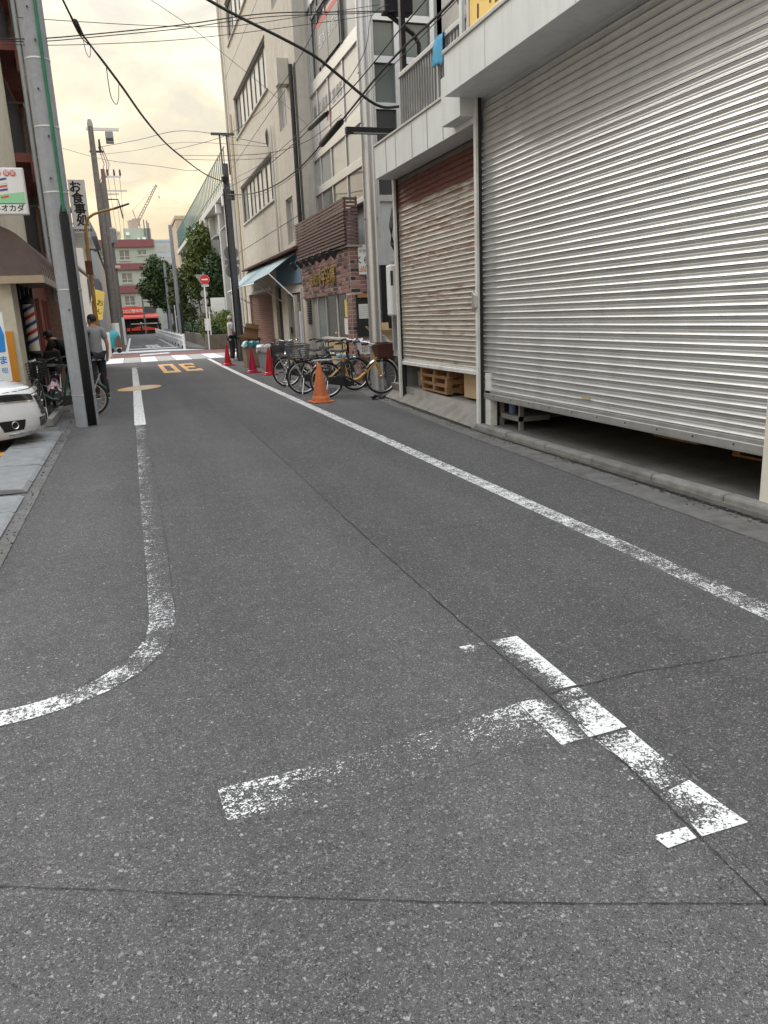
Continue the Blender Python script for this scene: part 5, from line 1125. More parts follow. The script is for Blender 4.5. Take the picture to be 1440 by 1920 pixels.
# barber pole
bp_ = thing('barber_pole', 'striped red white and blue barber pole beside the cream pillar', 'barber pole', (-1.56,14.9,1.12))
MB().lathe([(0.09,0),(0.09,0.78)],(0,0,0),24).build('cylinder', 'cream_stripe', bp_, True)
for i in range(7):
    z = -0.06+0.135*i; k = MB(); rows_ = []
    for j in range(25):
        t = 2*math.pi*j/24; zz = z + 0.27*j/24
        rows_ += [(0.0912*math.cos(t),0.0912*math.sin(t),min(max(zz,0.0),0.78)),(0.0912*math.cos(t),0.0912*math.sin(t),min(max(zz+0.06,0.0),0.78))]
    k.add(rows_, [(2*j,2*j+2,2*j+3,2*j+1) for j in range(24)]); k.build('stripe', 'stripe_red' if i%2 else 'stripe_blue', bp_, True)
MB().lathe([(0.10,0.782),(0.11,0.80),(0.10,0.86),(0.05,0.92),(0.01,0.94)],(0,0,0),20).build('cap', 'black_metal', bp_, True); MB().lathe([(0.05,-0.10),(0.11,-0.04),(0.10,-0.002)],(0,0,0),20).build('base', 'black_metal', bp_, True); MB().box(-0.12,-0.09,-0.03,0.03,-0.05,0.85).build('bracket', 'black_metal', bp_)
# blue and white flag sign at the left edge
fl = thing('flag_banner', 'blue and white vertical banner at the left edge above the car', 'banner', (-1.66,12.9,0))
MB().box(-0.34,-0.06,-0.006,0.006,0.75,1.75).build('cloth', 'sign_white', fl); MB().prism([(-0.34,1.15),(-0.09,1.18),(-0.075,1.42),(-0.12,1.60),(-0.34,1.62)],'Y',-0.0105,-0.0065).build('blue_patch', mat('flag_blue',(0.02,0.22,0.58),0.6,0.05,6), fl)
text('lettering', 'ま', 'flag_blue', fl, (-0.14,-0.009,1.05), 0.13, FACE_CAM, 0.001, 0.003); text('lettering', '昭', 'flag_blue', fl, (-0.14,-0.009,0.90), 0.09, FACE_CAM, 0.001)
MB().tube([(-0.36,0,0),(-0.36,0,1.85)], 0.012, 6).build('pole', 'alu', fl); MB().box(-0.55,-0.15,-0.2,0.2,0,0.06).build('base', 'charcoal', fl)

# red-brown apartment house with balconies
ah = thing('apartment_house', 'red-brown apartment house with dark balconies behind the grey pole', 'building', (-2,20,0))
AX = -1.75
child('wall', facade_mesh(AX, 17.0, 25.5, 0, 12, [(17.6,18.5,0,2.1),(19.6,20.5,0,2.1),(22.0,23.0,0,2.1)], 0.15, -1), 'redbrown', ah)
child('side_wall', MB().quad((AX,17.0,0),(-8,17.0,0),(-8,17.0,12),(AX,17.0,12)).quad((AX,25.5,0),(-8,25.5,0),(-8,25.5,12),(AX,25.5,12)), 'redbrown', ah)
for a, c in ((17.6,18.5),(19.6,20.5),(22.0,23.0)): child('door', MB().box(AX-0.14,AX-0.11,a,c,0.02,2.08), mat('door_maroon',(0.10,0.05,0.045),0.5,0.15,6) if 'door_maroon' not in MT else 'door_maroon', ah); child('door_frame', MB().box(AX+0.001,AX+0.04,a-0.09,a-0.01,0,2.12).box(AX+0.001,AX+0.04,c+0.01,c+0.09,0,2.12), 'redbrown', ah)
for z in (2.75,4.55,6.45,8.3):
    child('balcony_slab', MB().box(AX+0.002,-1.33,17.05,21.0,z,z+0.16), 'redbrown', ah)
    child('balcony_shade_sheet', MB().box(AX+0.003,AX+0.02,17.1,20.9,z+0.17,z+1.7), 'painted_shade', ah)  # flat near-black sheet paints the recess's shade onto the wall
    if z > 4: 
        child('balcony_fascia', MB().box(-1.36,-1.32,17.04,18.4 if z > 6 else 17.9,z-0.35,z-0.002), 'redbrown', ah)
    rl = MB()
    rl.box(-1.37,-1.34,17.05,21.0,z+1.0,z+1.04); rl.box(AX+0.03,-1.371,17.05,17.08,z+1.0,z+1.04)
    child('balcony_rail', rl, 'black_metal', ah)
    bar_ = MB().box(-1.362,-1.348,-0.008,0.008,z+0.161,z+0.999).mesh('balcony_bar', 'black_metal')
    for i in range(33): inst('balcony_bar', bar_, ah, (-ah.location.x,17.1-ah.location.y+0.12*i,0))
child('tile_column', MB().box(AX+0.001,-1.30,21.0,21.45,0,12), 'brown_tile', ah)
for x, y, r_ in ((-1.155,16.9,0.06),(-1.27,16.95,0.04)): child('downpipe', MB().tube([(x,y,2.0),(x,y,12)], r_, 12), mat('pvc_grey',(0.46,0.48,0.50),0.5,0.06,6) if 'pvc_grey' not in MT else 'pvc_grey', ah, smooth=True)
for z in (3.2,4.6,6.0,7.4): child('pipe_clip', MB().lathe([(0.068,0),(0.068,0.03)],(-1.155,16.9,z),12), 'alu', ah)

# eating house and the row behind it
def house(name, label, y0, y1, xf, h, m, wins_, extra=None):
    t = thing(name, label, 'building', (xf-1,y0,0))
    child('wall', facade_mesh(xf, y0, y1, 0, h, wins_, 0.12, -1), m, t)
    child('end_wall', MB().quad((xf,y0,0),(xf-7,y0,0),(xf-7,y0,h),(xf,y0,h)).quad((xf,y1,0),(xf-7,y1,0),(xf-7,y1,h),(xf,y1,h)), m, t)
    child('roof', MB().box(xf-7,xf+0.12,y0-0.05,y1+0.05,h,h+0.15), 'charcoal', t)
    for w_ in wins_: window_X(t, xf, *w_, 2, 'window_frame_white', 'pane_grey', -1)
    return t
kb_ = house('eating_house', 'white house with slanted awnings carrying the tall black-lettered sign', 26.0, 32.6, -1.55, 5.6, mat('house_white',(0.55,0.54,0.51),0.9,0.08,4,stain=0.35,streak=True), [(27,28.2,3.6,4.6),(29.2,30.4,3.6,4.6),(28,29,0,2.0)])
child('awning', MB().prism([(-1.55,4.75),(-0.78,4.42),(-0.74,4.30),(-1.55,4.35)], 'Y', 28.3, 32.4), 'white_panel', kb_)
child('awning', MB().prism([(-1.55,3.70),(-0.95,3.10),(-0.95,3.04),(-1.55,3.60)], 'Y', 27.6, 32.0), 'plaster_pale', kb_)
child('lower_wall_panel', MB().box(-1.549,-1.50,26.1,32.5,2.4,3.0), 'plaster_pale', kb_)
ks = thing('vertical_sign', 'tall white signboard with brush-style black characters above the left shops', 'sign', (-0.98,28.0,4.40))
MB().box(-0.25,0.25,-0.06,0.06,0,1.61).build('case', 'alu', ks, bevel=0.008); MB().box(-0.235,0.235,-0.066,-0.061,0.015,1.595).build('face', 'sign_white', ks)
for i, ch in enumerate('お食事処'):
    for q, (dx, dz) in enumerate(((-.013,0),(.013,0),(0,-.011),(0,.011),(0,0))): text('lettering', ch, 'ink', ks, (-0.05+0.032*i+dx,-0.069-0.0006*q,1.37-0.335*i+dz), 0.37, FACE_CAM, 0.0002)
[text('lettering', 'KOMACHI', 'ink', ks, (0.03+dx,-0.069-abs(dx)*0.1,0.085), 0.115, FACE_CAM, 0.0003) for dx in (-.006,0,.005)]
MB().tube([(-0.25,0,0.3),(-0.6,0,0.3)], 0.03, 6).build('bracket', 'alu', ks); MB().tube([(-0.25,0,1.3),(-0.6,0,1.3)], 0.03, 6).build('bracket', 'alu', ks)
h1 = house('corner_house', 'pale house past the crossing on the left with grey roof', 46.5, 55, -1.75, 6.2, 'plaster_pale', [(47.5,49,3.4,4.8),(51,52.5,3.4,4.8)])
child('lean_roof', MB().prism([(-1.75,8.4),(-0.95,6.3),(-0.95,6.15),(-1.75,6.15)], 'Y', 46.4, 55), mat('roof_grey',(0.20,0.21,0.22),0.7,0.1,4), h1)
child('balcony', MB().box(-1.74,-1.15,47,53,2.9,4.0), mat('balcony_slate',(0.10,0.11,0.13),0.6,0.1,4), h1)
h2 = house('grey_house', 'grey metal-clad house next in the left row', 55.3, 66, -1.6, 7.0, mat('clad_grey',(0.33,0.36,0.40),0.6,0.08,4), [(57,58.5,3.5,4.8),(61,62.5,3.5,4.8)])
h3 = house('brown_house', 'brownish house farthest in the left row', 66.3, 108, -1.7, 8.0, mat('house_brown',(0.36,0.33,0.30),0.9,0.1,3), [(70,72,3.5,5.0),(78,80,3.5,5.0),(88,90,3.5,5.0)])
# things in front of the eating house
cl_ = thing('work_coat', 'dark blue cloth hanging under the left shop awning', 'cloth', (-1.42,30.6,2.1)); MB().box(-0.02,0.02,-0.25,0.25,0,1.0).build('cloth', 'navy', cl_, bevel=0.01)
MB().tube([(0,-0.3,1.02),(0,0.3,1.02)], 0.012, 6).build('rod', 'alu', cl_)
yf = thing('flag_banner', 'leaning yellow banner with black characters by the left shops', 'banner', (-0.98,37.5,0), 0)
k = MB(); k.quad((-0.12,0,3.05),(0.26,0.0,2.92),(0.02,0.0,1.75),(-0.28,0.0,1.72)); o = k.build('cloth', mat('flag_yellow',(0.78,0.56,0.13),0.7,0.06,5), yf); sd = o.modifiers.new('s','SOLIDIFY'); sd.thickness = 0.01
text('lettering', 'お', 'ink', yf, (0.0,-0.012,2.45), 0.30, (R(90),R(10),0), 0.001, 0.004); text('lettering', 'ん', 'ink', yf, (-0.10,-0.012,2.08), 0.26, (R(90),R(10),0), 0.001, 0.004)
MB().tube([(-0.30,0.02,0),(-0.14,0.02,3.15)], 0.014, 6).build('pole', 'alu', yf); MB().box(-0.5,-0.1,-0.2,0.2,0,0.08).build('base', 'charcoal', yf)
wf_ = thing('flag_banner', 'white banner just left of the yellow banner', 'banner', (-1.38,36.6,0)); k = MB(); k.quad((0.12,0,2.75),(0.18,0,2.7),(0.06,0.05,1.5),(-0.22,0.05,1.45)); o = k.build('cloth', 'sign_white', wf_); sd = o.modifiers.new('s','SOLIDIFY'); sd.thickness = 0.01
MB().tube([(0.16,0.03,0),(0.19,0.03,2.85)], 0.014, 6).build('pole', 'alu', wf_); MB().box(0,0.35,-0.2,0.2,0,0.08).build('base', 'charcoal', wf_)

# orange street lamp
lp = thing('street_lamp', 'weathered orange street lamp with a curved arm on the left', 'street lamp', (-0.86,26,0))
MB().tube([(0,0,0),(0,0,2.2),(0.02,0,2.25),(0.03,0,4.1),(0.06,0,4.4),(0.15,0,4.62),(0.32,0,4.73),(0.6,0,4.82),(1.0,0,4.90)], [0.075,0.07,0.055,0.05,0.045,0.042,0.038,0.034,0.03], 12).build('post', mat('lamp_orange',(0.45,0.25,0.05),0.6,0.2,7,stain=0.5,stain_col=(0.12,0.07,0.04)), lp, True)
MB().tube([(0.93,0,4.89),(1.38,0,5.03)], [0.035,0.028], 8).build('lamp_head', 'pole_dark', lp, True)
MB().box(-0.10,0.10,-0.10,-0.06,3.0,3.4).build('clamp', 'rust', lp)

# near left concrete pole with black cover and green conduit
lpole = thing('utility_pole', 'large grey concrete utility pole with a black cover strip and green pipe', 'utility pole', (-0.74,12.75,0))
MB().tube([(0,0,0),(0,0,4),(0,0,8),(0,0,12)], [0.175,0.165,0.155,0.145], 24).build('shaft', 'pole_concrete', lpole, True)
k = MB(); n_ = 7
for i, z in enumerate((0.02,1.5,3.05,3.20)):
    r_ = 0.178-0.0026*z + 0.012
    for j in range(n_):
        t = R(-64) + R(44)*(j/(n_-1)-0.5)*(1.0 if i < 3 else 0.35); k.v.append((r_*math.cos(t), r_*math.sin(t), z))
for i in range(3):
    for j in range(n_-1): k.f.append((i*n_+j,i*n_+j+1,(i+1)*n_+j+1,(i+1)*n_+j))
o = k.build('cover_strip', 'black_rubber', lpole, True); sd = o.modifiers.new('s','SOLIDIFY'); sd.thickness = 0.02
MB().tube([(0.085,-0.165,3.1),(0.080,-0.160,5.2),(0.075,-0.156,8.5)], 0.022, 8).build('green_pipe', mat('pipe_green',(0.02,0.16,0.09),0.5,0.15,6), lpole, True)
for z in (0.48,2.02,3.36,4.22,5.08,5.95): MB().lathe([(0.181-0.0026*z,0),(0.181-0.0026*z,0.02)],(0,0,z),24,cap=False).build('strap', 'alu', lpole, True)
for i, z in enumerate((1.75,2.9,3.55,4.1,4.7,5.3,5.7)):
    MB().tube([(-0.03+0.05*(i%2),-0.15,z),(-0.03+0.05*(i%2),-0.19-0.02*(i%2),z-0.01)], 0.013, 6).build('step_bolt', 'charcoal', lpole)
# farther left poles
fp = thing('utility_pole', 'tall weathered left pole with a crossarm, switch box and tangled cables', 'utility pole', (-0.62,50,0))
MB().tube([(0,0,0),(0,0,6),(0,0,12.4)], [0.22,0.19,0.15], 14).build('shaft', 'pole_grime', fp, True)
MB().tube([(0.25,0.1,0),(0.22,0.1,9.4)], [0.17,0.14], 12).build('cable_riser', 'pole_grime', fp, True)
MB().box(-0.25,1.52,-0.05,0.05,12.15,12.3).build('crossarm', 'galv', fp); MB().lathe([(0.10,0),(0.16,0.05),(0.16,0.2),(0.10,0.42)],(0,0,12.3),10).build('insulator', 'pole_concrete', fp, True)
MB().box(0.75,1.18,-0.18,0.18,11.5,12.1).build('switch_box', 'steel_plate', fp, bevel=0.03); MB().box(0.78,1.15,-0.2,-0.181,11.6,11.75).build('bushings', 'charcoal', fp)
MB().box(-0.2,0.55,-0.04,0.04,11.0,11.1).build('bracket', 'black_metal', fp); MB().lathe([(0.05,0),(0.07,0.1),(0.05,0.6)],(0.38,0,11.1),8).build('pothead', 'charcoal', fp, True)
for i, (x, z) in enumerate(((0.35,9.9),(0.5,9.7),(0.62,9.8))): MB().tube([(0.30+0.1*i,0,11.3),(x+0.15,0,10.4),(x,0,z),(0.1,0,9.3)], 0.022, 6).build('cable_loop', 'cable_pink', fp, True)
MB().lathe([(0.24,0),(0.24,1.6)],(0,0,0),14).build('base_wrap', 'white_paint', fp, True)
fp2 = thing('utility_pole', 'second left pole with triple insulator arms and a grey transformer', 'utility pole', (-0.30,62,0))
MB().tube([(0,0,0),(0,0,6),(0,0,12.2)], [0.2,0.17,0.14], 12).build('shaft', 'pole_grime', fp2, True)
for z, xr in ((11.72,1.2),(10.78,1.5),(10.55,0.9)): MB().box(-0.15,xr,-0.05,0.05,z-0.05,z+0.05).build('crossarm', 'galv', fp2)
for x in (0.32,0.75,1.15): MB().lathe([(0.05,0),(0.07,0.08),(0.05,0.42)],(x,0,11.77),8).build('insulator', 'charcoal', fp2, True)
MB().lathe([(0.28,0),(0.30,0.1),(0.30,0.95),(0.2,1.05)],(0.12,-0.3,7.2),14).build('transformer', 'steel_plate', fp2, True)
MB().tube([(0.1,0,10.2),(0.8,0,10.2),(0.9,0,9.6),(1.0,0,8.9)], 0.05, 6).build('cable_riser', 'charcoal', fp2, True)
MB().box(0.05,0.4,-0.3,-0.1,5.45,5.65).build('lamp', mat('lamp_glass',(0.60,0.52,0.36),0.4,0.05,5), fp2, bevel=0.03)
MB().lathe([(0.23,0),(0.23,2.0)],(0,0,0),12).build('base_wrap', 'white_paint', fp2, True)

# ------------------------------------------------------------------ traffic cones
mat('cone_red', (0.55,0.015,0.025), 0.4, 0.06, 8); mat('cone_crimson', (0.42,0.012,0.05), 0.4, 0.08, 8); mat('cone_orange', (0.50,0.14,0.045), 0.75, 0.2, 18, 0.2, 60, stain=0.5, stain_col=(0.22,0.10,0.06))
def cone(label, x, y, m, h=0.70, rz=0.2, skirt=False):
    t = thing('traffic_cone', label, 'traffic cone', (x,y,0.0), rz, 'traffic cones along the right edge line')
    MB().box(-0.19,0.19,-0.19,0.19,0.0,0.03).build('base', m, t, bevel=0.012)
    prof = [(0.15,0.03),(0.145,0.06),(0.12,0.08),(0.028,h-0.02),(0.02,h)] if not skirt else [(0.17,0.03),(0.165,0.07),(0.155,0.10),(0.135,0.12),(0.13,0.16),(0.035,h-0.02),(0.025,h)]
    MB().lathe(prof, (0,0,0), 20).build('body', m, t, True)
    return t
cone('faded orange traffic cone standing in front of the bicycles', 3.17, 13.56, 'cone_orange', 0.69, 0.1, True)
cone('bright red traffic cone nearest the parked bicycles', 3.58, 21.2, 'cone_red', 0.72)
cone('darker crimson traffic cone between the two bright red ones', 3.31, 22.5, 'cone_crimson', 0.70)
cone('red traffic cone farthest off, at the crossing', 3.15, 27.0, 'cone_red', 0.70)

# ------------------------------------------------------------------ bicycles
mat('rim_alu', (0.60,0.60,0.60), 0.3, 0.05, 8, metal=0.9); mat('tyre_black', (0.02,0.02,0.02), 0.85, 0.2, 20); mat('tyre_tan', (0.50,0.38,0.24), 0.8, 0.1, 10)
mat('saddle_black', (0.025,0.024,0.023), 0.5, 0.2, 20)
def bike(label, loc, rz, col, name='bicycle', basket=None, rear_basket=None, step=True, tyre='tyre_black', fender='chrome', hb='chrome', saddle='saddle_black', rear_seat=False, battery=False, lean=0.06, rw=0.33, carrier=True, group='bicycles parked by the brick bar'):
    t = thing(name, label, 'bicycle', loc, rz, group); t.rotation_euler.x = lean
    WB = 1.08; rx, fx = -0.5, -0.5+WB
    for x, nm in ((rx,'rear'),(fx,'front')):
        wh_ = bpy.data.objects.new('wheel', None); C.objects.link(wh_); wh_.parent = t; wh_.location = (x,0,rw)
        def ring_(r_, tr, n=28): return [(r_*math.cos(2*math.pi*i/n),0,r_*math.sin(2*math.pi*i/n)) for i in range(n+1)]
        MB().tube(ring_(rw-0.02,0), 0.020, 8, False).build('tyre', 'tyre_black', wh_, True)
        MB().tube(ring_(rw-0.044,0), 0.011, 6, False).build('rim', 'rim_alu' if tyre=='tyre_black' else tyre, wh_, True)
        k = MB()
        for i in range(18):
            a = 2*math.pi*i/18; k.tube([(0.02*math.cos(a+0.5),0.02*(-1)**i,0.02*math.sin(a+0.5)),((rw-0.045)*math.cos(a),0,(rw-0.045)*math.sin(a))], 0.0016, 3, False)
        stuff(k.build('spokes', 'rim_alu', wh_)); MB().lathe([(0.022,-0.045),(0.03,-0.03),(0.03,0.03),(0.022,0.045)],(0,0,0),10,'Y').build('hub', 'rim_alu', wh_, True)
        a0, a1 = (R(-10),R(150)) if nm=='rear' else (R(10),R(165))
        k = MB(); n_ = 14; vs = []
        for i in range(n_+1):
            a = a0+(a1-a0)*i/n_
            for yy, dr_ in ((-0.028,0.012),(0,0.03),(0.028,0.012)): vs.append(((rw+dr_)*math.cos(a),yy,(rw+dr_)*math.sin(a)))
        k.add(vs, [(3*i+j,3*i+j+1,3*i+j+4,3*i+j+3) for i in range(n_) for j in range(2)]); o = k.build('mudguard', fender, wh_, True)
    bbk = (-0.06,0,0.29); seat_top = (-0.20,0,0.78); head_t = (fx-0.16,0,0.78); head_b = (fx-0.11,0,0.62)
    k = MB()
    if step: k.tube([head_b,(0.28,0,0.44),(0.12,0,0.32),bbk], 0.024, 10); k.tube([(fx-0.14,0,0.72),(0.24,0,0.56),(0.05,0,0.47),(-0.12,0,0.50)], 0.016, 8) if not battery else None
    else: k.tube([head_b,bbk], 0.022, 8); k.tube([head_t,(-0.17,0,0.70)], 0.020, 8)
    k.tube([bbk,seat_top], 0.020, 8); k.tube([head_b,head_t], 0.024, 8)
    for s_ in (-1,1): k.tube([bbk,(rx,0.055*s_,rw)], 0.012, 6); k.tube([(-0.15,0,0.62),(rx,0.055*s_,rw)], 0.011, 6)
    k.build('frame', col, t, True)
    k = MB()
    for s_ in (-1,1): k.tube([head_b,(fx-0.09,0.045*s_,0.56),(fx-0.03,0.05*s_,0.42),(fx,0.052*s_,rw)], [0.014,0.014,0.013,0.010], 7)
    k.build('fork', col, t, True)
    MB().tube([head_t,(fx-0.20,0,0.92)], 0.014, 8).build('stem', 'chrome', t, True)
    MB().tube([(fx-0.44,-0.27,0.97),(fx-0.32,-0.27,0.99),(fx-0.17,-0.16,0.96),(fx-0.18,0,0.92),(fx-0.17,0.16,0.96),(fx-0.32,0.27,0.99),(fx-0.44,0.27,0.97)], 0.012, 8).build('handlebar', hb, t, True)
    for s_ in (-1,1): MB().tube([(fx-0.46,0.27*s_,0.968),(fx-0.33,0.27*s_,0.99)], 0.018, 8).build('grip', 'black_rubber', t, True); MB().tube([(fx-0.30,0.25*s_,0.975),(fx-0.40,0.29*s_,0.945)], 0.006, 5).build('brake_lever', 'chrome', t, True)
    MB().tube([seat_top,(-0.225,0,0.84)], 0.013, 8).build('seat_post', 'chrome', t, True)
    k = MB(); n_ = 9; vs = []
    for i in range(n_):
        u = i/(n_-1); x = -0.38+0.29*u; w_ = 0.105*(1-u)**0.7+0.022; 
        for j in range(7):
            a = math.pi*j/6; vs.append((x,w_*math.cos(a),0.845+0.045*math.sin(a)-0.012*math.sin(u*3.1)))
    k.add(vs, [(7*i+j,7*i+j+1,7*i+j+8,7*i+j+7) for i in range(n_-1) for j in range(6)]+[tuple(range(7)),tuple(range(7*(n_-1),7*n_))[::-1]]); k.build('saddle', saddle, t, True)
    MB().prism([(-0.52,0.36),(-0.48,0.40),(-0.05,0.36),(0.03,0.30),(0.0,0.22),(-0.07,0.19),(-0.5,0.27)],'Y',0.055,0.075).build('chain_case', 'black_metal', t, bevel=0.005); MB().prism([(-0.52,0.36),(-0.48,0.40),(-0.05,0.36),(0.03,0.30),(0.0,0.22),(-0.07,0.19),(-0.5,0.27)],'Y',-0.075,-0.055).build('chain_case', 'black_metal', t, bevel=0.005)
    for s_ in (-1,1):
        MB().tube([(-0.06,0.08*s_,0.29),(-0.06+0.13*s_,0.10*s_,0.29-0.10*s_)], 0.010, 6).build('crank', 'chrome', t, True); MB().box(-0.10+0.13*s_,-0.02+0.13*s_,min(0.11*s_,0.20*s_),max(0.11*s_,0.20*s_),0.275-0.10*s_,0.305-0.10*s_).build('pedal', 'black_rubber', t)
    k = MB(); k.tube([(rx,0.08,rw),(rx-0.06,0.15,0.02)], 0.009, 6); k.tube([(rx,-0.08,rw),(rx-0.06,-0.15,0.02)], 0.009, 6); k.tube([(rx-0.06,-0.15,0.02),(rx-0.06,0.15,0.02)], 0.009, 6); k.build('kickstand', 'chrome', t, True)
    if carrier: MB().box(-0.74,-0.34,-0.07,0.07,0.70,0.715).build('carrier', 'alu' if fender=='chrome' else 'black_metal', t); MB().tube([(-0.70,0.06,0.70),(rx,0.065,rw)], 0.007, 5).build('carrier_stay', 'alu', t); MB().tube([(-0.70,-0.06,0.70),(rx,-0.065,rw)], 0.007, 5).build('carrier_stay', 'alu', t)
    MB().lathe([(0.025,-0.01),(0.025,0.0)],(-0.80,0,0.62),10,'X').build('reflector', 'cone_red', t)
    def wire_basket(nm, x0, x1, y0, y1, z0, z1, m, solid=False):
        bk_ = bpy.data.objects.new(nm, None); C.objects.link(bk_); bk_.parent = t
        if solid:
            k = MB(); cx, cy = (x0+x1)/2, (y0+y1)/2; th = 0.012
            def rect(z, f): return [(cx-(x1-x0)/2*f,cy-(y1-y0)/2*f,z),(cx+(x1-x0)/2*f,cy-(y1-y0)/2*f,z),(cx+(x1-x0)/2*f,cy+(y1-y0)/2*f,z),(cx-(x1-x0)/2*f,cy+(y1-y0)/2*f,z)]
            k.add(rect(z0,0.82)+rect(z1,1.0), [(0,1,2,3),(0,1,5,4),(1,2,6,5),(2,3,7,6),(3,0,4,7)]); o = k.build('shell', m, bk_); sd = o.modifiers.new('s','SOLIDIFY'); sd.thickness = 0.012
            MB().tube(rect(z1,1.0)+[rect(z1,1.0)[0]], 0.012, 6).build('brim', m, bk_)
        else:
            k = MB(); cx, cy = (x0+x1)/2, (y0+y1)/2
            def rect(z, f): return [(cx-(x1-x0)/2*f,cy-(y1-y0)/2*f,z),(cx+(x1-x0)/2*f,cy-(y1-y0)/2*f,z),(cx+(x1-x0)/2*f,cy+(y1-y0)/2*f,z),(cx-(x1-x0)/2*f,cy+(y1-y0)/2*f,z)]
            for i in range(7):
                u = i/6; q = rect(z0+(z1-z0)*u, 0.82+0.18*u); k.tube(q+[q[0]], 0.0045 if i < 6 else 0.009, 4, False)
            lo, hi_ = rect(z0,0.82), rect(z1,1.0)
            for e0 in range(4):
                e1 = (e0+1)%4
                for i in range(8):
                    u = i/8; k.tube([Vector(lo[e0]).lerp(lo[e1],u), Vector(hi_[e0]).lerp(hi_[e1],u)], 0.004, 4, False)
            for i in range(7):
                u = i/6; k.tube([Vector(lo[0]).lerp(lo[1],u), Vector(lo[3]).lerp(lo[2],u)], 0.004, 4, False)
            stuff(k.build('wires', m, bk_))
    if basket: wire_basket('front_basket', fx-0.13, fx+0.22, -0.19, 0.19, 0.70, 0.95, basket[0], basket[1])
    if rear_basket: wire_basket('rear_basket', -0.80, -0.36, -0.18, 0.18, 0.73, 0.98, rear_basket[0], rear_basket[1])
    if rear_seat: MB().box(-0.66,-0.36,-0.13,0.13,0.74,0.86).build('child_seat', 'black_rubber', t, bevel=0.04); MB().box(-0.70,-0.62,-0.14,0.14,0.86,1.10).build('child_seat_back', 'black_rubber', t, bevel=0.03)
    if battery: MB().box(-0.23,-0.14,-0.045,0.045,0.36,0.66).build('battery', 'charcoal', t, bevel=0.01)
    MB().lathe([(0.03,0),(0.035,0.03),(0.02,0.06)],(fx-0.02,0,0.66),10,'X').build('lamp', 'chrome', t, True)
    return t
mat('frame_yellow', (0.55,0.30,0.03), 0.35, 0.05, 6, spec=0.6); mat('frame_black', (0.025,0.025,0.027), 0.35, 0.1, 6, spec=0.6); mat('frame_silver', (0.50,0.51,0.52), 0.3, 0.05, 6, metal=0.7); mat('frame_green', (0.01,0.07,0.06), 0.35, 0.1, 6, spec=0.6)
mat('basket_brown', (0.085,0.032,0.024), 0.55, 0.2, 20); mat('basket_grey', (0.10,0.10,0.11), 0.6, 0.2, 20)
bike('yellow step-through bicycle with a brown front basket', (3.95,14.2,0), 0.0, 'frame_yellow', basket=('basket_brown',True), battery=True, lean=0.05)
bike('black bicycle with a wire rear basket just behind the yellow one', (3.72,15.25,0), 0.02, 'frame_black', rear_basket=('basket_grey',False), fender='frame_black', hb='frame_black', lean=0.05)
bike('dark bicycle with a black rear crate and upright handlebar', (3.78,17.2,0), 0.05, 'frame_black', rear_basket=('black_metal',False), fender='chrome', hb='black_metal', lean=0.05)
bike('silver bicycle seen from behind, parked nearest the bins', (3.62,18.9,0), 1.45, 'frame_silver', lean=0.04, hb='chrome')
bike('second black bicycle with a white cover in its basket, by the steel pole', (4.15,15.95,0), -0.05, 'frame_black', basket=('white_paint',False), lean=0.05, fender='frame_black')
bike('dark green bicycle with tan tyres standing behind the concrete pole', (-1.22,14.25,0), R(178), 'frame_green', rw=0.29, tyre='tyre_tan', basket=('black_metal',False), group='bicycles parked on the left', lean=0.05, fender='frame_green')
bike('black bicycle with child seat parked in front of the barber shop', (-1.38,14.55,0), R(-100), 'frame_black', basket=('black_metal',False), rear_seat=True, group='bicycles parked on the left', fender='frame_black', hb='black_metal', lean=0.05)
bike('black bicycle farthest back against the barber windows', (-1.46,15.95,0), R(-85), 'frame_black', basket=('black_metal',False), group='bicycles parked on the left', fender='frame_black', hb='black_metal', lean=-0.05)
k = MB(); vs = []
for i in range(9):
    for j in range(7): vs.append((0.20*(i/8-0.5), 0.16*(j/6-0.5), 0.035*math.sin(i*1.7+j)*math.cos(j*1.4)-0.10*abs(i/8-0.5)**2*4))
k.add(vs, [(7*i+j,7*(i+1)+j,7*(i+1)+j+1,7*i+j+1) for i in range(8) for j in range(6)]); o = k.build('floral_cloth', mat('floral',(0.50,0.33,0.36),0.85,0.75,38), smooth=True)
tag(o, 'pink and white printed cloth over the left bicycle basket', 'cloth'); o.location = (-1.22,13.72,0.60); o.rotation_euler = (0.5,0.1,0.2)
k = MB(); vs = []
for i in range(6):
    for j in range(6): vs.append((0.24*(i/5-0.5), 0.24*(j/5-0.5), 0.03*math.sin(i*1.9)*math.cos(j*1.5)))
k.add(vs, [(6*i+j,6*(i+1)+j,6*(i+1)+j+1,6*i+j+1) for i in range(5) for j in range(5)]); o = k.build('plastic_cover', mat('plaid_lilac',(0.62,0.52,0.66),0.5,0.25,24), smooth=True); o.location = (4.62,15.9,0.99); tag(o, 'lilac and white cloth in the basket by the steel pole', 'cloth')
k = MB(); vs = []
for i in range(7):
    for j in range(5): vs.append((0.16*(i/6-0.5), 0.10*(j/4-0.5), 0.02+0.025*math.sin(i*1.2)*math.cos(j*1.1)))
k.add(vs, [(5*i+j,5*(i+1)+j,5*(i+1)+j+1,5*i+j+1) for i in range(6) for j in range(4)]); o = k.build('glove', 'black_rubber', smooth=True); o.location = (4.18,13.35,0.005); o.scale = (1.6,1.6,1.5); tag(o, 'black crumpled glove lying by the gutter near the yellow bicycle', 'glove'); sd = o.modifiers.new('s','SOLIDIFY'); sd.thickness = 0.015
st_ = thing('stool', 'grey stool with blue cloths between the bicycles and the bar', 'stool', (4.55,17.0,0))
MB().lathe([(0.18,0.52),(0.19,0.55),(0.17,0.58)],(0,0,0),16).build('seat', 'steel_plate', st_, True)
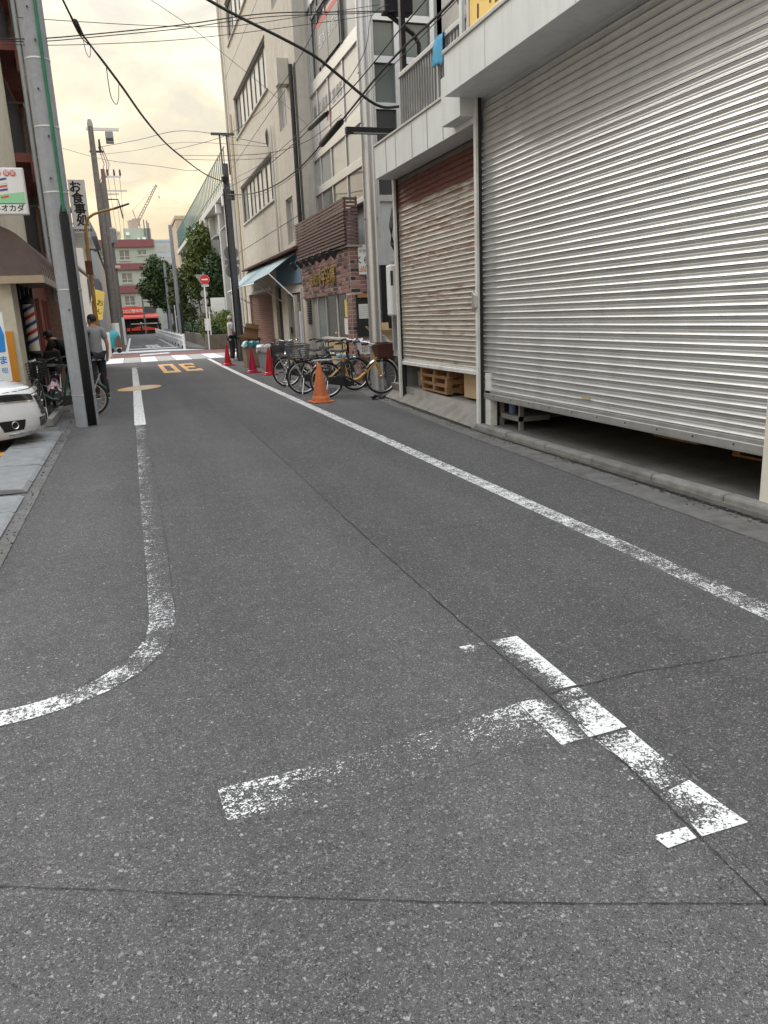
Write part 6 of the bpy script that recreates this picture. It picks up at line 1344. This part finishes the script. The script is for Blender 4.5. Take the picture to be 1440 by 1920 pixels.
for q in range(4): MB().tube([(0.12*math.cos(q*1.57),0.12*math.sin(q*1.57),0.52),(0.18*math.cos(q*1.57),0.18*math.sin(q*1.57),0)], 0.012, 6).build('leg', 'alu', st_)
tag(MB().box(4.40,4.66,16.9,17.1,0.585,0.66).build('folded_cloth', mat('cloth_blue',(0.28,0.42,0.55),0.9,0.1,14), bevel=0.02), 'folded pale blue cloth on the stool by the bicycles', 'cloth')

# ------------------------------------------------------------------ bins and cartons by the cream building
bn = thing('waste_bin', 'brown square bin lined with a teal bag beside the crossing pole', 'bin', (3.74,25.3,0), 0.15)
MB().prism([(-0.24,-0.22),(0.24,-0.22),(0.24,0.22),(-0.24,0.22)],'Z',0,0.72).build('body', mat('bin_tan',(0.30,0.22,0.15),0.7,0.1,6), bn, bevel=0.02)
k = MB(); vs = []
for i in range(9):
    for j in range(9):
        x, y = (i/8-.5), (j/8-.5); e_ = max(abs(x),abs(y))*2; vs.append((x*0.56,y*0.54,0.80+0.05*math.sin(i*2.1+j)*math.cos(j*1.7)-0.16*max(0,e_-0.7)/0.3+(-0.03 if e_<0.4 else 0)))
k.add(vs, [(9*i+j,9*(i+1)+j,9*(i+1)+j+1,9*i+j+1) for i in range(8) for j in range(8)]); k.build('bag', mat('bag_teal',(0.03,0.17,0.21),0.35,0.15,10), bn, True)
b2_ = thing('waste_bin', 'grey plastic bin with a white liner bag behind the red cones', 'bin', (3.97,23.95,0), 0.0)
MB().lathe([(0.20,0),(0.25,0.62),(0.27,0.63),(0.27,0.68)],(0,0,0),20).build('body', mat('bin_grey',(0.42,0.44,0.45),0.6,0.08,6), b2_, True)
k = MB(); vs = []
for i in range(20):
    a = 2*math.pi*i/20
    for r_, z in ((0.285+0.015*math.sin(i*2.3),0.52+0.04*math.sin(i*1.7)),(0.29,0.66),(0.26,0.70+0.02*math.sin(i*3)),(0.16,0.73+0.015*math.cos(i*2)),(0.02,0.70)): vs.append((r_*math.cos(a),r_*math.sin(a),z))
k.add(vs, [(5*i+j,5*((i+1)%20)+j,5*((i+1)%20)+j+1,5*i+j+1) for i in range(20) for j in range(4)]); k.build('liner', mat('bag_clear',(0.55,0.56,0.56),0.3,0.12,10), b2_, True)
b3_ = thing('waste_bin', 'small dark grey bin half hidden behind the grey plastic bin', 'bin', (4.28,23.7,0)); MB().lathe([(0.18,0),(0.21,0.6),(0.23,0.61),(0.2,0.68),(0.05,0.7)],(0,0,0),16).build('body', 'charcoal', b3_, True)
carton('carton', 'tall flattened brown carton leaning behind the crossing pole', (4.32,29.3,0), (0.55,0.5,0.80), 0.2, 'cardboard', 0.0, True, 'cartons by the crossing pole'); carton('carton', 'brown carton tipped open on top of the carton pile', (4.30,29.1,0.82), (0.5,0.42,0.36), -0.2, 'cardboard', 0.18, True, 'cartons by the crossing pole')
carton('carton', 'low brown carton nearest the crossing pole', (4.12,28.0,0), (0.42,0.42,0.55), 0.1, 'cardboard', 0.0, False, 'cartons by the crossing pole')
# stroller under a teal cover and crates on the left past the crossing
sr = thing('covered_stroller', 'stroller under a crumpled teal cover on the left past the crossing', 'stroller', (-0.70,45.2,0))
k = MB(); vs = []
prof_ = [(0.30,0.30),(0.34,0.55),(0.33,0.85),(0.26,1.08),(0.12,1.20),(0.01,1.23)]
for i in range(18):
    a = 2*math.pi*i/18
    for r_, z in prof_: vs.append((r_*math.cos(a)*(1+0.10*math.sin(3*a+z*4)),r_*math.sin(a)*(1+0.12*math.cos(4*a+z*5)),z+0.02*math.sin(5*a)))
n_ = len(prof_); k.add(vs, [(n_*i+j,n_*((i+1)%18)+j,n_*((i+1)%18)+j+1,n_*i+j+1) for i in range(18) for j in range(n_-1)]); k.build('cover', 'teal', sr, True)
MB().prism([(0.02,0.3),(0.40,0.3),(0.28,0.95),(0.1,0.8)],'Y',-0.40,-0.34).build('side_bag', mat('bag_brown',(0.14,0.07,0.05),0.7,0.2,8), sr)
for x in (-0.2,0.2): MB().lathe([(0.13,-0.03),(0.13,0.03)],(x,-0.1,0.13),14,'Y').build('wheel', 'tyre_black', sr, True)
tag(MB().box(-1.15,-0.85,37.2,37.8,0,1.0).build('display_rack', 'white_card', bevel=0.01), 'white display rack under the yellow banner', 'rack'); tag(MB().box(-1.05,-0.80,39.5,40.1,0,1.15).build('a_board', 'sign_white', bevel=0.02), 'white standing board past the yellow banner', 'sign board')

# ------------------------------------------------------------------ people
mat('skin', (0.42,0.24,0.16), 0.6, 0.06, 12); mat('hair_black', (0.015,0.012,0.011), 0.6, 0.3, 40); mat('hair_white', (0.55,0.54,0.52), 0.7, 0.15, 40)
mat('tee_grey', (0.26,0.265,0.27), 0.9, 0.10, 9, 0.15, 60); mat('shirt_white', (0.62,0.62,0.64), 0.9, 0.06, 9, 0.15, 60); mat('cloth_black', (0.014,0.014,0.016), 0.9, 0.2, 9); mat('trouser_dark', (0.026,0.028,0.034), 0.9, 0.15, 9, 0.15, 60); mat('shoe_dark', (0.03,0.03,0.03), 0.7, 0.2, 9); mat('sole_white', (0.5,0.48,0.45), 0.7, 0.1, 9)
def skinned(name, joints, edges, rad, m, parent, root=0, sub=2):
    names = list(joints); ix = {n_:i for i, n_ in enumerate(names)}
    me = bpy.data.meshes.new(name); me.from_pydata([joints[n_] for n_ in names], [(ix[a],ix[b]) for a, b in edges], [])
    o = bpy.data.objects.new(name, me); C.objects.link(o); o.parent = parent; me.materials.append(MT[m])
    o.modifiers.new('skin','SKIN'); sv = me.skin_vertices[0].data
    for n_ in names:
        r_ = rad[n_]; sv[ix[n_]].radius = r_ if isinstance(r_, tuple) else (r_, r_); sv[ix[n_]].use_root = (ix[n_] == root)
    s_ = o.modifiers.new('sub','SUBSURF'); s_.levels = sub; s_.render_levels = sub
    o.modifiers['skin'].use_smooth_shade = True
    return o
def person(label, loc, rz, H, shirt, trousers, hair, pose=None, sleeves=True, shoes='shoe_dark', fingers=True, group=None, bald_front=False):
    t = thing('person', label, 'person', loc, rz, group); s_ = H/1.72
    J = dict(pelvis=(0,0,.94), waist=(0,-.005,1.08), chest=(0,.0,1.27), neckb=(0,-.02,1.44), neck=(0,-.01,1.50), jaw=(0,.035,1.55), head=(0,.015,1.62), crown=(0,-.005,1.685), nose=(0,.105,1.605))
    for q, sg_ in (('l',1),('r',-1)):
        J.update({'sh'+q:(-.185*sg_,-.01,1.40),'el'+q:(-.235*sg_,-.03,1.13),'wr'+q:(-.25*sg_,.03,.89),'pa'+q:(-.25*sg_,.045,.83),'hip'+q:(-.09*sg_,0,.90),'kn'+q:(-.10*sg_,.02,.50),'an'+q:(-.10*sg_,-.03,.09),'to'+q:(-.115*sg_,.13,.035)})
    if pose: J.update(pose)
    for q in 'lr':
        p = Vector(J['pa'+q]); w_ = Vector(J['wr'+q]); d = (p-w_).normalized(); sd_ = d.cross(Vector((0,1,0))).normalized() if abs(d.y) < .9 else Vector((1,0,0)); up_ = sd_.cross(d)
        for i in range(4): 
            b0 = p + d*0.02 + up_*(0.027*(i-1.5)*0.8); ln = (.055,.065,.06,.048)[i]
            J['f%s%da'%(q,i)] = tuple(b0+d*ln*0.5); J['f%s%db'%(q,i)] = tuple(b0+d*ln*0.9+sd_*0.015)
        J['t%sa'%q] = tuple(w_+d*0.03+up_*0.035); J['t%sb'%q] = tuple(w_+d*0.065+up_*0.055)
    J = {k_: tuple(c*s_ for c in v) for k_, v in J.items()}
    Rr = dict(pelvis=(.135,.10),waist=(.125,.095),chest=(.14,.10),neckb=.065,neck=.055,jaw=.062,head=(.080,.095),crown=(.055,.065),nose=.013)
    for q in 'lr':
        Rr.update({'sh'+q:.058,'el'+q:.040,'wr'+q:.027,'pa'+q:(.028,.036),'hip'+q:.088,'kn'+q:.058,'an'+q:.040,'to'+q:.032,'t%sa'%q:.011,'t%sb'%q:.009})
        for i in range(4): Rr['f%s%da'%(q,i)] = .0095; Rr['f%s%db'%(q,i)] = .008
    Rr = {k_: (tuple(c*s_ for c in v) if isinstance(v,tuple) else v*s_) for k_, v in Rr.items()}
    E_ = [('pelvis','waist'),('waist','chest'),('chest','neckb'),('neckb','neck'),('neck','jaw'),('jaw','head'),('head','crown'),('head','nose')]
    for q in 'lr':
        E_ += [('neckb','sh'+q),('sh'+q,'el'+q),('el'+q,'wr'+q),('wr'+q,'pa'+q),('pelvis','hip'+q),('hip'+q,'kn'+q),('kn'+q,'an'+q),('an'+q,'to'+q),('wr'+q,'t%sa'%q),('t%sa'%q,'t%sb'%q)]
        for i in range(4): E_ += [('pa'+q,'f%s%da'%(q,i)),('f%s%da'%(q,i),'f%s%db'%(q,i))]
    skinned('body', J, E_, Rr, 'skin', t)
    g_ = 0.022*s_
    def grow(v, f=1.0): return tuple(c+g_*f for c in v) if isinstance(v,tuple) else v+g_*f
    SJ = {n_:J[n_] for n_ in ('pelvis','waist','chest','neckb','shl','shr')}; SR = {n_:grow(Rr[n_]) for n_ in SJ}; SJ['hem'] = tuple(Vector(J['pelvis'])+Vector((0,0,-.05*s_))); SR['hem'] = grow(Rr['pelvis'],1.1)
    SE = [('hem','pelvis'),('pelvis','waist'),('waist','chest'),('chest','neckb'),('neckb','shl'),('neckb','shr')]
    SR['neckb'] = 0.072*s_
    for q in 'lr':
        a, b_ = Vector(J['sh'+q]), Vector(J['el'+q]); SJ['cu'+q] = tuple(a.lerp(b_,0.72 if sleeves else 0.98)); SR['cu'+q] = .066*s_ if sleeves else .055*s_; SE.append(('sh'+q,'cu'+q))
        if not sleeves: SJ['cw'+q] = J['wr'+q]; SR['cw'+q] = .042*s_; SE.append(('cu'+q,'cw'+q))
    skinned('shirt', SJ, SE, SR, shirt, t)
    TJ = {n_:J[n_] for n_ in ('pelvis','hipl','hipr','knl','knr','anl','anr')}; TR = {'pelvis':tuple(c+.014*s_ for c in Rr['pelvis'])}
    for q in 'lr': TR['hip'+q] = .108*s_; TR['kn'+q] = .082*s_; TR['an'+q] = .068*s_
    skinned('trousers', TJ, [('pelvis','hipl'),('pelvis','hipr'),('hipl','knl'),('hipr','knr'),('knl','anl'),('knr','anr')], TR, trousers, t)
    for q in 'lr':
        an, to = Vector(J['an'+q]), Vector(J['to'+q]); d = (to-an); d.z = 0; d.normalize(); c = an.lerp(to,0.55); c.z = 0.045*s_
        MB().obox((c.x,c.y,0.055*s_ if an.z < .2*s_ else an.z-0.03),(.095*s_,.27*s_,.075*s_),(0,0,math.atan2(d.y,d.x)-math.pi/2)).build('shoe', shoes, t, bevel=0.03)
        MB().obox((c.x,c.y,0.014*s_ if an.z < .2*s_ else an.z-0.075),(.10*s_,.28*s_,.024*s_),(0,0,math.atan2(d.y,d.x)-math.pi/2)).build('sole', 'sole_white', t, bevel=0.008)
    hd = Vector(J['head']); fr_ = (Vector(J['nose'])-hd); fr_.z = 0; fr_.normalize(); sd2 = Vector((-fr_.y,fr_.x,0))
    k = MB(); n_ = 16; vs = []
    for i in range(9):
        ph = (math.pi*0.64)*i/8
        for j in range(n_):
            th = 2*math.pi*j/n_; front = max(0,math.cos(th)); lim = 1.0 - 0.48*front**1.5 - (0.16*front if bald_front else 0)
            p2 = ph*lim; dirv = fr_*(math.sin(p2)*math.cos(th)) + sd2*(math.sin(p2)*math.sin(th)) + Vector((0,0,math.cos(p2)))
            vs.append(tuple(hd+Vector((0,0,.012*s_))-fr_*0.008*s_+Vector((dirv.x*.093*s_,dirv.y*.104*s_,dirv.z*.105*s_))))
    k.add(vs, [(n_*i+j,n_*i+(j+1)%n_,n_*(i+1)+(j+1)%n_,n_*(i+1)+j) for i in range(8) for j in range(n_)]); o = k.build('hair', hair, t, True)
    for sg_ in (-1,1): MB().lathe([(0.002,-.02),(0.016,-.012),(0.020,0),(0.016,.016),(0.004,.024)],tuple(hd+sd2*sg_*.088*s_-Vector((0,0,.012))),8).build('ear', 'skin', t, True)
    return t
person('man in grey T-shirt and dark trousers standing behind the concrete pole', (-0.66,17.35,0), R(28), 1.72, 'tee_grey', 'trouser_dark', 'hair_black',
       pose=dict(ell=(-.27,.14,1.20),wrl=(-.12,.20,1.44),pal=(-.07,.19,1.50), elr=(.245,-.05,1.13),wrr=(.25,-.01,.90),par=(.245,.01,.84), nose=(-.060,.085,1.600),jaw=(-.015,.03,1.55), knr=(.11,.03,.50), anr=(.12,-.03,.09), tor=(.17,.11,.035)), fingers=True)
person('person in black stooping behind the concrete pole', (-1.12,17.0,0), R(60), 1.68, 'cloth_black', 'cloth_black', 'hair_black', sleeves=False,
       pose=dict(waist=(0,.05,1.06),chest=(0,.20,1.18),neckb=(0,.34,1.26),neck=(0,.40,1.30),jaw=(0,.46,1.31),head=(0,.48,1.37),crown=(0,.49,1.45),nose=(0,.58,1.33),shl=(-.18,.30,1.22),shr=(.18,.30,1.22),ell=(-.21,.42,.98),elr=(.21,.42,.98),wrl=(-.18,.58,.86),wrr=(.18,.58,.86),pal=(-.17,.63,.82),par=(.17,.63,.82)))
person('white-haired man in a white short-sleeved shirt beside the crossing pole', (3.68,29.75,0), R(-80), 1.64, 'shirt_white', 'trouser_dark', 'hair_white',
       pose=dict(elr=(.22,.02,1.10),wrr=(.12,.22,1.06),par=(.08,.27,1.06),ell=(-.22,.02,1.10),wrl=(-.10,.22,1.02),pal=(-.06,.27,1.02)), shoes='shirt_white')
person('distant person in dark clothes walking on the left side of the far street', (-0.22,80,0), R(180), 1.68, 'cloth_black', 'cloth_black', 'hair_black', sleeves=False, fingers=False)
person('distant person with a pale cap in front of the red awning shop', (2.0,113,0), R(120), 1.68, 'trouser_dark', 'cloth_black', 'hair_white', fingers=False)
person('distant person in dark clothes beside the far end of the guard fence', (4.2,108,0), R(200), 1.68, 'cloth_black', 'cloth_black', 'hair_black', fingers=False)

# ------------------------------------------------------------------ white car at the left edge
m_, t_, b_ = _base('car_white'); n_ = t_.nodes; l_ = t_.links
g_ = n_.new('ShaderNodeNewGeometry'); q_ = n_.new('ShaderNodeTexNoise'); q_.inputs['Scale'].default_value = 3; l_.new(g_.outputs['Position'], q_.inputs[0]); r_ = n_.new('ShaderNodeMapRange'); r_.inputs[3].default_value = 0.66; r_.inputs[4].default_value = 0.76; l_.new(q_.outputs[0], r_.inputs[0]); cc_ = n_.new('ShaderNodeCombineColor')
for i in range(3): l_.new(r_.outputs[0], cc_.inputs[i])
l_.new(cc_.outputs[0], b_.inputs['Base Color']); b_.inputs['Roughness'].default_value = 0.35; b_.inputs['Coat Weight'].default_value = 1.0; b_.inputs['Coat Roughness'].default_value = 0.04; MT['car_white'] = m_
mat('car_black', (0.012,0.012,0.013), 0.18, 0.1, 8, spec=0.7); glass('car_glass', (0.02,0.022,0.025), 0.02); glass('lamp_glass_clear', (0.40,0.42,0.45), 0.05)
car = thing('parked_car', 'white car with black grille poking in at the left edge', 'car', (-1.20,11.50,0), R(9))
PR = [(-.14,.15),(-.03,.20),(0.0,.30),(0.005,.40),(-.015,.50),(-.04,.58),(-.07,.66),(-.12,.735),(-.22,.79),(-.42,.845),(-.72,.895),(-1.02,.94),(-1.28,.985)]
def prof_x(z):
    for (xa,za),(xb,zb) in zip(PR[:-1],PR[1:]):
        if za <= z <= zb: return xa+(xb-xa)*(z-za)/(zb-za)
    return PR[-1][0] if z > PR[-1][1] else PR[0][0]
def plan_x(y): return -0.62*(abs(y)/0.87)**3.0
def S(y, z, off=0.0):
    x = prof_x(z)+plan_x(y); zc = z - max(0,(z-.70))*0.55*(abs(y)/0.87)**2
    return (x+off, y*(1+off*0.5), zc+off*0.15)
NY = 24
k = MB(); vs = []
for (px_,pz) in PR:
    for j in range(NY+1): vs.append(S(-0.87+1.74*j/NY, pz))
k.add(vs, [(i*(NY+1)+j,i*(NY+1)+j+1,(i+1)*(NY+1)+j+1,(i+1)*(NY+1)+j) for i in range(len(PR)-1) for j in range(NY)])
k.build('front_body', 'car_white', car, True, ang=60)
for sg_ in (-1,1):
    k = MB(); vs = []; cols = 10; hood = [S(0.87*sg_,z) for _,z in PR]
    for c_ in range(cols+1):
        u = c_/cols
        for r_, (px_,pz) in enumerate(PR[:9]):
            x0_, y0_, z0_ = S(0.87*sg_,pz); xe = -4.25; x_ = x0_+(xe-x0_)*u; f = min(1,u*3.2); zt = z0_ + f*((0.22,0.26,0.34,0.45,0.56,0.66,0.76,0.88,0.99)[r_]-z0_)
            vs.append((x_, sg_*(0.87-0.10*f*(r_/8)**3*0.5+0.01*math.sin(math.pi*min(1,r_/6))), zt))
    k.add(vs, [(9*c_+r_,9*c_+r_+1,9*(c_+1)+r_+1,9*(c_+1)+r_) for c_ in range(cols) for r_ in range(8)]); k.build('side_body', 'car_white', car, True, ang=60)
k = MB(); gh = [(-1.28,.97,.80,.97),(-2.05,1.47,.60,1.0),(-3.3,1.50,.62,1.0),(-4.2,1.02,.74,1.0)]; vs = []
for x_, zt, wt, zb in gh: vs += [(x_,-0.82,zb),(x_,-wt,zt),(x_,wt,zt),(x_,0.82,zb)]
k.add(vs, [(4*i+j,4*i+j+1,4*i+j+5,4*i+j+4) for i in range(3) for j in range(3)]+[(12,13,14,15)]); k.build('glasshouse', 'car_glass', car, True)
MB().obox((-2.68,0,1.505),(1.35,1.18,0.03)).build('roof', 'car_white', car, bevel=0.012); MB().box(-4.27,-4.2,-0.82,0.82,0.25,1.0).build('tail', 'car_white', car, bevel=0.03)
def patch(name, pts, m, off, ny=6, nz=3, thick=None):
    """pts: four (y,z) corners on the nose surface"""
    k = MB(); vs = []; a,b_,c_,d_ = [Vector(p) for p in pts]
    for i in range(ny+1):
        for j in range(nz+1):
            p = a.lerp(b_,i/ny).lerp(d_.lerp(c_,i/ny),j/nz); vs.append(S(p.x,p.y,off))
    k.add(vs, [((nz+1)*i+j,(nz+1)*(i+1)+j,(nz+1)*(i+1)+j+1,(nz+1)*i+j+1) for i in range(ny) for j in range(nz)]); o = k.build(name, m, car, True)
    if thick: sd = o.modifiers.new('s','SOLIDIFY'); sd.thickness = thick
    return o
for sg_ in (-1,1):
    patch('headlight', [(.87*sg_,.725),(.44*sg_,.675),(.46*sg_,.60),(.87*sg_,.625)], 'car_black', 0.006); patch('headlamp_lens', [(.865*sg_,.712),(.80*sg_,.70),(.80*sg_,.635),(.865*sg_,.638)], 'lamp_glass_clear', 0.010)
    patch('headlamp_trim', [(.87*sg_,.62),(.46*sg_,.595),(.46*sg_,.58),(.87*sg_,.606)], 'chrome', 0.009)
    patch('fog_recess', [(.865*sg_,.385),(.665*sg_,.375),(.68*sg_,.25),(.825*sg_,.245)], 'car_black', 0.006)
    cxyz = Vector(S(.765*sg_,.318,0.02)); k = MB(); k.tube([cxyz+Vector((0.038*math.cos(a),0.022*math.cos(a)*sg_*-1,0.045*math.sin(a))) for a in [i*math.pi/8 for i in range(17)]], 0.007, 6); k.build('fog_lamp_ring', 'chrome', car, True)
patch('grille', [(-.42,.68),(.42,.68),(.40,.40),(-.40,.40)], 'car_black', 0.006, 12, 4)
for z in (.655,.58,.50,.43): patch('grille_bar', [(-.42,z+.012),(.42,z+.012),(.42,z-.012),(-.42,z-.012)], 'chrome' if z > .64 else 'charcoal', 0.014, 12, 1, 0.012)
patch('lower_intake', [(-.48,.37),(.48,.37),(.45,.25),(-.45,.25)], 'car_black', 0.005, 12, 3); patch('number_plate', [(-.165,.43),(.165,.43),(.165,.27),(-.165,.27)], 'sign_white', 0.03, 2, 2, 0.01)
patch('bumper_lip', [(-.80,.215),(.80,.215),(.78,.19),(-.78,.19)], 'chrome', 0.010, 16, 1, 0.008)
MB().prism([(-0.95,0.19),(-4.2,0.20),(-4.2,0.26),(-0.95,0.24)],'Y',-0.76,0.76).build('underbody', 'black_rubber', car)
MB().prism([(-0.30,0.20),(-1.0,0.20),(-1.0,0.24),(-0.30,0.24)],'Y',-0.50,0.50).build('underbody', 'black_rubber', car)
patch('hood_gap', [(-.80,.748),(.80,.748),(.80,.738),(-.80,.738)], 'black_rubber', 0.002, 16, 1)
disc(0.035,S(0,.71,0.02)).build('badge', 'chrome', car)
for x_ in (-0.98,-3.5):
    for sg_ in (-1,1):
        wl = bpy.data.objects.new('wheel', None); C.objects.link(wl); wl.parent = car; wl.location = (x_,0.79*sg_,0.315)
        MB().lathe([(0.20,-0.10),(0.30,-0.10),(0.315,-0.08),(0.315,0.08),(0.30,0.10),(0.20,0.10)],(0,0,0),28,'Y').build('tyre', 'tyre_black', wl, True); MB().lathe([(0.04,-0.09),(0.2,-0.102),(0.2,0.102),(0.04,0.09)],(0,0,0),20,'Y').build('rim', 'alu', wl, True)

# ------------------------------------------------------------------ overhead wires
def smooth_pts(pts, n=6):
    P_ = [Vector(p) for p in pts]; out_ = []
    for i in range(len(P_)-1):
        p0, p1, p2, p3 = P_[max(i-1,0)], P_[i], P_[i+1], P_[min(i+2,len(P_)-1)]
        for j in range(n):
            t = j/n; out_.append(0.5*((2*p1)+(p2-p0)*t+(2*p0-5*p1+4*p2-p3)*t*t+(3*p1-p0-3*p2+p3)*t**3))
    out_.append(P_[-1]); return out_
def wire(label, pts, r_, m='cable'):
    return tag(MB().tube(smooth_pts(pts), r_, 6).build('overhead_wire', m, smooth=True), label, 'wire', 'overhead wires')
wire('thick black cable sagging from the upper left to the balcony corner', [(-0.6,12.65,7.4),(0.6,12.68,6.5),(1.67,12.7,5.98),(2.12,12.75,5.8),(2.75,12.8,5.57),(3.24,12.85,5.37),(3.66,12.9,5.11),(4.1,12.95,4.82),(4.38,13.0,4.73),(4.64,13.0,4.75)], 0.022)
wire('bundled cable from the near left pole to the crossing pole', [(-0.6,12.7,7.2),(-0.45,12.7,6.3),(-0.28,13.31,5.95),(-0.15,14.18,5.94),(0.09,15.36,5.94),(0.47,17.19,5.93),(0.91,19.33,5.89),(1.47,21.69,5.88),(2.09,23.9,5.92),(2.96,26.83,6.02),(3.89,29.6,6.24)], 0.016)
wire('thin twin of the bundled cable from the near left pole', [(-0.52,12.7,6.3),(-0.30,13.31,5.99),(-0.16,14.2,5.88),(0.07,15.36,5.99),(0.47,17.19,5.97),(0.91,19.33,5.93),(1.47,21.69,5.9),(2.09,23.9,5.94)], 0.008, 'cable_pink')
wire('pink cable loop hanging from the bundled cable', [(0.20,16.0,5.94),(0.22,16.2,5.55),(0.30,16.4,5.45),(0.36,16.6,5.60),(0.40,17.0,5.94)], 0.008, 'cable_pink')
wire('small loop dangling near the cable joint by the left pole', [(-0.12,14.4,5.92),(-0.10,14.5,5.74),(-0.05,14.6,5.70),(-0.02,14.7,5.92)], 0.005)
tag(MB().tube([(-0.20,13.9,5.97),(-0.14,14.3,5.93)], [0.045,0.04], 8).build('cable_joint', 'cable', smooth=True), 'dark lumpy joint on the bundled cable by the left pole', 'cable joint')
wire('heavy black service cable along the right facades', [(3.98,29.5,5.85),(3.95,28.93,5.72),(3.95,23.85,5.02),(3.95,20.16,4.69),(3.95,17.38,4.61),(3.95,15.43,4.68),(3.95,14.23,4.74),(3.95,13.2,4.8),(3.95,11.9,4.89),(3.95,10.73,4.92),(3.95,9.77,4.9),(3.95,9.0,4.9),(3.95,6,4.95)], 0.016)
wire('thin companion wire under the heavy service cable', [(3.93,29.5,5.7),(3.93,23.85,4.93),(3.93,20.16,4.62),(3.93,17.38,4.54),(3.93,15.43,4.61),(3.93,13.2,4.72),(3.93,11.9,4.80),(3.93,9.77,4.83),(3.93,6,4.9)], 0.006)
wire('upper service wire along the right facades', [(3.95,29.5,6.0),(3.9,28.13,5.86),(3.9,21.96,5.33),(3.9,17.8,5.13),(3.9,15.77,5.08),(3.9,14.53,5.04),(3.9,13.14,5.03),(3.9,11.98,5.06),(3.9,10.89,5.12),(3.9,9.98,5.14),(3.9,6,5.3)], 0.009)
wire('uppermost thin service wire along the right facades', [(3.95,29.5,6.2),(3.88,21.96,5.45),(3.88,17.8,5.22),(3.88,14.53,5.14),(3.9,12.5,5.3),(4.3,13.2,6.1),(4.7,13.5,6.4)], 0.006)
wire('twisted wire crossing the street just above the balcony, upper strand', [(-1.16,12.6,5.29),(-0.63,12.69,5.35),(0.22,12.83,5.51),(1.29,13.0,5.73),(2.61,13.2,6.03),(4.04,13.4,6.21),(4.8,13.5,6.31)], 0.008)
wire('twisted wire crossing the street just above the balcony, lower strand', [(-1.16,12.62,5.27),(-0.63,12.71,5.32),(0.22,12.85,5.48),(1.29,13.02,5.69),(2.61,13.22,5.99),(4.04,13.42,6.19),(4.8,13.52,6.30)], 0.006)
wire('thin wire crossing the street below the twisted pair', [(-1.17,12.6,5.22),(-0.37,12.75,5.30),(0.96,12.97,5.49),(1.92,13.12,5.67),(3.13,13.31,5.93),(4.43,13.5,6.22)], 0.0045)
wire('thin wire crossing the street above the twisted pair', [(-0.93,12.6,5.56),(-0.12,12.86,5.64),(1.0,13.19,5.76),(2.07,13.5,5.92),(3.2,13.6,6.15),(4.6,13.7,6.45)], 0.0045)
wire('long wire from the tall left pole to the cream wall', [(-0.21,50,11.3),(1.68,43.69,10.43),(3.18,35.18,9.08),(4.85,26.0,6.78)], 0.014)
wire('second wire from the tall left pole to the cream wall', [(-0.3,50,10.9),(1.5,44,10.0),(3.1,36,8.8),(4.88,26.0,6.7)], 0.010)
wire('wire from the left roofs to the crossing pole', [(-1.77,40.0,9.25),(0.03,35.64,8.0),(1.7,31.92,7.15),(2.6,29.0,6.5),(2.72,26.0,6.01)], 0.010)
wire('branch wire rising from the bundled cable to the glass building', [(1.72,22.6,5.89),(2.68,19.65,5.64),(3.18,18.04,5.74),(3.44,16.88,5.92),(3.7,15.24,6.26),(3.77,14.0,6.57),(3.9,12.5,7.3)], 0.006)
wire('flat branch wire from the bundled cable to the right facades', [(1.92,23.3,5.90),(2.76,20.6,5.40),(3.67,19.09,5.2),(4.31,17.99,5.26),(4.79,17.0,5.55)], 0.007)
wire('short pair of wires into the cream wall beneath the windows', [(2.10,23.95,5.92),(2.9,24.1,5.94),(3.8,24.3,6.0),(4.9,24.5,6.12)], 0.006)
wire('fine wire slanting down from the top of the picture to the cream building', [(0.3,13,6.4),(0.97,14.0,6.37),(1.67,15.13,6.39),(2.47,16.45,6.33),(3.6,18.26,6.23),(4.9,20.4,6.06)], 0.004)
for j, (x, z) in enumerate(((0.02,11.7),(0.45,11.7),(0.85,11.7))):
    wire(['leftmost','middle','rightmost'][j]+' of the three lines running on from the insulator arm', [(x-0.05,62,12.1),(x+0.1,80,11.6),(x+0.3,110,12.4)], 0.014)
def closure(label, a, b_, r_):
    a, b_ = Vector(a), Vector(b_); return tag(MB().tube([a, a.lerp(b_,0.06), a.lerp(b_,0.94), b_], [r_*0.5,r_,r_,r_*0.5], 10).build('cable_closure', 'black_metal', smooth=True), label, 'cable closure', 'cable closures on the right wires')
closure('black sleeve closure on the heavy service cable', (3.95,15.6,4.67), (3.95,14.0,4.75), 0.062)
closure('smaller black sleeve closure on the upper service wire', (3.9,16.3,5.10), (3.9,14.75,5.05), 0.05)

# ------------------------------------------------------------------ grit and dead leaves caught along the right gutter
rnd = random.Random(5); k = MB()
for _ in range(420):
    y = rnd.uniform(3.6,13.5); xg = 4.0+0.02*(y-4) if y < 9 else 4.08+0.062*(y-9); x = xg + rnd.gauss(-0.03,0.05); s_ = rnd.uniform(0.004,0.014)
    k.obox((x,y,0.008+s_*0.3),(s_,s_*rnd.uniform(.6,1.4),s_*0.6),(rnd.uniform(0,1),rnd.uniform(0,1),rnd.uniform(0,3)))
for _ in range(260):
    y = rnd.uniform(5.5,16); x = -1.02 + rnd.gauss(0,0.05); s_ = rnd.uniform(0.004,0.013)
    k.obox((x,y,0.008+s_*0.3),(s_,s_*rnd.uniform(.6,1.4),s_*0.6),(rnd.uniform(0,1),rnd.uniform(0,1),rnd.uniform(0,3)))
gr_ = stuff(k.build('grit', mat('grit', (0.13,0.12,0.10), 0.95, 0.5, 60))); gr_['label'] = 'small stones and grit lying along the gutters'; gr_['category'] = 'grit'
